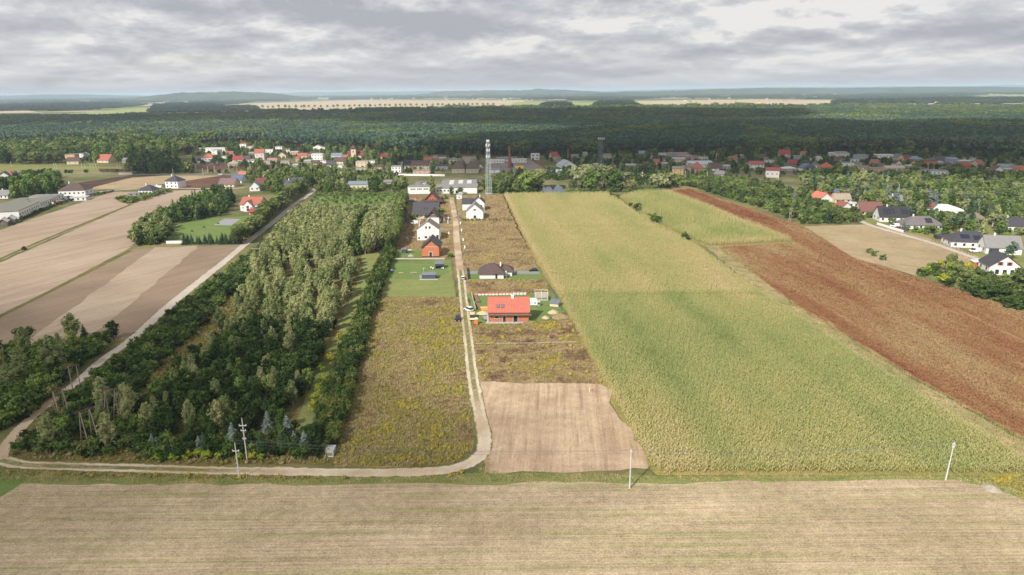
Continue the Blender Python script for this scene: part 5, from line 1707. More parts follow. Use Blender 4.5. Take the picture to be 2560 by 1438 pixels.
HR = [
    ('white house with pale red gable roof, left end of the hamlet', 2064, 506, 38, 9, 11, 'gablef', 4.0, plain('salmon_tiles', lin(218, 120, 100, .85), .7), WHITE, 14, (1, 1)),
    ('timber cabin with dark blue roof', 2086, 488, 24, 6, 7, 'gable', 2.6, BLUER, ORWOOD, 0, (2, 1)),
    ('cream house with beige roof in the hamlet', 2107, 508, 40, 9, 10, 'gable', 3.6, plain('beige_tiles', lin(166, 152, 134, .85)), CREAM, -3, (3, 1)),
    ('white annex with rusty red roof', 2116, 526, 28, 8, 8, 'gablef', 3.2, plain('rusty_tiles', lin(150, 92, 80, .85)), WHITE, 12, (1, 1)),
    ('low white garages with flat roofs in the hamlet', 2128, 516, 34, 6, 8, 'flat', 0, LIGHTR, WHITE, -10, (3, 1)),
    ('cream house with brown half hip roof and dormer', 2178, 538, 52, 9, 12, 'gable', 5.4, plain('warm_brown_tiles', lin(126, 88, 80, .85)), CREAM, -10, (4, 1)),
    ('white house with black roof and solar strips', 2237, 555, 72, 12, 12, 'gable', 5.6, plain('black_tiles', lin(64, 62, 64, .8), .5), WHITE, -8, (5, 1)),
    ('white hall with long rust red roof', 2326, 528, 40, 7, 10, 'gable', 3.0, plain('warm_brown_tiles', lin(126, 88, 80, .85)), WHITE, 2, (3, 1)),
    ('white vaulted tunnel hall in the hamlet', 2378, 533, 64, 5, 12, 'vault', 2.8, plain('white_tarpaulin', lin(232, 232, 230, .92), .6, .04), WHITE, -8, (0, 0)),
    ('pale house between the blue spruces', 2244, 512, 32, 10, 10, 'gable', 3, GREYR, WHITE, 0, (3, 1)),
    ('long grey hipped bungalow with solar panels', 2310, 573, 92, 9, 12, 'hip', 4.4, plain('grey_brown_tiles', lin(124, 116, 116, .8), .6), WHITE, -6, (6, 1)),
    ('white bungalow with dark hipped roof and solar panels, by the lane', 2431, 620, 98, 14, 13, 'hip', 4.6, DARKR, WHITE, -12, (5, 1)),
    ('white house with dark gable roof at the right edge of the hamlet', 2540, 578, 66, 12, 12, 'gable', 3.8, DARKR, WHITE, -12, (3, 1)),
    ('white house with big grey roof and dark garage door', 2508, 636, 78, 16, 12, 'gable', 5.0, GREYR, WHITE, -16, (2, 1)),
    ('white gable house with dark roof and orange shutters', 2510, 688, 70, 22, 11, 'gablef', 4.6, DARKR, WHITE, -12, (0, 0)),
    ('small dark flat carport by the lane', 2357, 599, 26, 8, 5, 'flat', 0, DARKR, DKFRAME, -10, (0, 0)),
    ('small orange timber shed by the gable house', 2443, 668, 18, 12, 4, 'flat', 0, WHITE, ORWOOD, -14, (0, 0)),
    ('brown roofed house hidden in the hamlet trees', 2450, 556, 30, 7, 10, 'hip', 3.2, TAUPER, BEIGE, 0, (3, 1)),
]
for (lb, px, py, wp, hp, d, rt, rise, rc, wc, yaw, wins) in VR + VL + HR:
    near = py > 470
    k = {}
    if 'solar strips' in lb:
        k['solar'] = [(.16 + i * .055, .25, .45, 4.2) for i in range(7)] + [(.74 + i * .055, .25, .45, 4.2) for i in range(4)]
        k['skyl'] = 2
    if 'solar panels, by' in lb:
        k['solar'] = [(.34, .3, 4.2, 3.0), (.62, .22, 3.6, 3.0)]
    if 'bungalow with solar' in lb:
        k['solar'] = [(.58 + i * .045, .25, .8, 4.0) for i in range(4)]
    if wins[0] and rt in ('gable', 'hip') and near:
        k['chim'] = 1
    nm = 'house'
    cat = 'house'
    for word, n_, c_ in (('garage', 'garage', 'garage'), ('shed', 'shed', 'shed'), ('hall', 'hall', 'hall'), ('barn', 'barn', 'barn'), ('kiosk', 'kiosk', 'kiosk'), ('carport', 'carport', 'carport'), ('cabin', 'timber_cabin', 'cabin'), ('block', 'block_house', 'house'), ('hut', 'hut', 'hut'), ('building', 'building', 'building')):
        head = lb.split(' with ')[0].split(' by ')[0].split(' in ')[0].split(' before ')[0].split(' below ')[0].split(' behind ')[0].split(' beside ')[0].split(' left ')[0].split(' right ')[0]
        if word in head:
            nm, cat = n_, c_
            break
    e = H(lb, px, py, wp, hp, d, rt, rise, rc, wc, yaw, nm, cat, wins, fr=DKFRAME if near else None, side=(2 if yaw > 5 else -2 if yaw < -5 else 0) if rt != 'vault' else 0, **k)
    if 'orange shutters' in lb:
        for x in (-2.2, 1.4):
            window(e, x, -.026, e['h'] + .4, 0, 1.1, 1.5, DKFRAME)
            b = MB(); b.box(x - 1.1, -.09, e['h'] + .4, x - .58, -.03, e['h'] + 1.9); b.box(x + .58, -.09, e['h'] + .4, x + 1.1, -.03, e['h'] + 1.9); b.build('shutter', ORWOOD, e)
        for x in (-3.0, 0, 3.0):
            window(e, x, -.004, .4, 0, 1.5, 2.0, DKFRAME)
    if 'dark garage door' in lb:
        b = MB(); b.box(-e['w'] * .42, -.05, .05, -e['w'] * .42 + 4.4, -.004, 2.6); b.build('garage_door', DKFRAME, e)
    if 'terracotta cross' in lb:
        w, h = e['w'], e['h']
        g = MB(); g.box(-3.5, -2.5, 0, 3.0, -.01, h); g.poly([(-3.5, -2.5, h), (3, -2.5, h), (-.25, -2.5, h + 3), (-3.5, 3, h), (3, 3, h), (-.25, 3, h + 3)], [(0, 1, 2), (5, 4, 3), (0, 2, 5, 3), (1, 4, 5, 2)]); g.build('gable_wing', WHITE, e)
        r_ = MB(); r_.slab([(-4, -3, h - .3), (-4, 4, h - .3), (-.25, 4, h + 3.3), (-.25, -3, h + 3.3)], .2); r_.slab([(3.5, -3, h - .3), (3.5, 4, h - .3), (-.24, 4, h + 3.3), (-.24, -3, h + 3.3)], .2); r_.build('wing_roof', TERRAR, e)
        window(e, -.3, -2.53, h * .55, 0, 1.8, 1.6, DKFRAME)
        window(e, -.3, -2.504, .3, 0, 1.8, 2.0, DKFRAME)


# the church of the left village
e = H('church with cream tower between two maroon roofs', 888, 395, 40, 6, 12, 'gable', 5.5, MAROON, CREAM, 0, 'church', 'church', wins=(4, 1))
b = MB(); b.box(-4.2, -3, 0, 1.8, -.01, 11); t_o = b.build('tower', CREAM, e)
b = MB(); b.box(-4.5, -3.3, 11.001, 2.1, .3, 13.4); b.poly([(-4.5, -3.3, 13.401), (2.1, -3.3, 13.401), (2.1, .3, 13.401), (-4.5, .3, 13.401), (-1.2, -1.5, 15.6)], [(0, 1, 4), (1, 2, 4), (2, 3, 4), (3, 0, 4)]); b.build('tower_cap', MAROON, t_o)
window(e, -1.2, -3.003, 7, 0, 1.4, 2.0, DKFRAME); window(e, .3, -3.003, 3.2, 0, 1.2, 1.6, DKFRAME)


# the long workshop on the left: two flat halls stepping along the hedge
def wall_house(label, ax, ay, bx, by, width, hpx, nwin, rc):
    a, b_ = at(ax, ay), at(bx, by)
    s = ppm(a)
    d_ = (b_ - a)
    L = d_.length
    ang = math.atan2(d_.y, d_.x)
    e = empty('workshop', (a.x, a.y, 0), ang, label, 'workshop')
    h = hpx / s
    m = MB(); m.box(0, 0, 0, L, width, h); m.build('wall', WHITE, e)
    r = MB(); r.box(-.3, -.3, h + .01, L + .3, width + .3, h + .35); r.box(L * .3, width * .4, h + .352, L * .3 + 1.5, width * .4 + 1.2, h + 1.0); r.box(L * .6, width * .6, h + .352, L * .6 + 1.2, width * .6 + 1.2, h + .9)
    r.build('roof', rc, e)
    for i in range(nwin):
        window(e, L * (i + .5) / nwin, -.004, h * .45, 0, 1.3, 1.4, DKFRAME)
    for k in range(3):
        c = a + d_ * (k + .5) / 3 + Vector((-sin(ang), cos(ang), 0)) * width / 2
        EXCL.append((c.x, c.y, width * .6))
    drop(e)
    return e


wall_house('front hall of the long white workshop with grey flat roof, left edge', 50, 549, 102, 524, 42, 21, 9, plain('olive_felt', lin(126, 126, 116, .85)))
wall_house('rear hall of the long white workshop, stepping back along the hedge', 102, 522, 147, 504, 26, 13, 8, plain('olive_felt', lin(126, 126, 116, .85)))
for i, (px, py) in enumerate([(8, 566), (26, 560)]):
    H(['white tent roof brick shed at the lower left edge', 'second white tent roof brick shed, right of the first'][i], px, py, 20, 11, 9, 'gablef', 1.8, LIGHTR, plain('grey_brick', lin(126, 112, 104, .8)), 26, 'shed', 'shed', (1, 1))
for i, (px, py) in enumerate([(560, 397), (576, 391), (632, 388), (660, 394), (722, 381), (757, 396), (768, 408), (777, 391), (808, 408), (862, 401), (741, 418), (790, 415), (930, 408), (1640, 412), (1670, 415), (1722, 411), (1762, 399), (1836, 404), (1852, 395), (1906, 398), (1926, 407), (2012, 392), (2028, 405), (2092, 405), (2136, 404), (2186, 413), (2272, 421), (2376, 420), (2432, 402), (2452, 415), (2464, 426), (2440, 433), (1012, 412), (1070, 408), (1105, 402), (950, 424)]):
    p = at(px, py)
    H(mark(p.x, p.y, ['small white', 'small cream', 'small grey', 'small pinkish'][i % 4] + ' house with ' + ['grey flat', 'terracotta gable', 'pale flat', 'brown hipped'][i % 4] + ' roof among the village trees'), px, py, 13 + i * 7 % 9, 6 + i * 3 % 3, 8, ['flat', 'gable', 'flat', 'hip'][i % 4], [0, 3.2, 0, 3][i % 4], [GREYR, TERRAR, LIGHTR, BROWNR][i % 4], [WHITE, CREAM, GREYW, PINKW][i % 4], (i * 37 % 40) - 20, 'house', 'house', (2, 1), group='small houses among the village trees')
for e in HOUSES:
    drop(e)


# ---------------------------------------------------------- masts, chimneys, poles, wires
def lattice(label, px, py, top_py, w0, w1, mat, platforms, group=None):
    p = at(px, py)
    s = ppm(p)
    Hh = (py - top_py) / s / .99
    e = empty('lattice_mast', (p.x, p.y, 0), .5, label, 'mast', group)
    EXCL.append((p.x, p.y, 3.5))

    def q(k, z):
        w = (w0 + (w1 - w0) * z / Hh) / 2
        return Vector(((-w, w, w, -w)[k], (-w, -w, w, w)[k], z))
    for k in range(4):
        b = MB(); b.bar(q(k, 0), q(k, Hh), .18, .11, 5); b.build('leg', mat, e)
    n = int(Hh / 2.6)
    b = MB()
    for i in range(n):
        z0, z1 = Hh * i / n, Hh * (i + 1) / n
        for k in range(4):
            j = (k + 1) % 4
            b.bar(q(k, z0), q(j, z1), .07, .07, 4, 0, False)
            b.bar(q(j, z0), q(k, z1), .07, .07, 4, 0, False)
            b.bar(q(k, z1), q(j, z1), .06, .06, 4, 0, False)
    o = b.build('lattice_brace', mat, e); o['kind'] = 'stuff'
    for (zf, rr, n_, ph) in platforms:
        z = Hh * zf
        b = MB(); b.lathe([(rr * .2, z), (rr, z), (rr, z + .15), (rr * .2, z + .15)], 10); b.build('platform', mat, e)
        for k in range(n_):
            w = 2 * pi * k / n_ + .4
            b = MB(); x, y = cos(w) * (rr + .1), sin(w) * (rr + .1)
            b.box(-.16, -.22, 0, .16, .22, ph); o = b.build('antenna_panel', WHITE, e); o.location = (x, y, z + .2); o.rotation_euler = (0, 0, w)
    b = MB(); b.bar((0, 0, Hh), (0, 0, Hh + 1.6), .05); b.build('lightning_rod', mat, e)
    b = MB(); b.box(-w0 / 2 - .5, -w0 / 2 - .5, 0, w0 / 2 + .5, w0 / 2 + .5, .3); b.build('footing', CONC, e)
    return e


lattice('tall pale steel lattice mast with white antenna panels, behind the new houses', 1222, 485, 356, 3.9, 1.7, plain('pale_steel', lin(184, 190, 196, .85), .5, .05, .1), [(.975, 1.0, 5, 1.6), (.89, 1.5, 6, 2.0), (.80, 1.3, 5, 2.0), (.68, 1.4, 6, 2.2)])
lattice('dark steel lattice mast with a crown of antennas, at the willows', 1501, 428, 346, 5.2, 2.2, DKSTEEL, [(.93, 2.9, 9, 2.0)])


def chimney(label, px, py, top, r0, r1, mat):
    p = at(px, py)
    Hh = (py - top) / ppm(p) / .99
    e = empty('factory_chimney', (p.x, p.y, 0), 0, label, 'chimney')
    b = MB(); b.lathe([(r0, 0), (r1, Hh)], 12); b.build('shaft', mat, e)
    b = MB(); b.lathe([(r1 + .15, Hh - .8), (r1 + .25, Hh - .7), (r1 + .25, Hh + .1), (r1 - .2, Hh + .1)], 12); b.build('rim', mat, e)
    b = MB(); b.box(-r0 - .4, -r0 - .4, 0, r0 + .4, r0 + .4, 2.2); b.build('base', mat, e)
    EXCL.append((p.x, p.y, 3))


chimney('tall brick factory chimney in the works yard', 1274, 420, 367, 1.7, .9, BRICKC)
chimney('slim brick chimney above the pale blue barn', 1420, 408, 374, 1.0, .6, BRICKC)
chimney('pale brick chimney beside the white hall of the right village', 1790, 411, 383, 1.3, .7, plain('pale_brick', lin(176, 150, 134, .85)))
chimney('thin brick chimney behind the twin barns', 1171, 400, 378, .9, .5, BRICKC)
chimney('thin chimney of the white shed at the forest edge', 685, 378, 357, .7, .4, BRICKC)


def pole(label, px, py, top_px, top_py, mat, arms=((.86, 1.3),), r=(.17, .10), group=None, cat='pole', name='utility_pole', dx=0.0):
    p = at(px, py)
    s = ppm(p)
    # height from the photograph: find the height whose image lies at top_py
    hgt = 0.1
    for i in range(600):
        z = i * .05
        # image row of the point (p.x, p.y, z)
        yy = p.y * cos(PITCH) + (CAMH - z) * sin(PITCH)
        v = ((CAMH - z) * cos(PITCH) - p.y * sin(PITCH)) / yy * FPX
        u = p.x / yy * FPX
        if v * cos(ROLL) - u * sin(ROLL) + PH / 2 <= top_py:
            hgt = z
            break
    hgt = max(hgt, 1.0)
    e = empty(name, (p.x, p.y, 0), 0, label, cat, group)
    EXCL.append((p.x, p.y, .5))
    b = MB(); b.bar((0, 0, 0), (dx, 0, hgt), r[0], r[1], 8); b.build('shaft', mat, e)
    for zf, half in arms:
        z = hgt * zf
        b = MB(); b.box(dx * zf - half, -.09, z - .08, dx * zf + half, .09, z + .08); a = b.build('crossarm', mat, e)
        for x in (-half + .1, half - .1):
            b = MB(); b.lathe([(.05, 0), (.09, .08), (.05, .16), (.09, .22), (.03, .3)], 6, 0, (dx * zf + x, 0, z + .082)); b.build('insulator', plain('porcelain', lin(210, 206, 200, .9), .3), a)
    b = MB(); b.lathe([(.05, 0), (.08, .1), (.04, .3)], 6, 0, (dx, 0, hgt)); b.build('top_insulator', plain('porcelain', lin(210, 206, 200, .9), .3), e)
    return e, Vector((p.x + dx, p.y, hgt))


POLEC = plain('pole_concrete', lin(206, 204, 200, .9), .85, .08, scale=3)
pole('concrete pole with one crossarm at the edge of the stubble, left', 599, 1198, 592, 1110, POLEC, ((.80, .75),))
pole('tall concrete pole with several crossarms between the spruces and the track', 618, 1150, 610, 1048, POLEC, ((.84, .85), (.72, .6), (.52, .4)))
pole('plain concrete pole standing in the stubble, with its shadow', 1574, 1222, 1578, 1126, POLEC, ((.955, .22),))
pole('concrete pole at the right end of the maize', 2364, 1200, 2381, 1108, POLEC, ((.95, .35), (.89, .3)), dx=.35)
p = at(1474, 980)
e = empty('marker_post', (p.x, p.y, 0), 0, 'yellow and white gas marker post on the bare dirt plot', 'marker post')
b = MB(); b.bar((0, 0, 0), (0, 0, 1.3), .09, .09, 8); b.build('post', WHITE, e)
b = MB(); b.bar((0, 0, 1.3), (0, 0, 2.3), .1, .1, 8); b.build('sleeve', plain('signal_yellow', lin(232, 190, 60, .9)), e)


# wooden H-frames and A-frames carrying the line over the plantation
TIMB = plain('grey_pole_timber', lin(172, 158, 142, .8), .9, .15, scale=3)


def hframe(label, px, py, hgt, half, rz, mat=None, braced=False, aframe=False, arm_m=None):
    p = at(px, py)
    mat = mat or TIMB
    e = empty('power_pylon', (p.x, p.y, 0), rz, label, 'pylon')
    EXCL.append((p.x, p.y, 1.6))
    for s in (-1, 1):
        if aframe:
            for t in (-1, 1):
                b = MB(); b.bar((s * half, t * 2.2 - 0.0, 0), (s * half * .9, t * .25, hgt), .15, .11, 7); b.build('leg', mat, e)
            b = MB(); b.bar((s * half * .96, -1.35, hgt * .38), (s * half * .96, 1.35, hgt * .38), .09, .09, 5); b.build('leg_tie', RUSTW, e)
        else:
            b = MB(); b.bar((s * half, 0, 0), (s * half, 0, hgt), .16, .11, 7); b.build('leg', mat, e)
            if braced:
                b = MB(); b.bar((s * half, -3.2, 0), (s * half, -.12, hgt * .92), .12, .09, 6); b.build('stay_leg', mat, e)
                b = MB(); b.bar((s * half, -.1, hgt * .42), (s * half, -1.9, hgt * .42), .07, .07, 5); b.build('leg_tie', mat, e)
    b = MB(); b.box(-half * 1.75, -.16, hgt + .02, half * 1.75, .16, hgt + .24); a = b.build('crossarm', arm_m or RUSTW, e)
    ins = []
    for x in (-half * 1.6, 0, half * 1.6):
        b = MB(); b.lathe([(.03, 0), (.1, .05), (.04, .12), (.1, .2), (.04, .28), (.09, .36), (.03, .45)], 6, 0, (x, 0, hgt - .44)); b.build('insulator', plain('brown_porcelain', lin(110, 84, 70, .8), .3), a)
        ins.append(Vector((p.x + cos(rz) * x, p.y + sin(rz) * x, hgt - .44)))
    return ins


i_a1 = hframe('timber A-frame pylon nearest the lower left bend of the lane', 227, 1108, 8.6, 1.15, radians(52), aframe=True)
i_b1 = hframe('braced timber H-frame pylon right of the A-frame', 288, 1052, 8.6, 1.15, radians(4), braced=True)
i_a2 = hframe('timber A-frame pylon in the birches beside the lane', 158, 1046, 8.0, 1.1, radians(48), aframe=True)
i_b2 = hframe('timber H-frame pylon at the edge of the gravel lane', 194, 982, 8.2, 1.15, radians(0))
i_b3 = hframe('timber H-frame pylon halfway up the plantation', 645, 668, 9.0, 1.4, radians(0), arm_m=TIMB)
i_m = hframe('pale goal shaped pole pair among the dark oaks', 741, 860, 5.2, 1.2, 0, POLEC, arm_m=POLEC)
i_b4 = hframe('timber H-frame pylon behind the birch wood', 722, 514, 9.0, 1.6, 0, arm_m=RUSTW)
i_b5 = hframe('second timber H-frame pylon behind the birch wood', 781, 522, 7.0, 1.6, 0)
i_y = hframe('tall yellowish timber portal above the upper lane', 769, 452, 17, 4.2, 0, plain('yellow_timber', lin(190, 160, 104, .85)), arm_m=plain('yellow_timber', lin(190, 160, 104, .85)))
pole('concrete pole with crossarms in the dark gap of the birch wood', 877, 602, 876, 560, POLEC, ((.86, 1.2), (.62, .5)))


def wire(a, b, sag, label):
    m = MB()
    n = 14
    prev = None
    for i in range(n + 1):
        q = a.lerp(b, i / n)
        q.z -= sag * 4 * (i / n) * (1 - i / n)
        if prev is not None:
            m.bar(prev, q, .022, .022, 3, 0, False)
        prev = q
    tag(m.build('power_line', DKSTEEL), label, 'power line', 'wires of the line over the plantation')


for k in range(3):
    wire(i_b1[k], i_b3[k], 4.0, 'thin wire from the braced pylon up to the middle pylon')
    wire(i_b2[k], i_a2[k], .6, 'short wire between the two pylons at the lane')
    wire(i_b1[k], i_a1[k], .6, 'short wire between the braced pylon and the A-frame')
    wire(i_b3[k], i_b4[k], 3.0, 'thin wire from the middle pylon to the one behind the birches')

# railway poles, lamp posts and village poles
for i, (px, py, ty) in enumerate([(29, 418, 405), (137, 423, 408), (142, 424, 409), (205, 421, 409), (213, 422, 410), (227, 423, 410), (234, 424, 410), (241, 423, 410), (294, 422, 410), (301, 423, 411), (310, 424, 411), (320, 423, 411), (433, 437, 422), (487, 432, 415), (491, 431, 416), (508, 437, 421), (520, 430, 416), (537, 430, 416), (573, 431, 415), (593, 432, 415), (284, 474, 464), (1289, 408, 392), (1384, 440, 424), (1300, 452, 436)]):
    pole('slender pale railway pole at the foot of the village', px, py, px, ty, POLEC, ((.92, .5),), (.18, .12), 'poles along the railway')
for i, (px, py, ty, lb) in enumerate([(1712, 450, 428, 'white pole in front of the yellow house'), (1768, 448, 428, 'white pole by the peach house'), (1941, 459, 440, 'left white pole of the pair before the big white building'), (1945, 461, 440, 'right white pole of the pair before the big white building'), (1602, 451, 431, 'grey pole beside the striped mast'),
                                      (2484, 452, 433, 'white leaning pole at the right edge woods'), (959, 453, 430, 'pale pole at the railway wall left'), (1005, 453, 440, 'pale pole between the railway wall and the trees'), (2243, 500, 462, 'tall bare white pole between the blue spruces'),
                                      (1972, 556, 520, 'left wooden pole in the scrub beside the red field'), (1976, 557, 518, 'right wooden pole in the scrub beside the red field'), (681, 468, 450, 'grey pole above the upper lane'), (708, 432, 418, 'white pole at the green strip'), (980, 488, 470, 'pole at the corner of the orchard')]):
    pole(lb, px, py, px, ty, POLEC if i < 9 else TIMB, (), (.2, .14))
p = at(1606, 452)
e = empty('striped_mast', (p.x, p.y, 0), 0, 'short red and white striped mast behind the willows', 'mast')
for k in range(7):
    b = MB(); b.bar((0, 0, k * 1.3), (0, 0, k * 1.3 + 1.299), .32, .32, 8); b.build('band', WHITE if k % 2 else BRIGHTR, e)
p = at(496, 238)
y_ = 9000
e = empty('hilltop_mast', (p.x / p.y * y_, y_ + 60, 38), 0, 'tiny mast on the wooded hill of the left skyline', 'mast')
b = MB(); b.lathe([(5, 0), (3.5, 24), (2, 34)], 8); b.build('shaft', WHITE, e)
b = MB(); b.lathe([(4, 33), (4.4, 35), (1, 38)], 8); b.build('cap', REDR, e)
p = at(2512 - 672, 262)
e = empty('far_pylon', (at(1839, 262).x, at(1839, 262).y, 0), 0, 'grey steel pylon in the tan field far right of centre', 'pylon')
for k in range(4):
    s_, t_2 = (-1, 1, 1, -1)[k], (-1, -1, 1, 1)[k]
    b = MB(); b.bar((s_ * 4, t_2 * 4, 0), (s_ * .6, t_2 * .6, 44), .5, .3, 4); b.build('leg', DKSTEEL, e)
b = MB(); b.box(-9, -.5, 34, 9, .5, 35); b.build('crossarm', DKSTEEL, e)
# ================================================================== VEHICLES AND SMALL THINGS
TYRE = plain('tyre_rubber', (0.02, 0.02, 0.02, 1), .9)
LAMP = plain('lamp_glass', lin(226, 222, 210, .9), .2)
TAIL = plain('tail_lamp_glass', lin(150, 30, 28, .8), .3)
_car = {}


def car(label, px, py, yaw, paint, kind='car', group=None, detail=True):
    p = at(px, py)
    L, Wd, hb, hc = {'car': (4.3, 1.8, .85, 1.45), 'van': (5.0, 2.0, 1.1, 2.1), 'suv': (4.5, 1.85, .95, 1.7)}[kind]
    e = empty('parked_' + kind if kind != 'suv' else 'parked_car', (p.x, p.y, 0), radians(yaw), label, 'van' if kind == 'van' else 'car', group)
    key = (kind, paint.name)
    if key not in _car:
        m = MB()
        xs = [(-L / 2, .55, hb * .78), (-L / 2 + .25, .30, hb * .96), (-L * .12, .28, hb), (L * .22, .28, hb), (L / 2 - .3, .30, hb * .86), (L / 2, .5, hb * .66)]
        vs, fs = [], []
        for x, lo, hi in xs:
            k = .93 if abs(x) > L * .45 else 1
            vs += [(-Wd / 2 * k, x, lo), (Wd / 2 * k, x, lo), (Wd / 2 * k * .97, x, hi), (-Wd / 2 * k * .97, x, hi)]
        for i in range(len(xs) - 1):
            a = i * 4
            for j in range(4):
                fs.append((a + j, a + (j + 1) % 4, a + 4 + (j + 1) % 4, a + 4 + j))
        fs += [(3, 2, 1, 0), tuple(len(vs) - 4 + i for i in range(4))]
        m.poly(vs, fs)
        c0, c1, r0, r1 = (-L * .47, L * .26, -L * .36, L * .06) if kind != 'van' else (-L / 2 + .04, L * .34, -L / 2 + .12, L * .22)
        q = Wd / 2 * .95
        g = MB()
        g.poly([(-q, c0, hb), (q, c0, hb), (q, c1, hb), (-q, c1, hb), (-q * .82, r0, hc - .05), (q * .82, r0, hc - .05), (q * .82, r1, hc - .05), (-q * .82, r1, hc - .05)],
               [(0, 1, 5, 4), (1, 2, 6, 5), (2, 3, 7, 6), (3, 0, 4, 7)])
        rr = MB()
        rr.box(-q * .84, r0 - .02, hc - .049, q * .84, r1 + .02, hc)
        if kind == 'van':
            rr.box(-q * .99, c0 - .02, hb + .01, q * .99, L * .05, hc - .05)
        w = MB()
        w.bar((-.1, 0, 0), (.1, 0, 0), .32, .32, 10)
        hl = MB()
        hl.box(-.2, -.04, -.08, .2, .04, .08)
        _car[key] = (m.mesh('body', paint), g.mesh('windows', GLASS), rr.mesh('roof_panel', paint), w.mesh('wheel', TYRE), hl.mesh('headlight', LAMP), hl.mesh('tail_light', TAIL))
    b, g, r, w, hl, tl = _car[key]
    link('body', b, e)
    link('windows', g, e)
    link('roof_panel', r, e)
    if detail:
        for x in (-Wd / 2 + .1, Wd / 2 - .1):
            for y in (-L * .31, L * .31):
                link('wheel', w, e, (x, y, .32))
            link('headlight', hl, e, (x * .82, L / 2 - .02, hb * .62))
            link('tail_light', tl, e, (x * .82, -L / 2 + .02, hb * .68))
    EXCL.append((p.x, p.y, 1.6))
    return e


PW_ = plain('white_paint', lin(232, 232, 232, .9), .3, .03, spec=.5)
PK = plain('black_paint', lin(36, 38, 42, .8), .25, .05, spec=.5)
PR = plain('red_paint', lin(176, 44, 44, .85), .3, .05, spec=.5)
PS = plain('silver_paint', lin(170, 174, 180, .85), .3, .05, .3, spec=.5)
PC = plain('cream_paint', lin(222, 200, 150, .9), .35, .05, spec=.5)
PB = plain('blue_paint', lin(60, 86, 150, .85), .3, .05, spec=.5)
PO = plain('orange_paint', lin(226, 120, 44, .85), .35, .05, spec=.5)
car('black car parked on the left grass edge of the track', 1145, 801, 176, PK, 'suv')
car('white car parked askew by the plot of the shell house', 1172, 777, 40, PW_, 'suv')
car('cream van parked in front of the orange portable toilet', 1181, 798, 182, PC, 'van')
car('white car parked by the bungalow gate', 1157, 698, 4, PW_)
car('dark car with red bonnet at the end of the bungalow drive', 1333, 678, 92, PK)
car('white van on the lawn below the long dark roof', 1036, 560, 88, PW_, 'van')
car('silver car beside the front white house', 1146, 544, 85, PS)
car('white van behind the white fence of the hamlet', 2236, 567, 70, PW_, 'van')
car('red car behind the white fence of the hamlet', 2243, 572, 70, PR)
car('white van in the drive of the dark bungalow', 2437, 630, 80, PW_, 'van')
car('blue car beside the dark garage door', 2465, 627, 60, PB)
for i, (px, py, yw, pt, kd, lb) in enumerate([(131, 513, 70, PW_, 'van', 'white van beside the long workshop'), (141, 509, 70, PO, 'van', 'orange van beside the long workshop'), (153, 507, 70, PR, 'car', 'red car beside the long workshop'),
                                          (152, 494, 20, PR, 'car', 'red car in the back row by the white garages'), (160, 499, 20, PK, 'car', 'black car in the front row by the white garages'), (166, 500, 20, PS, 'car', 'silver car in the front row by the white garages'),
                                          (172, 494, 20, PK, 'car', 'black car in the back row by the white garages'), (174, 500, 20, PB, 'car', 'blue car at the right end of the front row'), (552, 437, 90, PW_, 'suv', 'white car driving on the main road'),
                                          (1052, 460, 60, PS, 'car', 'silver car on the warehouse car park'), (1062, 461, 60, PW_, 'car', 'white car on the warehouse car park'), (1070, 459, 60, PK, 'car', 'black car on the warehouse car park'),
                                          (1900, 430, 80, PW_, 'van', 'white van by the house with the bright red roof'), (1200, 418, 20, PW_, 'van', 'upper white van on the strip beside the barns'), (1203, 422, 20, PW_, 'van', 'lower white van on the strip beside the barns')]):
    car(lb, px, py, yw, pt, kd, None, py > 455)
rr_ = random.Random(5)
for i in range(16):
    car('parked scrap vehicle in the yard by the orange roof', 448 + i * 6.6, 407 + rr_.uniform(-1.5, 3), rr_.uniform(0, 180), [PW_, PS, PW_, PS, PB, PW_, PK][i % 7], ['car', 'van'][i % 2], 'vehicles in the scrap yard', False)

# portable toilet
p = at(1191, 811)
e = empty('portable_toilet', (p.x, p.y, 0), radians(-5), 'orange portable toilet with white roof beside the cream van', 'portable toilet')
b = MB(); b.box(-.6, -.6, .1, .6, .6, 2.1); b.build('cabin', plain('toilet_orange', lin(232, 130, 62, .9), .5), e)
b = MB(); b.box(-.64, -.64, 2.101, .64, .64, 2.2); b.poly([(-.64, -.64, 2.201), (.64, -.64, 2.201), (.64, .64, 2.201), (-.64, .64, 2.201), (-.3, -.5, 2.45), (.3, -.5, 2.45), (.3, .5, 2.45), (-.3, .5, 2.45)], [(0, 1, 5, 4), (1, 2, 6, 5), (2, 3, 7, 6), (3, 0, 4, 7), (4, 5, 6, 7)]); b.build('roof', WHITE, e)
b = MB(); b.box(-.42, -.63, .2, .42, -.602, 2.0); d_ = b.build('door', plain('toilet_orange', lin(232, 130, 62, .9), .5), e)
b = MB(); b.box(-.65, -.7, 0, .65, .7, .098); b.build('skid', WOOD, e)
# white round-topped site trailer with two round windows
p = at(1332, 766)
e = empty('site_trailer', (p.x, p.y, 0), radians(-2), 'white round topped site trailer with two small dark windows', 'site trailer')
b = MB()
pr = [(cos(pi * i / 8) * 1.95, 1.65 + sin(pi * i / 8) * .75) for i in range(9)]
vs = [(x, 0, z) for x, z in pr] + [(-1.95, 0, .4), (1.95, 0, .4)] + [(x, 3.4, z) for x, z in pr] + [(-1.95, 3.4, .4), (1.95, 3.4, .4)]
ring = [10] + list(range(9)) + [9]
b.poly(vs, [tuple(ring[::-1]), tuple(i + 11 for i in ring)] + [(ring[i], ring[(i + 1) % 11], ring[(i + 1) % 11] + 11, ring[i] + 11) for i in range(11)])
b.build('body', WHITE, e)
for x in (-1.2, .9):
    b = MB(); b.bar((x, -.05, 1.35), (x, -.004, 1.35), .28, .28, 10); b.build('round_window', GLASS, e)
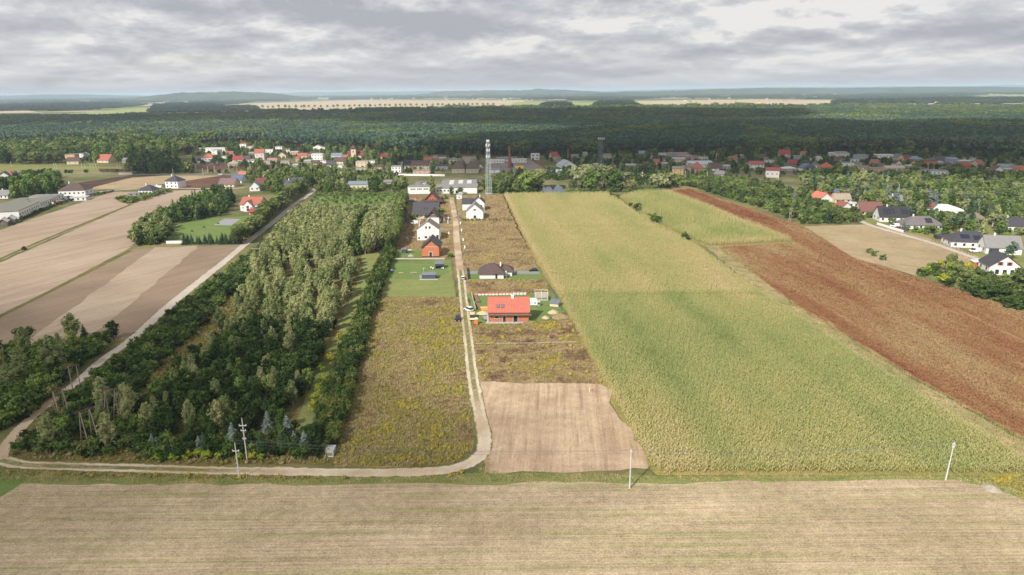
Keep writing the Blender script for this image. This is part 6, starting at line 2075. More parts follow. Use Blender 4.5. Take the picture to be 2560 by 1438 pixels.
for x in (-1.3, 1.3):
    for y in (.7, 2.7):
        b = MB(); b.bar((x - .12, y, .32), (x + .12, y, .32), .32, .32, 10); b.build('wheel', TYRE, e)
p = at(1347, 766)
e = empty('tool_cabinet', (p.x, p.y, 0), 0, 'small grey steel cabinet right of the white site trailer', 'cabinet')
b = MB(); b.box(-.55, 0, .05, .55, 1.5, 1.7); b.build('body', GREYW, e); b = MB(); b.box(-.6, -.05, 1.702, .6, 1.55, 1.8); b.build('lid', LIGHTR, e); b = MB(); b.box(-.4, -.03, .9, .4, -.004, 1.4); b.build('vent', DKFRAME, e)
p = at(1385, 767)
e = empty('tarpaulin_shelter', (p.x, p.y, 0), radians(-20), 'low shelter with patched grey tarpaulin roof by the maize', 'shelter')
b = MB(); b.box(-1.7, 0, 0, 1.7, 3.0, 1.1); b.build('wall', CREAM, e)
b = MB(); b.slab([(-1.9, -.2, 1.2), (1.9, -.2, 1.2), (1.9, 3.2, 2.3), (-1.9, 3.2, 2.3)], .08); b.build('tarpaulin', plain('grey_tarpaulin', lin(120, 122, 132, .85), .6, .25, scale=2), e)
# block wall stack: brick pallets in a row along the back of the plot
rb = random.Random(3)
RED_P = plain('red_block_pallet', lin(206, 122, 100, .85), .9, .2, scale=4)
WRAP = plain('white_pallet_wrap', lin(226, 222, 214, .9), .5, .08)
_pal = {}
for k in ('red', 'grey'):
    b = MB(); b.box(-.58, -.5, .14, .58, .5, 1.0); bl = b.mesh('block_stack', RED_P if k == 'red' else plain('grey_block', lin(190, 182, 174, .85), .9, .12))
    b = MB(); b.box(-.6, -.54, .16, .6, -.501, .8); wr = b.mesh('wrapping', WRAP)
    b = MB(); b.box(-.6, -.52, .1, .6, .52, .139); b.box(-.6, -.5, 0, -.5, .5, .099); b.box(.5, -.5, 0, .6, .5, .099); b.box(-.05, -.5, 0, .05, .5, .099); pl = b.mesh('pallet', WOOD)
    _pal[k] = (bl, wr, pl)
A_, B_ = at(1190, 739), at(1312, 737)
n = 15
for i in range(n):
    q = A_.lerp(B_, i / (n - 1))
    k = 'red' if i < 11 else 'grey'
    e = empty('block_pallet', (q.x, q.y, 0), rb.uniform(-.05, .05), 'pallet of red blocks in white wrap, in the row behind the shell house' if k == 'red' else 'pallet of grey blocks at the right end of the row behind the shell house', 'block pallet', 'block pallets behind the shell house')
    for nm, me in zip(('block_stack', 'wrapping', 'pallet'), _pal[k]):
        link(nm, me, e)
# unroofed grey block shed with posts
p = at(1354, 752)
e = empty('open_block_shed', (p.x, p.y, 0), 0, 'roofless grey block shed with thin posts behind the shell house', 'shed')
b = MB(); b.box(-2.6, 0, 0, 2.6, .3, .5); b.box(-2.6, 3.7, 0, 2.6, 4, 2.0); b.box(2.3, .301, 0, 2.6, 3.699, 1.8); b.build('block_wall', plain('grey_block', lin(190, 182, 174, .85)), e)
for x in (-2.5, 0, 2.5):
    for y in (.15, 3.85):
        b = MB(); b.box(x - .07, y - .07, .5, x + .07, y + .07, 3.3); b.build('post', FRAME, e)
b = MB(); b.box(-2.6, .08, 3.301, 2.6, .22, 3.42); b.box(-2.6, 3.78, 3.301, 2.6, 3.92, 3.42); b.build('beam', FRAME, e)
# pale fence panels at the entrance of the plot
A_, B_ = at(1179, 738), at(1189, 777)
e = empty('panel_fence', (A_.x, A_.y, 0), 0, 'pale panel fence along the entrance of the building plot', 'fence')
d_ = B_ - A_
ang = math.atan2(d_.y, d_.x)
n = 9
pm = MB(); pm.box(0, -.03, .1, d_.length / n - .1, .03, 1.5); pm = pm.mesh('panel', plain('pale_panel', lin(206, 196, 188, .85)))
pq = MB(); pq.box(-.05, -.05, 0, .05, .05, 1.7); pq = pq.mesh('post', CONC)
for i in range(n + 1):
    q = d_ * (i / n)
    link('post', pq, e, (q.x, q.y, 0))
    if i < n and i != 4:
        link('panel', pm, e, (q.x + cos(ang) * .05, q.y + sin(ang) * .05, 0), ang)
for i, (a_, b_) in enumerate([((1183, 740), (1192, 758)), ((1190, 762), (1199, 775))]):
    A_, B_ = at(*a_), at(*b_)
    e = empty('timber_stack', (A_.x, A_.y, 0), math.atan2((B_ - A_).y, (B_ - A_).x), ['upper long stack of brown boards inside the pale fence', 'lower long stack of brown boards inside the pale fence'][i], 'board stack')
    L = (B_ - A_).length
    for k in range(5):
        for j in range(4):
            b = MB(); b.box(0, j * .34, k * .14, L * (.9 + .1 * ((k + j) % 2)), j * .34 + .3, k * .14 + .12); b.build('board', WOOD, e)


def mound(name, label, cat, px, py, r, hgt, mat, seed, sy=1.0):
    p = at(px, py)
    m = MB()
    n, k = 14, 5
    vs = [(0, 0, hgt)]
    fs = []
    for j in range(1, k + 1):
        for i in range(n):
            w = 2 * pi * i / n
            rr = r * j / k * (1 + .3 * noise.noise(Vector((cos(w) * 1.3, sin(w) * 1.3, seed))))
            z = hgt * (1 - (j / k)) ** .8 * (1 + .3 * noise.noise(Vector((w, j, seed)))) if j < k else -.05
            vs.append((cos(w) * rr, sin(w) * rr * sy, z))
    for i in range(n):
        fs.append((0, 1 + i, 1 + (i + 1) % n))
    for j in range(k - 1):
        for i in range(n):
            a = 1 + j * n
            fs.append((a + i, a + n + i, a + n + (i + 1) % n, a + (i + 1) % n))
    m.poly(vs, fs)
    o = m.build(name, mat)
    o.location = p
    EXCL.append((p.x, p.y, r * .9))
    return tag(o, label, cat)


SAND = plain('pale_sand', lin(206, 184, 152, .85), .95, .12, scale=2)
mound('sand_pile', 'flat pile of pale sand left of the shell house', 'sand pile', 1208, 783, 2.6, .9, SAND, 1.0)
mound('soil_heap', 'rough pale soil heap nearest the maize, right of the shell house', 'soil heap', 1383, 782, 2.2, 1.3, plain('pale_subsoil', lin(200, 178, 148, .85), .95, .2), 2.0)
mound('soil_heap', 'second pale soil heap between the shell house and the maize', 'soil heap', 1364, 795, 1.6, .9, plain('pale_subsoil', lin(200, 178, 148, .85), .95, .2), 3.0)
mound('soil_heap', 'dark overgrown soil heap at the right end of the building plot', 'soil heap', 1400, 793, 3.2, 1.5, M_BROWNWEED, 4.0)
mound('rubble_heap', 'heap of grey stones on the verge at the lower right', 'stone heap', 2478, 1222, 1.8, .8, plain('grey_stone', lin(176, 166, 150, .85), .95, .25, scale=3), 5.0)
mound('rubble_heap', 'grey rubble heap left of the orange brick house', 'rubble heap', 1028, 640, 1.9, 1.0, plain('grey_stone', lin(176, 166, 150, .85)), 6.0)
p = at(1211, 775)
e = empty('skip_container', (p.x, p.y, 0), 0, 'orange yellow skip behind the left end of the shell house', 'skip')
b = MB(); b.poly([(-1.1, -.7, 0), (1.1, -.7, 0), (1.1, .7, 0), (-1.1, .7, 0), (-1.6, -.85, 1.1), (1.6, -.85, 1.1), (1.6, .85, 1.1), (-1.6, .85, 1.1)], [(3, 2, 1, 0), (0, 1, 5, 4), (1, 2, 6, 5), (2, 3, 7, 6), (3, 0, 4, 7)]); b.build('tub', plain('skip_yellow', lin(232, 176, 84, .9), .6), e)
b = MB(); b.box(-1.5, -.75, .9, 1.5, .75, 1.0); b.build('load', SAND, e)
p = at(1213, 800)
e = empty('tipping_trailer', (p.x, p.y, 0), radians(8), 'small grey trailer beside the orange portable toilet', 'trailer')
b = MB(); b.box(-.7, -1.2, .5, .7, 1.2, 1.1); b.build('bed', GREYW, e); b = MB(); b.bar((0, -1.2, .55), (0, -2.2, .5), .05); b.build('drawbar', DKSTEEL, e)
for x in (-.75, .75):
    b = MB(); b.bar((x - .08, 0, .32), (x + .08, 0, .32), .32, .32, 10); b.build('wheel', TYRE, e)
# garden things on the lawn
for i, (px, py, lb) in enumerate([(980, 680, '')]):
    p = at(px, py)
    e = empty('water_tank', (p.x, p.y, 0), 0, 'round blue water butt on the left of the lawn', 'water butt')
    b = MB(); b.lathe([(.5, 0), (.62, .4), (.6, .9), (.45, 1.15)], 12); b.build('barrel', plain('barrel_blue', lin(92, 128, 178, .85), .5), e)
    b = MB(); b.lathe([(.47, 1.151), (.47, 1.22), (.1, 1.26)], 12); b.build('lid', GREYW, e)
p = at(963, 683)
e = empty('playhouse', (p.x, p.y, 0), 0, 'small pinkish timber playhouse at the left edge of the lawn', 'playhouse')
b = MB(); b.box(-.7, -.7, 0, .7, .7, 1.2); b.build('wall', plain('pinkish_timber', lin(196, 150, 122, .85)), e); b = MB(); b.slab([(-.9, -.9, 1.1), (.9, -.9, 1.1), (.9, 0, 1.8), (-.9, 0, 1.8)], .06); b.slab([(-.9, .9, 1.1), (.9, .9, 1.1), (.9, .01, 1.8), (-.9, .01, 1.8)], .06); b.build('roof', WOOD, e)
for i, (px, py, w_, d_2) in enumerate([(1002, 683, 2.2, 1.2), (1034, 682, 3.2, 1.6)]):
    p = at(px, py)
    e = empty('sand_pit', (p.x, p.y, 0), 0, ['small square sand pit on the left of the lawn', 'pale flat timber deck in the middle of the lawn'][i], ['sand pit', 'deck'][i])
    b = MB(); b.box(-w_ / 2, -d_2 / 2, .0, w_ / 2, d_2 / 2, .12); b.build('bed', [SAND, GREYW][i], e)
    b = MB(); b.box(-w_ / 2 - .12, -d_2 / 2 - .12, 0, w_ / 2 + .12, -d_2 / 2 - .001, .2); b.box(-w_ / 2 - .12, d_2 / 2 + .001, 0, w_ / 2 + .12, d_2 / 2 + .12, .2); b.build('rim', WOOD, e)
p = at(1059, 680)
e = empty('washing_line', (p.x, p.y, 0), 0, 'white rotary washing line on the lawn', 'washing line')
b = MB(); b.bar((0, 0, 0), (0, 0, 1.9), .05); b.build('post', FRAME, e)
b = MB(); [b.bar((0, 0, 1.4), (cos(k * pi / 2) * 1.1, sin(k * pi / 2) * 1.1, 1.95), .03) for k in range(4)]; b.build('arm', FRAME, e)
for i, (px, py) in enumerate([(1078, 671), (1083, 673), (1104, 674), (1108, 673)]):
    p = at(px, py)
    e = empty('junk_bag', (p.x, p.y, 0), i, ['white builder bag left of the open shed', 'second white builder bag left of the open shed', 'blue and white sacks before the open shed', 'white sacks at the right corner of the open shed'][i], 'builder bag')
    b = MB(); b.poly(*ico(.5, (0, 0, .4), 1.1, .85, .15)); b.build('sack', [WHITE, WHITE, plain('sack_blue', lin(120, 146, 190, .85)), WHITE][i], e)
    b = MB(); b.bar((0, 0, .75), (.1, 0, .98), .12, .16, 6); b.build('tied_neck', WHITE, e)
p = at(1018, 603)
e = empty('water_tank', (p.x, p.y, 0), 0, 'white water tank on a brick base left of the big white house', 'tank')
b = MB(); b.box(-.8, -.8, 0, .8, .8, 1.0); b.build('base', PINKW, e); b = MB(); b.lathe([(.8, 1.0), (.95, 1.5), (.7, 2.0), (.2, 2.2)], 10); b.build('tank', plain('tank_blue', lin(170, 190, 204, .85)), e)
# white meter posts along the track
for i, (px, py) in enumerate([(1151, 562), (1154, 580), (1158, 604), (1162, 623), (1122, 588)]):
    p = at(px, py)
    e = empty('meter_box', (p.x, p.y, 0), 0, ['white meter box right of the track, farthest up', 'white meter box right of the track, second from the top', 'white meter box right of the track, second from the bottom', 'white meter box right of the track, lowest one', 'white meter box left of the track by the big white house'][i], 'meter box')
    b = MB(); b.box(-.35, -.2, .5, .35, .2, 1.9); b.build('cabinet', WHITE, e); b = MB(); b.box(-.25, -.15, 0, .25, .15, .499); b.build('foot', CONC, e)
# gate pillars
for i, (px, py) in enumerate([(1120, 560), (1121, 552)]):
    p = at(px, py)
    e = empty('gate_pillar', (p.x, p.y, 0), 0, ['near white gate pillar by the house with the boarded gable', 'far white gate pillar by the house with the boarded gable'][i], 'gate pillar')
    b = MB(); b.box(-.25, -.25, 0, .25, .25, 2.6); b.build('pillar', WHITE, e); b = MB(); b.box(-.32, -.32, 2.601, .32, .32, 2.75); b.build('cap', GREYW, e)


def fence(label, pts, hgt, step, panel_m, post_m, name='fence', open_=False, z0=.08):
    P = gp(pts)
    e = empty(name, (P[0].x, P[0].y, 0), 0, label, 'fence')
    pq = MB(); pq.box(-.06, -.06, 0, .06, .06, hgt + .1); pq = pq.mesh('post', post_m)
    cache = {}
    for a, b in zip(P, P[1:]):
        d = b - a
        n = max(1, round(d.length / step))
        ang = math.atan2(d.y, d.x)
        L = d.length / n
        key = round(L, 2)
        if key not in cache:
            pm = MB()
            if open_:
                for z in (.25, hgt * .6, hgt):
                    pm.bar((.06, 0, z), (L - .06, 0, z), .03, .03, 4)
            else:
                pm.box(.065, -.03, z0, L - .065, .03, hgt)
            cache[key] = pm.mesh('rail' if open_ else 'panel', panel_m)
        for i in range(n):
            q = a + d * (i / n) - P[0]
            link('post', pq, e, (q.x, q.y, 0))
            link('rail' if open_ else 'panel', cache[key], e, (q.x, q.y, 0), ang)
    q = P[-1] - P[0]
    link('post', pq, e, (q.x, q.y, 0))
    return e


MESHF = plain('anthracite_fence', lin(78, 84, 88, .8), .6)
fence('dark gate fence across the front of the bungalow plot', [(1167, 672), (1170, 700)], 1.7, 2.5, MESHF, MESHF)
fence('low grey concrete fence in front of the orange brick house', [(962, 649), (1112, 649)], .7, 3.0, plain('pale_kerb', lin(206, 196, 182, .85)), CONC)
fence('thin wire fence right of the building plot along the maize', [(1382, 728), (1404, 776)], 1.4, 2.5, plain('green_wire', lin(96, 120, 110, .8)), MESHF, open_=True)
fence('thin white wire fence across the brown weedy plot', [(1190, 861), (1330, 860), (1440, 857)], .4, 4.0, WHITE, CONC, open_=True)
fence('white wall fence of the hamlet gardens along the lane', [(2192, 562), (2224, 572), (2258, 582)], 1.5, 3.0, WHITE, WHITE)
fence('dark mesh fence before the dark hipped bungalow', [(2330, 602), (2410, 630), (2432, 640)], 1.4, 3.0, MESHF, MESHF, open_=True)
fence('thin wire fence along the gardens beside the red field', [(2300, 692), (2350, 712), (2440, 740)], 1.4, 3.0, plain('green_wire', lin(96, 120, 110, .8)), MESHF, open_=True)
fence('long white concrete wall along the railway', [(950, 439), (1030, 440), (1112, 441)], 2.0, 6.0, WHITE, CONC, 'concrete_wall')
fence('white garden wall at the garden of the villa', [(416, 610), (458, 609)], 1.7, 3.0, WHITE, WHITE, 'garden_wall')
fence('wire fence left of the lawn edge along the track', [(1128, 652), (1132, 700), (1140, 742)], 1.2, 4.0, plain('brown_wire', lin(120, 104, 84, .8)), WOOD, open_=True)
fence('orange brick wall along the works yard', [(1326, 398), (1372, 428)], 2.2, 5.0, BRICKC, BRICKC, 'brick_wall')
# freight wagons
for i, (ax, bx, y) in enumerate([(248, 268, 431), (270, 293, 431), (296, 320, 432)]):
    A_, B_ = at(ax, y), at(bx, y)
    L = (B_ - A_).length
    e = empty('freight_wagon', (A_.x, A_.y, 0), math.atan2((B_ - A_).y, (B_ - A_).x), ['rusty brown freight wagon, left of the three on the siding', 'rusty brown freight wagon, middle of the three', 'rusty brown freight wagon, right of the three'][i], 'wagon', 'freight wagons on the siding')
    b = MB(); b.box(0, 0, 1.2, L, 2.8, 3.6); b.build('box_body', RUSTW, e)
    b = MB(); b.box(.2, .2, .8, L - .2, 2.6, 1.199); b.build('chassis', DKSTEEL, e)
    for x in (1.5, 3.0, L - 3, L - 1.5):
        b = MB(); b.bar((x, .5, .45), (x, 2.3, .45), .45, .45, 10); b.build('wheel_set', DKSTEEL, e)
    for k in range(6):
        b = MB(); x = L * (k + .5) / 6; b.box(x - .08, -.06, 1.25, x + .08, -.003, 3.58); b.build('stanchion', RUSTW, e)
p = at(314, 437)
e = empty('loading_ramp', (p.x, p.y, 0), 0, 'weathered brick loading ramp in front of the wagons', 'ramp')
b = MB(); b.box(-7, 0, 0, 7, 5, 2.4); b.build('wall', BEIGE, e); b = MB(); b.box(-7.2, -.2, 2.401, 7.2, 5.2, 2.6); b.build('deck', GREYR, e)
# works yard things
p = at(1298, 424)
e = empty('yellow_trailer', (p.x, p.y, 0), 0, 'long yellow trailer in the works yard', 'trailer')
b = MB(); b.box(-4.5, 0, 1.0, 4.5, 2.5, 3.6); b.build('box_body', plain('trailer_yellow', lin(232, 188, 50, .9), .5), e)
for x in (-3.4, -2.4, 3.4):
    b = MB(); b.bar((x, .1, .5), (x, 2.4, .5), .5, .5, 10); b.build('wheel_set', TYRE, e)
p = at(1279, 418)
e = empty('blue_tank', (p.x, p.y, 0), 0, 'blue tank behind the tall brick chimney', 'tank')
b = MB(); b.lathe([(1.9, 0), (1.9, 4.2), (.4, 5.0)], 12); b.build('shell', PB, e); b = MB(); b.lathe([(.4, 5.0), (.4, 5.4), (.1, 5.5)], 8); b.build('hatch', DKSTEEL, e)
for i, (px, py) in enumerate([(1370, 430), (1383, 433), (1392, 431), (1403, 430)]):
    p = at(px, py)
    e = empty('boat_cover', (p.x, p.y, 0), i * .7, 'pale blue tarpaulin covered heap below the works yard', 'covered heap', 'tarpaulin covered heaps below the works')
    b = MB(); b.poly(*ico(3.0, (0, 0, 1.0), 1.2, .75, .15)); b.build('tarpaulin', plain('blue_tarpaulin', lin(176, 196, 214, .85), .5), e); b = MB(); b.box(-2.5, -1.5, 0, 2.5, 1.5, .4); b.build('base', WOOD, e)
rr_ = random.Random(9)
for i in range(14):
    px, py = rr_.uniform(1230, 1318), rr_.uniform(402, 416)
    p = at(px, py)
    e = empty('stone_pallet', (p.x, p.y, 0), rr_.random(), 'pale stack of stone goods in the works yard', 'stone stack', 'stone stacks in the works yard')
    b = MB(); b.box(-1.2, -.9, .15, 1.2, .9, rr_.uniform(1.0, 1.8)); b.build('stack', [BEIGE, WHITE, PINKW][i % 3], e); b = MB(); b.box(-1.3, -1, 0, 1.3, 1, .149); b.build('pallet', WOOD, e)
# far settlement: tiny houses beyond the fields
rr_ = random.Random(21)
for i in range(70):
    px, py = (rr_.uniform(900, 1330), rr_.uniform(247, 251)) if i < 34 else (rr_.uniform(1700, 2480), rr_.uniform(245, 259)) if i < 58 else (rr_.uniform(0, 330), rr_.uniform(252, 262))
    p = at(px, py)
    w_, d_2, h_ = rr_.uniform(9, 20), rr_.uniform(9, 13), rr_.uniform(5, 9)
    m = MB(); m.box(-w_ / 2, 0, 0, w_ / 2, d_2, h_)
    m.poly([(-w_ / 2 - .4, -.4, h_ + .02), (w_ / 2 + .4, -.4, h_ + .02), (w_ / 2 + .4, d_2 + .4, h_ + .02), (-w_ / 2 - .4, d_2 + .4, h_ + .02), (-w_ / 2 - .4, d_2 / 2, h_ + 3.5), (w_ / 2 + .4, d_2 / 2, h_ + 3.5)], [(3, 2, 1, 0), (0, 1, 5, 4), (2, 3, 4, 5), (1, 2, 5), (3, 0, 4)], 1)
    o = m.build('distant_house', [[WHITE, CREAM, WHITE, BEIGE][i % 4], [TERRAR, GREYR, REDR, BROWNR][i % 4]])
    o.location = p
    o.rotation_euler = (0, 0, rr_.uniform(-.5, .5))
    tag(o, 'tiny pale house of the distant village beyond the tan field' if i < 34 else 'tiny pale house beyond the right part of the forest' if i < 58 else 'tiny pale house on the far left plain', 'house', ['houses of the distant village', 'houses beyond the right forest', 'houses on the far left plain'][0 if i < 34 else 1 if i < 58 else 2])
p = at(2173, 260)
H('white tower block standing out beyond the forest on the right', 2173, 260, 13, 7, 25, 'flat', 0, LIGHTR, WHITE, 0, 'tower_block', 'tower block', (3, 2))
drop(HOUSES[-1])

POLE_TOPS = [Vector((at(599, 1198).x - .2, at(599, 1198).y, 9.0)), Vector((at(1574, 1222).x, at(1574, 1222).y, 8.6)), Vector((at(2364, 1200).x + .3, at(2364, 1200).y, 8.6))]
for k, (dy, dz) in enumerate(((-.5, 0), (.5, 0), (0, .5))):
    for i in range(2):
        o_ = Vector((0, dy, dz))
        wire(POLE_TOPS[i] + o_, POLE_TOPS[i + 1] + o_, 1.3, ['thin wire between the left stubble pole and the middle one', 'thin wire between the middle stubble pole and the right one'][i])
# ================================================================== PLANTING
# --- plantation
G1 = 'dark oaks of the dense plantation'
zone([(352, 1098), (560, 1100), (705, 1080), (770, 988), (808, 890), (800, 835), (640, 830), (494, 902), (404, 982), (325, 1050)], 3.4,
     [(7, 'oak', (4.2, 8.0), 'dark green young oak deep in the dense plantation', G1), (1.2, 'maple', (4.5, 7), 'brighter green tree among the dark oaks', 'green trees among the dark oaks'), (.5, 'bluespruce', (4, 5.5), 'grey green conifer among the dark oaks', 'conifers among the dark oaks'), (1.3, 'birch', (6, 8.5), 'pale birch rising out of the dark oaks', 'birches among the dark oaks'), (.5, 'olive', (4.5, 6), 'olive green tree between the dark oaks', 'olive trees among the dark oaks')], seed=1)
zone([(502, 893), (640, 828), (790, 832), (816, 868), (862, 780), (892, 700), (890, 650), (680, 662), (622, 738), (545, 812)], 3.7,
     [(5.2, 'birch', (7.5, 10), 'slender pale olive birch in the mixed middle of the plantation', 'birches in the middle of the plantation'), (2.0, 'oak', (4.5, 7), 'dark green oak between the birches of the plantation', 'oaks between the plantation birches'), (.8, 'maple', (4, 6), 'mid green leafy tree between the plantation birches', 'leafy trees between the plantation birches'), (.25, 'spruce', (5, 7), 'dark spruce between the plantation birches', 'spruces between the plantation birches')],
     test=lambda x, y: nz(x, y, 9, 3) > .36 and math.sin((x * .96 + y * .28) * .62 + 1.5 * noise.noise(Vector((x / 15, y / 15, 2)))) > -.72, seed=2)
zone([(630, 700), (700, 650), (868, 650), (880, 605), (902, 550), (768, 546), (728, 566), (690, 612)], 2.9,
     [(9, 'birch', (7.5, 11.5), 'slender birch of the dense birch wood, crown pale olive', 'birches of the dense birch wood'), (.4, 'olive', (7, 9), 'olive leafy tree inside the birch wood', 'leafy trees in the birch wood')], seed=3)
zone([(912, 640), (962, 622), (980, 570), (988, 546), (934, 546), (908, 605)], 2.9,
     [(9, 'birch', (9, 11.5), 'slender birch of the narrow birch block beside the tall hedge', 'birches beside the tall hedge')], seed=4)
line_of([(888, 640), (900, 585), (918, 535)], 3.2, 'oak', (6, 8), 'dark tree in the gap between the two birch blocks', 'dark trees in the birch gap', 1.5, seed=2)
for i, (px, py) in enumerate([(690, 642), (712, 636), (730, 640), (780, 632), (806, 640), (822, 630), (835, 648)]):
    p = at(px, py)
    plant('young', p.x, p.y, random.uniform(4.5, 6.5), 'bright yellow green young tree at the foot of the birch wood', 'bright young trees below the birch wood', tone=.2)
for i, (px, py) in enumerate([(812, 960), (806, 930), (790, 1010), (826, 905), (800, 985), (786, 1030), (848, 850), (818, 1000)]):
    p = at(px, py)
    plant('young', p.x, p.y, random.uniform(2.6, 4.0), 'yellow green sapling beside the mown path', 'saplings beside the mown path', tone=random.random() * .9)
# hedge row right of the mown path and its continuation
gH = 'trees of the dark hedge row'
line_of([(800, 1098), (832, 1000), (870, 895), (905, 800), (940, 705), (972, 632)], 1.9, 'hedge', (5.5, 7.0), 'dark green tree of the hedge row right of the mown path', gH, .6, .72, 1)
line_of([(828, 1118), (858, 1020), (888, 905), (918, 800), (948, 705), (980, 632)], 2.6, 'hedge', (4.6, 6.2), 'outer dark green tree of the hedge row beside the golden plot', 'outer trees of the dark hedge row', .8, .8, 2)
line_of([(985, 620), (1000, 560), (1012, 508)], 2.6, 'olive', (10, 12), 'tall olive tree of the high hedge behind the new houses', 'tall hedge behind the new houses', .8, .7, 3)
line_of([(975, 628), (990, 565), (1002, 510)], 2.8, 'olive', (9, 11), 'inner tall olive tree of the high hedge behind the birches', 'inner tall hedge behind the birches', .8, .7, 4)
# band of bushes right of the gravel lane
gL = 'bushes along the gravel lane'
zone([(105, 1070), (224, 969), (324, 887), (427, 799), (528, 717), (618, 649), (690, 596), (712, 604), (660, 664), (580, 736), (480, 838), (380, 935), (300, 1015), (215, 1060)], 2.7,
     [(5, 'darkbush', (3.6, 5.6), 'dark green bush in the band beside the gravel lane', gL), (2, 'olivebush', (3.2, 4.8), 'olive green bush in the band beside the gravel lane', gL), (1.2, 'bush', (3.0, 4.6), 'brighter green bush in the band beside the gravel lane', gL)], seed=5)
# lower left corner
gC = 'trees in the lower left corner of the plantation'
zone([(40, 1140), (330, 1146), (352, 1050), (285, 1015), (190, 1052), (100, 1092)], 3.3,
     [(3, 'bush', (3, 5), 'mid green bush in the lower left corner by the bend', 'bushes in the lower left corner'), (3, 'darkbush', (3, 5), 'dark bush in the lower left corner by the bend', 'bushes in the lower left corner'), (.9, 'birch', (8, 10), 'thin half bare birch in the lower left corner', 'birches in the lower left corner'), (2, 'olivebush', (3, 4.5), 'olive bush in the lower left corner', 'bushes in the lower left corner')], seed=6)
zone([(330, 1150), (800, 1146), (820, 1110), (700, 1085), (560, 1104), (372, 1098), (345, 1110)], 3.1,
     [(4, 'darkbush', (3, 5.5), 'dark bush in the front row facing the track', 'bushes of the front row at the track'), (3, 'bush', (2.5, 4.5), 'green bush in the front row facing the track', 'bushes of the front row at the track'), (2, 'oak', (5, 6.5), 'dark oak in the front row facing the track', 'oaks of the front row at the track'), (1, 'spruce', (4, 6), 'dark green spruce in the front row facing the track', 'spruces of the front row at the track')], seed=7)
for i, (px, py, h, lb) in enumerate([(384, 1125, 4.2, 'left'), (500, 1130, 4.2, 'second from the left'), (586, 1118, 6.4, 'tallest, behind the concrete poles'), (706, 1112, 4.8, 'right of the tall pole'), (722, 1096, 6.0, 'behind the bushes near the path'), (738, 1118, 4.2, 'left of the kiosk'), (764, 1124, 5.0, 'nearest the kiosk'), (1052, 640, 0, '')]):
    if h:
        p = at(px, py)
        plant('bluespruce', p.x, p.y, h, 'silvery blue spruce in the front row, ' + lb, 'blue spruces of the front row', 1.25, .8)
line_of([(400, 1148), (520, 1146), (640, 1145), (700, 1142)], 3.0, 'young', (1.6, 2.4), 'low yellow bush at the foot of the front row', 'low yellow bushes at the track', 1.0, 1.4, 9)
# left of the gravel lane
zone([(-160, 1075), (-20, 1080), (62, 1046), (168, 960), (278, 864), (320, 836), (335, 838), (290, 866), (200, 868), (60, 880), (-120, 880)], 3.0,
     [(4, 'bush', (3.4, 6.4), 'bright green bush on the wild corner left of the lane', 'bushes of the wild corner'), (2.5, 'darkbush', (3, 5), 'dark bush on the wild corner left of the lane', 'bushes of the wild corner'), (2, 'olivebush', (3, 5), 'olive bush on the wild corner left of the lane', 'bushes of the wild corner'), (.3, 'birch', (8, 11), 'drooping grey green birch on the wild corner left of the lane', 'birches of the wild corner'), (.5, 'maple', (6, 8), 'leafy green tree on the wild corner left of the lane', 'leafy trees of the wild corner')],
     test=lambda x, y: nz(x, y, 14, 7) > .2, seed=8)
for (px, py, sp, h, lb) in [(66, 872, 'olive', 8, 'big round grey green tree at the top of the wild corner'), (140, 935, 'birch', 12, 'large weeping birch in the middle of the wild corner'), (185, 850, 'birch', 9.5, 'tall birch at the field edge of the wild corner'), (28, 985, 'birch', 9, 'weeping birch near the left edge of the picture'), (285, 846, 'oak', 6.5, 'dark round tree at the lane end of the wild corner'), (215, 860, 'spruce', 7, 'lone spruce at the field edge of the wild corner')]:
    p = at(px, py)
    plant(sp, p.x, p.y, h, lb, None, 1.35 if sp == 'birch' else 1.1, .3)
line_of([(-10, 1075), (46, 1040), (110, 982), (186, 916), (262, 856)], 1.9, 'darkbush', (2.8, 4.6), 'dark bush on the left edge of the lane at the wild corner', 'bushes on the left lane edge', .9, 1.2, 41)
# garden of the villa
zone([(322, 614), (410, 612), (432, 585), (425, 560), (395, 545), (345, 580)], 4.2, [(3, 'olive', (6, 9), 'olive tree at the left corner of the villa garden', 'trees at the left corner of the villa garden'), (2, 'darkbush', (4, 6), 'dark bush at the left corner of the villa garden', 'bushes at the left corner of the villa garden'), (1, 'birch', (8, 10), 'birch at the left corner of the villa garden', 'birches of the villa garden')], seed=9)
zone([(395, 548), (428, 562), (520, 545), (560, 540), (590, 500), (560, 482), (530, 482), (480, 508), (440, 525)], 4.6, [(3, 'maple', (6, 9), 'green tree on the field side of the villa garden', 'trees on the field side of the villa garden'), (2, 'oak', (6, 9), 'dark tree on the field side of the villa garden', 'trees on the field side of the villa garden'), (1.2, 'spruce', (8, 11), 'dark spruce on the field side of the villa garden', 'spruces of the villa garden'), (2, 'bush', (3, 5), 'bush on the field side of the villa garden', 'bushes of the villa garden')], seed=10)
line_of([(462, 611), (520, 610), (600, 609)], 2.2, 'spruce', (4.5, 6.5), 'dark conifer in the row below the garden lawn', 'conifer row below the garden lawn', .5, 1.3, 11)
line_of([(600, 612), (640, 580), (672, 548), (712, 512), (752, 478)], 5.0, 'olive', (9, 12), 'big dark olive tree in the row between the villa and the lane', 'big trees between the villa and the lane', 1.5, 1.1, 12)
line_of([(622, 588), (660, 552), (700, 516)], 4.5, 'oak', (7, 9), 'dark round tree before the big row at the lane', 'dark trees at the lane', 1.5, 1.1, 13)
p = at(530, 538)
plant('copper', p.x, p.y, 6.5, 'dark copper red tree on the edge of the garden lawn', None, 1, .5)
for (px, py) in [(545, 560), (510, 570), (480, 580), (470, 595), (600, 575)]:
    p = at(px, py)
    plant('bush', p.x, p.y, 1.6, 'small clipped bush on the garden lawn', 'clipped bushes on the garden lawn')
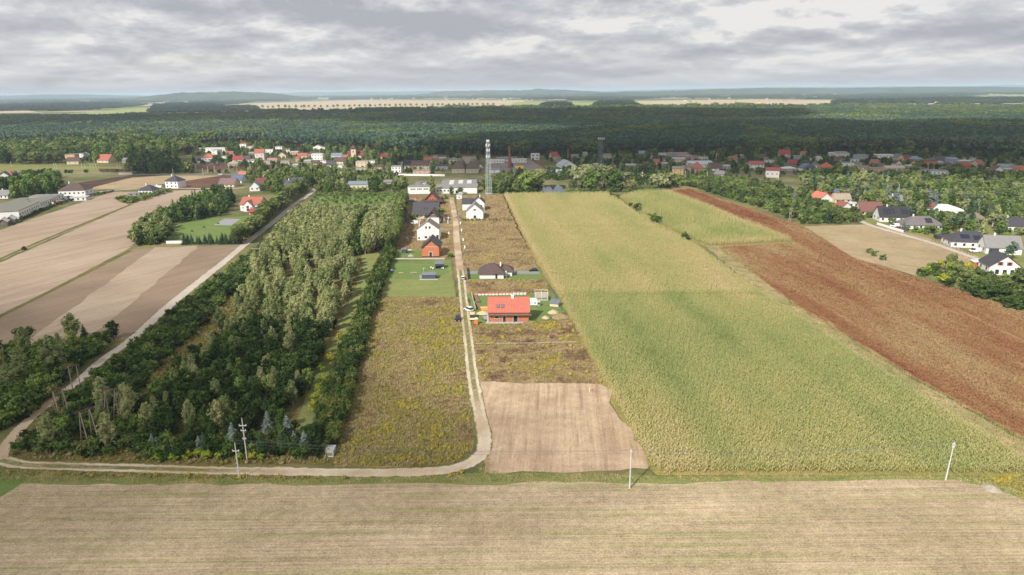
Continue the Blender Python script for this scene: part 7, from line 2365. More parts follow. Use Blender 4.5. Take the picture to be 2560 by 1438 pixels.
# field hedges
line_of([(52, 552), (104, 528), (160, 508), (215, 494), (285, 480)], 2.6, 'darkbush', (2.0, 3.2), 'dark bush of the hedge below the workshop', 'hedge below the workshop', .6, 1.5, 14)
zone([(288, 500), (330, 498), (420, 478), (440, 474), (400, 490), (340, 508), (300, 508)], 4.5, [(2, 'bush', (3, 5), 'green bush below the dark roofed bungalow', 'bushes below the dark roofed bungalow'), (1, 'olivebush', (3, 5), 'olive bush below the dark roofed bungalow', 'bushes below the dark roofed bungalow')], seed=15)
p = at(61, 625)
plant('darkbush', p.x, p.y, 2.6, 'single small bush on the grass baulk of the beige field', None)
zone([(0, 486), (40, 500), (140, 488), (158, 470), (130, 458), (60, 458), (-60, 470), (-60, 490)], 8.0, [(2, 'maple', (12, 16), 'big bright green tree of the copse left of the brown hipped villa', 'big trees of the left copse'), (1, 'oak', (12, 15), 'big dark green tree of the copse left of the brown hipped villa', 'big trees of the left copse'), (1, 'olive', (10, 14), 'big yellowish tree of the copse left of the brown hipped villa', 'big trees of the left copse')], seed=16)
zone([(-60, 452), (120, 445), (158, 440), (150, 447), (60, 456), (-60, 462)], 7, [(1, 'oak', (7, 10), 'dark tree around the orange roof at the left edge', 'dark trees at the orange roof')], seed=17)
# copse at the railway, dark
zone([(322, 436), (430, 436), (480, 434), (470, 424), (420, 412), (420, 398), (350, 396), (322, 404), (318, 425)], 8, [(2, 'oak', (9, 14), 'dark tree of the copse beside the wagons', 'copse beside the wagons'), (1, 'olive', (9, 14), 'olive tree of the copse beside the wagons', 'copse beside the wagons')], seed=18)
for px in (167, 178, 216, 480, 528, 548, 568):
    p = at(px, 433)
    plant('darkbush', p.x, p.y, 5, 'single dark bush between the road and the railway', 'bushes between road and railway')
# left woods
zone([(-80, 412), (160, 410), (320, 404), (330, 396), (440, 394), (480, 384), (500, 372), (480, 362), (300, 364), (-80, 372)], 12, [(3, 'maple', (13, 19), 'broad leafy tree of the wood behind the meadow', 'left wood behind the meadow'), (3, 'olive', (13, 19), 'olive leafy tree of the wood behind the meadow', 'left wood behind the meadow'), (2, 'oak', (13, 18), 'dark leafy tree of the wood behind the meadow', 'left wood behind the meadow')], seed=19)
# middle belt between village, orchard and railway
zone([(610, 444), (760, 430), (960, 446), (1020, 462), (1020, 486), (960, 480), (930, 482), (800, 486), (770, 482), (742, 488), (660, 486), (640, 466)], 6.5, [(3, 'olive', (7, 11), 'olive tree of the belt behind the orchard', 'tree belt behind the orchard'), (2, 'maple', (6, 10), 'green tree of the belt behind the orchard', 'tree belt behind the orchard'), (2, 'bush', (4, 6), 'bush of the belt behind the orchard', 'bushes of the belt behind the orchard'), (.8, 'birch', (9, 13), 'birch of the belt behind the orchard', 'birches of the belt behind the orchard'), (1.5, 'oak', (8, 11), 'dark tree of the belt behind the orchard', 'tree belt behind the orchard')], seed=20)
zone([(770, 516), (792, 492), (990, 491), (980, 514)], 7.5, [(1, 'fruit', (2.6, 3.8), 'small rounded fruit tree of the orchard', 'fruit trees of the orchard')], jit=.2, seed=21)
line_of([(790, 490), (880, 489), (990, 490)], 4, 'bush', (3, 4.5), 'bush of the hedge at the back of the orchard', 'hedge at the back of the orchard', 1, 1.2, 22)
p = at(1081, 487); plant('poplar', p.x, p.y, 15.5, 'yellowish columnar poplar in front of the white warehouses', None, 1.3, .95)
p = at(924, 482); plant('cypress', p.x, p.y, 12.5, 'dark narrow cypress beside the cream hall', None, 1.0, .4)
for (px, py, sp, h, lb) in [(1128, 488, 'maple', 7, 'round green tree before the low white warehouse'), (1150, 487, 'olive', 6.5, 'olive tree before the white flat warehouse'), (1100, 553, 'olive', 8, 'grey green tree right of the boarded gable house'), (1105, 545, 'olive', 7, 'tree at the gate of the boarded gable house'), (1032, 548, 'bush', 5, 'round bush left of the long dark roof'), (1008, 546, 'darkbush', 4, 'dark bush by the grey shed'), (1106, 508, 'spruce', 6, 'small conifer right of the chalet'), (1114, 498, 'bush', 4, 'bush beside the upper end of the track'), (1125, 644, 'bush', 3.0, 'green bush at the corner of the orange brick house'), (1130, 643, 'bush', 2.4, 'small bush at the track by the orange brick house')]:
    p = at(px, py)
    plant(sp, p.x, p.y, h, lb, None)
line_of([(1155, 552), (1200, 551), (1280, 552)], 2.2, 'olivebush', (1.4, 2.2), 'grey green bush in the row below the front white house', 'bush row below the front white house', .5, 1.5, 23)
# around the pond and the mast
zone([(1205, 478), (1250, 486), (1350, 482), (1352, 462), (1290, 452), (1210, 456)], 5.5, [(2, 'darkbush', (4, 7), 'dark bush between the mast and the pond', 'bushes between mast and pond'), (2, 'bush', (4, 7), 'green bush between the mast and the pond', 'bushes between mast and pond'), (1, 'olive', (7, 10), 'olive tree between the mast and the pond', 'trees between mast and pond')], seed=24)
for (px, py, sp, h, lb) in [(1318, 480, 'maple', 14, 'big green tree left of the pond'), (1338, 476, 'olive', 15, 'big brownish olive tree left of the pond'), (1455, 470, 'willow', 17, 'largest pale willow right of the pond'), (1480, 478, 'maple', 14, 'broad green tree before the pale willows'), (1510, 470, 'willow', 17, 'pale willow behind the broad green trees'), (1532, 478, 'maple', 15, 'second broad green tree before the willows'), (1556, 474, 'willow', 13, 'pale willow right of the broad green trees'), (1432, 478, 'olive', 8, 'round olive bush at the right end of the pond'), (1646, 474, 'willow', 12, 'round grey willow at the top of the red field'), (1668, 470, 'willow', 11, 'second round grey willow at the top of the red field'), (1600, 472, 'olive', 9, 'olive tree between the two willow groups'), (1580, 476, 'olive', 8, 'low olive tree right of the willow group'), (1625, 474, 'olive', 8, 'olive tree left of the round grey willow')]:
    p = at(px, py)
    plant(sp, p.x, p.y, h * 1.22, lb, None, 1.45, random.random())
line_of([(1420, 483), (1500, 482), (1560, 480), (1660, 474)], 4.0, 'bush', (3, 5), 'bush at the top edge of the maize', 'bushes at the top edge of the maize', 1, 1.3, 25)
zone([(1230, 452), (1420, 452), (1480, 450), (1640, 455), (1700, 450), (1640, 440), (1400, 440), (1230, 444)], 7, [(2, 'darkbush', (4, 7), 'dark bush between the pond and the village', 'bushes between pond and village'), (1, 'oak', (7, 10), 'dark tree between the pond and the village', 'trees between pond and village')], seed=26)
# the four bushes between the maize fields
for (px, py, h, wf, lb) in [(1529, 495, 3.6, 1.5, 'long bush at the top of the line between the maize fields'), (1541, 498, 3.4, 1.4, 'second bush at the top of the line between the maize fields'), (1577, 516, 2.4, 1.0, 'small bush in the line between the maize fields'), (1594, 526, 5.0, 1.15, 'round dark bush in the line between the maize fields'), (1632, 552, 4.6, 1.2, 'left half of the double bush between the maize fields'), (1640, 556, 5.0, 1.2, 'right half of the double bush between the maize fields'), (1713, 600, 4.0, 1.25, 'lowest round bush between the maize fields')]:
    p = at(px, py)
    plant('darkbush', p.x, p.y, h * 1.3, lb, None, wf)
# scrub between red field and hamlet
zone([(1640, 470), (1722, 466), (1900, 520), (2010, 562), (2170, 556), (2120, 530), (2040, 500), (1960, 474), (1850, 452), (1740, 444)], 4.6, [(3, 'olivebush', (3.5, 6), 'olive bush of the scrub beside the red field', 'scrub beside the red field'), (3, 'bush', (3.5, 6), 'green bush of the scrub beside the red field', 'scrub beside the red field'), (1, 'darkbush', (3.5, 5.5), 'dark bush of the scrub beside the red field', 'scrub beside the red field'), (.25, 'spruce', (7, 11), 'dark conifer standing in the scrub beside the red field', 'conifers in the scrub'), (.6, 'olive', (7, 10), 'tree standing in the scrub beside the red field', 'trees in the scrub')], seed=27)
# hamlet
zone([(2040, 486), (2170, 545), (2290, 585), (2420, 596), (2560, 596), (2640, 560), (2640, 470), (2400, 458), (2200, 458), (2000, 462)], 6.4, [(3, 'olive', (6, 11), 'olive tree between the houses of the hamlet', 'trees of the hamlet'), (2.5, 'maple', (6, 11), 'green tree between the houses of the hamlet', 'trees of the hamlet'), (.7, 'birch', (8, 13), 'pale birch between the houses of the hamlet', 'birches of the hamlet'), (1, 'pine', (9, 13), 'dark pine between the houses of the hamlet', 'pines of the hamlet'), (1.3, 'willow', (7, 10), 'pale willow between the houses of the hamlet', 'willows of the hamlet'), (1.5, 'bush', (3, 5), 'bush between the houses of the hamlet', 'bushes of the hamlet')], seed=28)
for (px, py, h, lb) in [(2216, 508, 13, 'left tall blue spruce of the hamlet'), (2238, 512, 12, 'right tall blue spruce of the hamlet'), (2318, 520, 14, 'broad blue spruce behind the rust red roof'), (2336, 520, 13, 'second blue spruce behind the rust red roof'), (2257, 578, 6.5, 'blue spruce behind the white wall fence'), (1985, 505, 10, 'grey blue spruce in the scrub near the hamlet')]:
    p = at(px, py)
    plant('bluespruce', p.x, p.y, h, lb, 'blue spruces of the hamlet', 1.3, .6)
zone([(2280, 694), (2320, 700), (2440, 745), (2560, 770), (2700, 800), (2700, 735), (2560, 700), (2440, 690), (2400, 660), (2330, 670)], 5.6, [(2, 'bush', (3, 5), 'bush in the garden beside the red field', 'garden bushes beside the red field'), (2, 'olive', (5, 8), 'tree in the garden beside the red field', 'garden trees beside the red field'), (2, 'darkbush', (3.5, 5.5), 'dark bush in the garden beside the red field', 'garden bushes beside the red field'), (.4, 'young', (4, 5), 'yellow green tree in the garden beside the red field', 'yellow garden trees')], seed=29)
for (px, py) in [(2450, 735), (2480, 748), (2510, 750), (2535, 768), (2560, 772), (2600, 780)]:
    p = at(px, py)
    plant('hedge', p.x, p.y, 6.5, 'big dark green bush at the right edge below the gable house', 'dark bushes at the right edge', 1.4, .3)
for (px, py, w) in [(2172, 633, 1.2), (2186, 640, 1.1), (2207, 650, 1.3)]:
    p = at(px, py)
    plant('bush', p.x, p.y, 3.4, ['left', 'middle', 'right'][0 if px < 2180 else 1 if px < 2200 else 2] + ' bush of the three on the dry meadow edge', None, w)
zone([(2340, 600), (2420, 628), (2560, 640), (2560, 600), (2420, 596)], 11, [(1, 'bush', (2, 4), 'bush in the hamlet front gardens', 'front garden bushes')], seed=30)
for (px, py, sp, h) in [(2530, 650, 'pine', 9), (2518, 655, 'pine', 8)]:
    p = at(px, py)
    plant(sp, p.x, p.y, h, 'dark pine beside the big grey roof' if px < 2525 else 'taller dark pine at the right edge by the big grey roof', None, 1.8)
zone([(1990, 460), (2300, 450), (2640, 462), (2640, 440), (2300, 440), (2140, 436), (2010, 446)], 9, [(3, 'oak', (10, 14), 'dark tree of the belt between hamlet and village', 'belt between hamlet and village'), (2, 'olive', (10, 13), 'olive tree of the belt between hamlet and village', 'belt between hamlet and village'), (2, 'maple', (9, 13), 'green tree of the belt between hamlet and village', 'belt between hamlet and village')], seed=31)
line_of([(2135, 478), (2165, 478), (2200, 480)], 6, 'birch', (14, 18), 'tall pale birch at the top of the hamlet', 'tall pale birches of the hamlet', 2, 1.5, 32)
# village trees
zone([(1540, 440), (1830, 440), (2300, 440), (2640, 440), (2640, 392), (2300, 384), (1900, 382), (1540, 386)], 12, [(3, 'oak', (6, 10), 'dark tree between the houses of the right village', 'trees of the right village'), (2, 'olive', (7, 11), 'olive tree between the houses of the right village', 'trees of the right village'), (1, 'spruce', (8, 13), 'dark spruce between the houses of the right village', 'spruces of the right village'), (2, 'darkbush', (3, 5), 'dark bush between the houses of the right village', 'bushes of the right village')], seed=33)
zone([(480, 408), (620, 430), (760, 432), (960, 440), (1110, 436), (1200, 400), (1100, 384), (900, 368), (640, 362), (500, 366)], 12, [(3, 'olive', (6, 10), 'olive tree between the houses of the left village', 'trees of the left village'), (3, 'oak', (7, 12), 'dark tree between the houses of the left village', 'trees of the left village'), (2, 'maple', (7, 11), 'green tree between the houses of the left village', 'trees of the left village'), (.8, 'spruce', (9, 14), 'dark spruce between the houses of the left village', 'spruces of the left village')], test=lambda x, y: nz(x, y, 60, 5) > .42, seed=34)
zone([(1200, 398), (1330, 392), (1540, 386), (1540, 432), (1410, 440), (1400, 410), (1330, 400)], 14, [(2, 'oak', (7, 11), 'dark tree around the works yard', 'trees around the works yard'), (1, 'darkbush', (3, 6), 'dark bush around the works yard', 'bushes around the works yard')], seed=35)
# avenue beyond the forest
pts = gp([(640, 272), (760, 270.5), (1000, 267.5), (1240, 264)])
for a, b in zip(pts, pts[1:]):
    L = (b - a).length
    k = 0.0
    while k < L:
        q = a.lerp(b, k / L)
        plant('olive', q.x, q.y + random.uniform(-8, 8), random.uniform(16, 21), 'round roadside tree of the avenue in the tan field', 'avenue in the tan field', 1.1, random.random())
        k += random.uniform(24, 34)
grow()


# --- forest: one mass
def forest():
    pr = [proto('pine_tree', tree_mesh('pine', 'whole', 2, v)) for v in range(4)] + [proto('leafy_tree', tree_mesh('olive', 'whole', 2, v)) for v in range(2)]
    edge = gp([(-600, 372), (300, 362), (500, 360), (640, 360), (760, 372), (900, 372), (1010, 384), (1100, 386), (1200, 389), (1300, 390), (1500, 384), (1700, 381), (2000, 381), (2300, 386), (2560, 392), (3200, 400)])
    back = gp([(-600, 285), (150, 288), (420, 284), (700, 277), (1180, 267), (1500, 266), (1700, 264), (2080, 263), (2600, 262), (3200, 262)], 18)
    poly = edge + back[::-1]
    rnd = random.Random(77)
    pts = []
    clear = gp([(985, 372), (1060, 372), (1060, 362), (1010, 364)])
    y = 800.0
    while y < 4600:
        sp = 4.3 if y < 1100 else 5.4 if y < 1600 else 7.6 if y < 2400 else 10.5
        scl = .92 if y < 1100 else 1.02 if y < 1600 else 1.15 if y < 2400 else 1.35
        half = (y * cos(PITCH) + 25) * .75 * 1.06
        x = -half
        while x < half:
            qx, qy = x + rnd.uniform(-.45, .45) * sp, y + rnd.uniform(-.45, .45) * sp
            x += sp
            if not inside(poly, qx, qy) or inside(clear, qx, qy):
                continue
            n = nz(qx, qy, 150, 2)
            n2 = nz(qx, qy, 420, 8)
            hh = (15 + 6 * n2 + rnd.uniform(-1.5, 2)) * (scl ** .25)
            k = rnd.randrange(4)
            if n > .68 or rnd.random() < .03:
                k = 4 + rnd.randrange(2)
            pts.append((qx, qy, 0, hh * (scl if k > 3 else 1.0) * (1.0 if k > 3 else 1.0), max(0, min(1, n2 * .7 + rnd.random() * .5 - .1)), k))
        y += sp
    # crowns grow wider with distance through the wider proto spacing: give far trees broader crowns
    scatter('pine_forest', pts, pr, 'wide dark pine forest behind the villages, its trees merging into one mass', 'forest')
    m = MB()
    ring = [(p.x, p.y, .1) for p in poly]
    m.face(ring)
    o = m.build('forest_ground', M_FOREST)
    if o.data.polygons[0].normal.z < 0:
        o.data.flip_normals()
    tag(o, 'dark floor under the pine forest', 'forest floor', None, 'structure')
    return len(pts)


N_FOREST = forest()


def far_woods():
    m = MB()
    for k in range(9):
        w = k * 2.4
        clump(m, (cos(w) * 16 * (k > 0) * random.uniform(.5, 1), sin(w) * 16 * (k > 0) * random.uniform(.5, 1), 8), random.uniform(7, 11), 14, 3.6, random.uniform(.2, .8), .9)
    me = m.mesh('far_wood', LM['far'])
    pr = [proto('far_wood', me)]
    rnd = random.Random(5)
    pts = []
    blobs = [([(378, 282), (390, 268), (440, 263), (520, 262), (562, 272), (560, 280)], 18), ([(1352, 274), (1362, 262), (1420, 261), (1430, 273)], 18), ([(1485, 272), (1500, 260), (1570, 259), (1600, 270)], 20),
             ([(-60, 280), (100, 276), (300, 264), (300, 258), (100, 262), (-60, 268)], 22), ([(2080, 262), (2700, 252), (2700, 248), (2400, 250), (2100, 257)], 22), ([(560, 280), (640, 276), (640, 270), (580, 270)], 20)]
    for pl, sp in blobs:
        poly = gp(pl)
        x0, x1 = min(p.x for p in poly), max(p.x for p in poly)
        y0, y1 = min(p.y for p in poly), max(p.y for p in poly)
        y = y0
        while y < y1:
            x = x0
            while x < x1:
                qx, qy = x + rnd.uniform(-8, 8), y + rnd.uniform(-8, 8)
                x += sp
                if inside(poly, qx, qy):
                    pts.append((qx, qy, 0, rnd.uniform(.8, 1.2), rnd.random() * .5, 0))
            y += sp * 1.6
    fields = [gp(q) for q in ([(540, 296), (540, 268), (640, 254), (900, 248), (1310, 247), (1310, 276), (1240, 280), (780, 292)], [(1200, 280), (1290, 252), (1510, 252), (1510, 278)], [(1550, 278), (1590, 249), (1800, 246), (2090, 249), (2090, 276)], [(140, 302), (150, 284), (380, 262), (570, 276), (570, 296)], [(-60, 292), (-60, 276), (120, 276), (120, 288)], [(2430, 250), (2440, 238), (2600, 236), (2600, 250)])]
    y = 3000.0
    while y < 16000:
        sp = 20 if y < 6000 else 34 if y < 9000 else 70
        half = y * .75 * 1.05
        x = -half
        while x < half:
            qx, qy = x + rnd.uniform(-.5, .5) * sp, y + rnd.uniform(-.5, .5) * sp
            x += sp
            n = nz(qx, qy, 520, 4)
            if n < .615 or any(inside(f, qx, qy) for f in fields):
                continue
            pts.append((qx, qy, 0, rnd.uniform(.55, .85) * (1 if y < 6000 else 1.3 if y < 9000 else 2.0), min(1, max(0, (n - .4) * 2 + rnd.uniform(-.3, .3))), 0))
        y += sp * 1.5
    scatter('far_woods', pts, pr, 'patches of distant woods scattered over the plain up to the horizon', 'far woods')
    return len(pts)


N_FAR = far_woods()


# --- crops, weeds, grass
def blade_tuft(n, h, spread, width, lean, seed, heads=0.0):
    random.seed(seed)
    m = MB()
    for i in range(n):
        w = random.random() * 6.283
        r = random.random() ** .5 * spread
        b = Vector((cos(w) * r, sin(w) * r, 0))
        hh = h * random.uniform(.7, 1.1)
        a2 = random.random() * 6.283
        t = b + Vector((cos(a2) * lean * hh, sin(a2) * lean * hh, hh))
        s = Vector((-sin(a2 + .5), cos(a2 + .5), 0)) * width * random.uniform(.7, 1.3)
        mid = b.lerp(t, .6) + Vector((0, 0, hh * .12))
        tn = random.uniform(.2, .9)
        m.face([b - s * .5, b + s * .5, mid + s, mid - s], 0, tn * .8)
        m.face([mid - s, mid + s, t], 0, tn)
    return m


def maize_plant(seed):
    random.seed(seed)
    m = MB()
    m.bar((0, 0, 0), (0, 0, 1.9), .04, .03, 3, 0, False)
    for i in range(7):
        a = i * 2.6 + random.uniform(-.3, .3)
        z = .5 + i * .2
        d = Vector((cos(a), sin(a), 0))
        s = Vector((-sin(a), cos(a), 0)) * .09
        p0 = Vector((0, 0, z))
        p1 = p0 + d * .38 + Vector((0, 0, .30))
        p2 = p0 + d * .85 + Vector((0, 0, -.06))
        tn = random.uniform(.25, .85)
        m.face([p0 - s * .5, p0 + s * .5, p1 + s, p1 - s], 0, tn)
        m.face([p1 - s, p1 + s, p2], 0, tn * .85)
    m.poly([(-.07, 0, 1.9), (.07, 0, 1.9), (.02, .03, 2.35), (0, -.06, 1.95)], [(0, 1, 2), (1, 3, 2), (3, 0, 2)], 0, 1.0)
    return m


def dome_tuft(n, seed, r=.5, h=.7):
    random.seed(seed)
    m = MB()
    vs, fs = ico(r * .75, (0, 0, h * .4), 1, h / r * .7, .2)
    m.poly(vs, fs, 0, .25)
    for i in range(n):
        d = Vector((random.gauss(0, 1), random.gauss(0, 1), abs(random.gauss(.6, .7)))).normalized()
        leaf(m, (d.x * r, d.y * r, .1 + d.z * h), d, r * .34, random.uniform(.2, .9))
    return m


def rows(pxs, ang, row, step, test=None, seed=1, far=None, metres=False):
    rnd = random.Random(seed)
    poly = gp(pxs)
    ca, sa = cos(ang), sin(ang)
    us = [p.x * ca + p.y * sa for p in poly]
    vs = [-p.x * sa + p.y * ca for p in poly]
    v = min(vs)
    out = []
    while v < max(vs):
        u = min(us)
        while u < max(us):
            x, y = u * ca - v * sa, u * sa + v * ca
            st = step * (1.0 if y < 260 else 1.5 if y < 400 else 2.2)
            x += rnd.uniform(-.22, .22) * row
            y += rnd.uniform(-.22, .22) * row
            u += st * rnd.uniform(.7, 1.3)
            if not in_view(x, y, 1.12) or not inside(poly, x, y):
                continue
            if test and not test(x, y):
                continue
            out.append((x, y))
        v += row
    return out


a_ = at(1256, 487)
b_ = at(1506, 960)
MAIZE_ANG = math.atan2((a_ - b_).y, (a_ - b_).x)
K2 = 1.05
M_MAIZE = leaf_mat('maize_leaves', [(0, lin(124, 144, 88, K2)), (.3, lin(168, 176, 116, K2)), (.6, lin(193, 187, 132, K2)), (1, lin(210, 194, 152, K2))], .45, .74, 1.25)
M_REDCROP = leaf_mat('red_crop_stems', [(0, lin(146, 97, 73, K2)), (.35, lin(164, 125, 91, K2)), (.7, lin(178, 152, 112, K2)), (1, lin(176, 168, 118, K2))], .4, .86, 1.1)
M_WEEDS = leaf_mat('weeds', [(0, lin(130, 108, 84, K2)), (.25, lin(172, 150, 114, K2)), (.45, lin(190, 174, 128, K2)), (.62, lin(152, 148, 90, K2)), (.8, lin(178, 164, 86, K2)), (1, lin(196, 180, 80, K2))], .35, .72, 1.2)
M_GRASS = leaf_mat('grass_blades', [(0, lin(110, 126, 66, K2)), (.5, lin(150, 150, 92, K2)), (1, lin(196, 178, 132, K2))], .25)
maize_p = [proto('maize_plant', maize_plant(s).mesh('maize_plant', M_MAIZE)) for s in (1, 2, 3)]
pts = []
lower = gp([(1440, 738), (1906, 738), (2110, 870), (2330, 1010), (2560, 1150), (2760, 1240), (2560, 1186), (1640, 1184), (1508, 958), (1470, 790)])
split_y = at(1650, 737).y
for (x, y) in rows([(1262, 489), (1520, 487), (1540, 500), (1620, 558), (1735, 616), (1898, 735), (2100, 868), (2320, 1008), (2550, 1150), (2690, 1226), (2560, 1186), (1644, 1184), (1512, 960), (1402, 745), (1306, 585)], MAIZE_ANG, .95, .72, seed=4):
    up = y > split_y + 3 * noise.noise(Vector((x * .05, 0, 4)))
    u = x * -sin(MAIZE_ANG) + y * cos(MAIZE_ANG)
    st = noise.noise(Vector((u * .09, y * .006, 2)))
    n = noise.fractal(Vector((x / 26, y / 60, 7)), .6, 2.1, 3)
    ln = (at(1506, 960) - at(1256, 487))
    dl = abs((Vector((x, y, 0)) - at(1256, 487)).cross(ln).z) / ln.length
    t = (.64 if up else .42) + .20 * n + .22 * st + random.gauss(0, .06) + max(0, .4 - dl * .08)
    if y < 138:
        t += .05
    pts.append((x, y, 0, random.uniform(.8, 1.12) * (1 if y < 260 else 1.25 if y < 400 else 1.5) * (.92 if up else 1.05), max(0, min(1, t)), random.randrange(3)))
N_MAIZE = len(pts)
scatter('maize_crop', pts, maize_p, 'ripening maize, greener in front and straw yellow behind', 'maize')
pts = []
for (x, y) in rows([(1550, 494), (1602, 480), (1666, 478), (1758, 512), (1984, 605), (1772, 616), (1722, 598), (1628, 550)], MAIZE_ANG, 1.5, 1.0, seed=5):
    t = .38 + .25 * noise.fractal(Vector((x / 20, y / 50, 3)), .6, 2.1, 3) + random.gauss(0, .1)
    d = min(seg_dist(x, y, *[at(*q) for q in s_]) for s_ in (((1666, 478), (1758, 512)), ((1758, 512), (1984, 605)), ((1984, 605), (1772, 616))))
    t += max(0, .45 - d * .04)
    pts.append((x, y, 0, random.uniform(1.1, 1.5), max(0, min(1, t)), random.randrange(3)))
scatter('green_maize_crop', pts, maize_p, 'greener maize of the upper field beside the red field', 'maize')
red_p = [proto('red_crop_tuft', blade_tuft(18, .34, .7, .07, 1.3, s).mesh('red_crop_tuft', M_REDCROP)) for s in (1, 2)]
pts = []
ra, rb_ = at(1785, 616), at(2560, 1100)
RANG = math.atan2((ra - rb_).y, (ra - rb_).x)
for (x, y) in rows([(1672, 478), (1722, 473), (2005, 568), (2135, 647), (2285, 694), (2560, 772), (2800, 842), (3000, 950), (2740, 1205), (2600, 1112), (2300, 948), (1990, 760), (1795, 618), (1996, 608), (1762, 506)], RANG, .95, .8, seed=6):
    u = x * -sin(RANG) + y * cos(RANG)
    w = x * cos(RANG) + y * sin(RANG)
    s1 = noise.fractal(Vector((u / 7.0, w / 60, 1)), .6, 2.0, 3)
    s2 = noise.fractal(Vector((u / 24.0, w / 130, 5)), .6, 2.0, 2)
    t = .43 + .30 * s1 - .44 * s2 + random.gauss(0, .05)
    if s1 > .55:
        continue
    pts.append((x, y, 0, random.uniform(.8, 1.25) * (1 if y < 260 else 1.3 if y < 400 else 1.7), max(0, min(1, t)), random.randrange(2)))
N_RED = len(pts)
scatter('red_crop', pts, red_p, 'reddish brown lodged crop lying in streaks on the right field', 'crop')
weed_p = [proto('weed_tuft', blade_tuft(14, .75, .5, .07, .5, 1).mesh('weed_tuft', M_WEEDS)), proto('weed_clump', dome_tuft(26, 2).mesh('weed_clump', M_WEEDS)), proto('weed_grass', blade_tuft(16, .55, .6, .05, .8, 3).mesh('weed_grass', M_WEEDS))]


def weeds(pxs, spacing, fn, seed):
    out = []
    for (x, y) in rows(pxs, 0.3, spacing, spacing, seed=seed):
        if not free(x, y, -.4) or not off_road(x, y, .25):
            continue
        r = fn(x, y)
        if r:
            out.append((x, y, 0, r[1], max(0, min(1, r[0])), r[2]))
    return out


def golden(x, y):
    n = noise.fractal(Vector((x / 7, y / 9, 1)), .6, 2.1, 4)
    n2 = noise.fractal(Vector((x / 26, y / 34, 6)), .6, 2.1, 2)
    near = max(0, min(1, (190 - y) / 60))
    right = max(0, min(1, (x + 24) / 16))
    t = .54 + .34 * n + .07 * near - .14 * right + .2 * n2 + random.gauss(0, .12)
    if right > .6 and noise.noise(Vector((x / 6, y / 12, 9))) > .1:
        t -= .25
    return t, random.uniform(.55, 1.1), (1 if t > .66 and random.random() < .6 else random.choice((0, 2, 2)))


def brown(x, y):
    n = noise.fractal(Vector((x / 8, y / 7, 11)), .6, 2.1, 4)
    n3 = noise.fractal(Vector((x / 18, y / 14, 31)), .6, 2.1, 2)
    t = .33 + .6 * n + .45 * n3 + random.gauss(0, .08)
    y_ = noise.noise(Vector((x / 2.2, y / 2.2, 21)))
    if y_ > .52:
        return .74 + random.random() * .22, random.uniform(.9, 1.5), 1
    return t, random.uniform(.55, 1.05), random.choice((0, 2, 2))


pts = weeds([(938, 744), (1148, 744), (1166, 900), (1180, 1085), (1172, 1128), (1138, 1156), (1060, 1167), (830, 1166), (846, 1110), (880, 1000), (905, 900)], .70, golden, 1)
pts += weeds([(1182, 812), (1430, 803), (1506, 960), (1192, 955)], .85, brown, 2)
pts += weeds([(1172, 700), (1360, 700), (1374, 734), (1172, 734)], 1.0, brown, 3)
pts += weeds([(1152, 552), (1290, 552), (1350, 672), (1160, 672)], 1.25, brown, 4)
pts += weeds([(1145, 492), (1256, 490), (1288, 550), (1152, 550)], 1.5, brown, 5)
pts += weeds([(978, 497), (1122, 497), (1134, 622), (970, 624)], 1.4, brown, 6)
N_WEED = len(pts)
scatter('weeds', pts, weed_p, 'golden, brown and straw coloured weeds of the fallow plots', 'weeds')


def under(x, y):
    n = noise.fractal(Vector((x / 6, y / 8, 41)), .6, 2.1, 3)
    t = .58 + .3 * n + random.gauss(0, .1)
    return t, random.uniform(.7, 1.3), random.choice((0, 1, 2, 2))


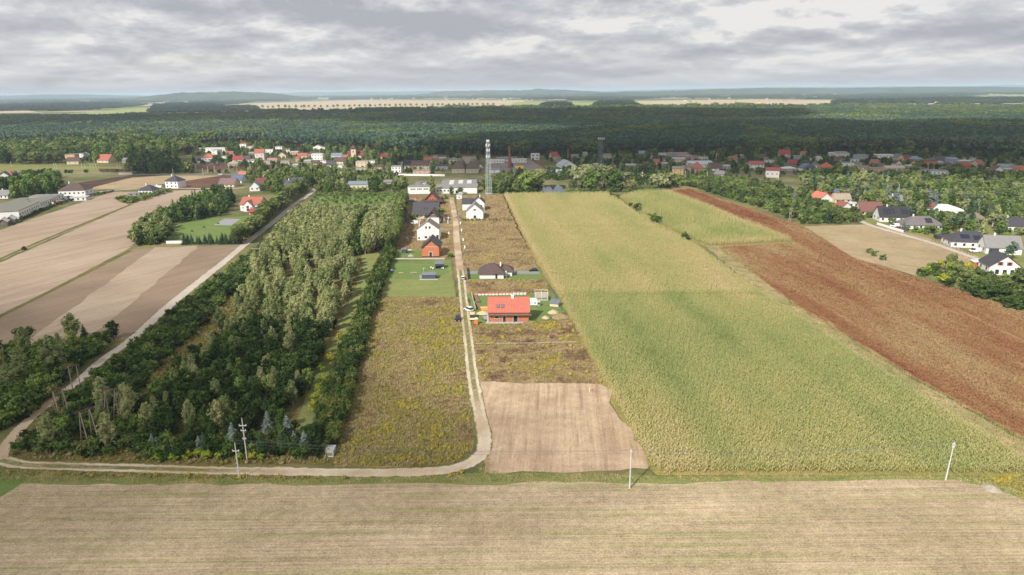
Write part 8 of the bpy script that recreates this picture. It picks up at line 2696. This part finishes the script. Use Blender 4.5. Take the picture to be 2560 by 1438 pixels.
pts = weeds([(22, 1146), (62, 1086), (250, 934), (420, 804), (600, 668), (690, 640), (640, 740), (520, 900), (430, 975), (360, 1040), (360, 1100), (560, 1110), (720, 1085), (800, 1100), (832, 1120), (830, 1162), (300, 1164)], 1.3, under, 7)
pts += weeds([(-200, 1080), (-30, 1085), (200, 900), (320, 845), (200, 866), (-100, 880)], 1.3, under, 8)
scatter('undergrowth', pts, weed_p, 'rough tawny undergrowth at the feet of the plantation trees', 'undergrowth')
grass_p = [proto('grass_tuft', blade_tuft(18, .35, .55, .035, .7, s).mesh('grass_tuft', M_GRASS)) for s in (5, 6)]


def verge(x, y):
    n = noise.fractal(Vector((x / 5, y / 2.5, 51)), .6, 2.1, 3)
    return .66 + .4 * n + random.gauss(0, .12), random.uniform(.5, 1.2), random.randrange(2)


pts = weeds([(-200, 1172), (300, 1188), (640, 1194), (1080, 1190), (1200, 1182), (1640, 1190), (2400, 1190), (2560, 1188), (2800, 1240), (2760, 1330), (2470, 1213), (2380, 1198), (1700, 1204), (1200, 1206), (520, 1210), (-200, 1204)], .62, verge, 9)
pts += weeds([(1198, 1188), (1212, 1100), (1230, 1186)], .7, verge, 10)
scatter('verge_grass', pts, grass_p, 'tufted grass of the verge between the track and the stubble', 'grass')


def mg(x, y):
    n = noise.fractal(Vector((x / 4, y / 3, 61)), .6, 2.1, 3)
    t = .72 + .3 * n + random.gauss(0, .08)
    return (t, random.uniform(.7, 1.3), random.choice((0, 1))) if n > -.2 else None


pts = weeds([(-200, 1176), (300, 1187), (640, 1190), (1080, 1187), (1190, 1178), (1190, 1186), (1080, 1196), (640, 1200), (300, 1194), (-200, 1182)], .9, mg, 12)
pts += weeds([(2420, 1200), (2560, 1190), (2800, 1240), (2900, 1400), (2760, 1330), (2500, 1222)], .9, mg, 13)
scatter('verge_weeds', pts, weed_p, 'golden weeds along the lower edge of the track', 'weeds')


def margin(x, y):
    n = noise.fractal(Vector((x / 6, y / 6, 71)), .6, 2.1, 3)
    return .62 + .4 * n + random.gauss(0, .1), random.uniform(.9, 1.6), random.randrange(2)


pts = weeds([(1767, 617), (1800, 615), (1990, 766), (2300, 956), (2600, 1122), (2740, 1212), (2680, 1228), (2330, 1012), (2110, 872), (1905, 737)], 1.0, margin, 14)
scatter('margin_grass', pts, grass_p, 'dry grass of the margin between maize and red field', 'grass')
print('COUNTS forest', N_FOREST, 'far', N_FAR, 'maize', N_MAIZE, 'red', N_RED, 'weeds', N_WEED)
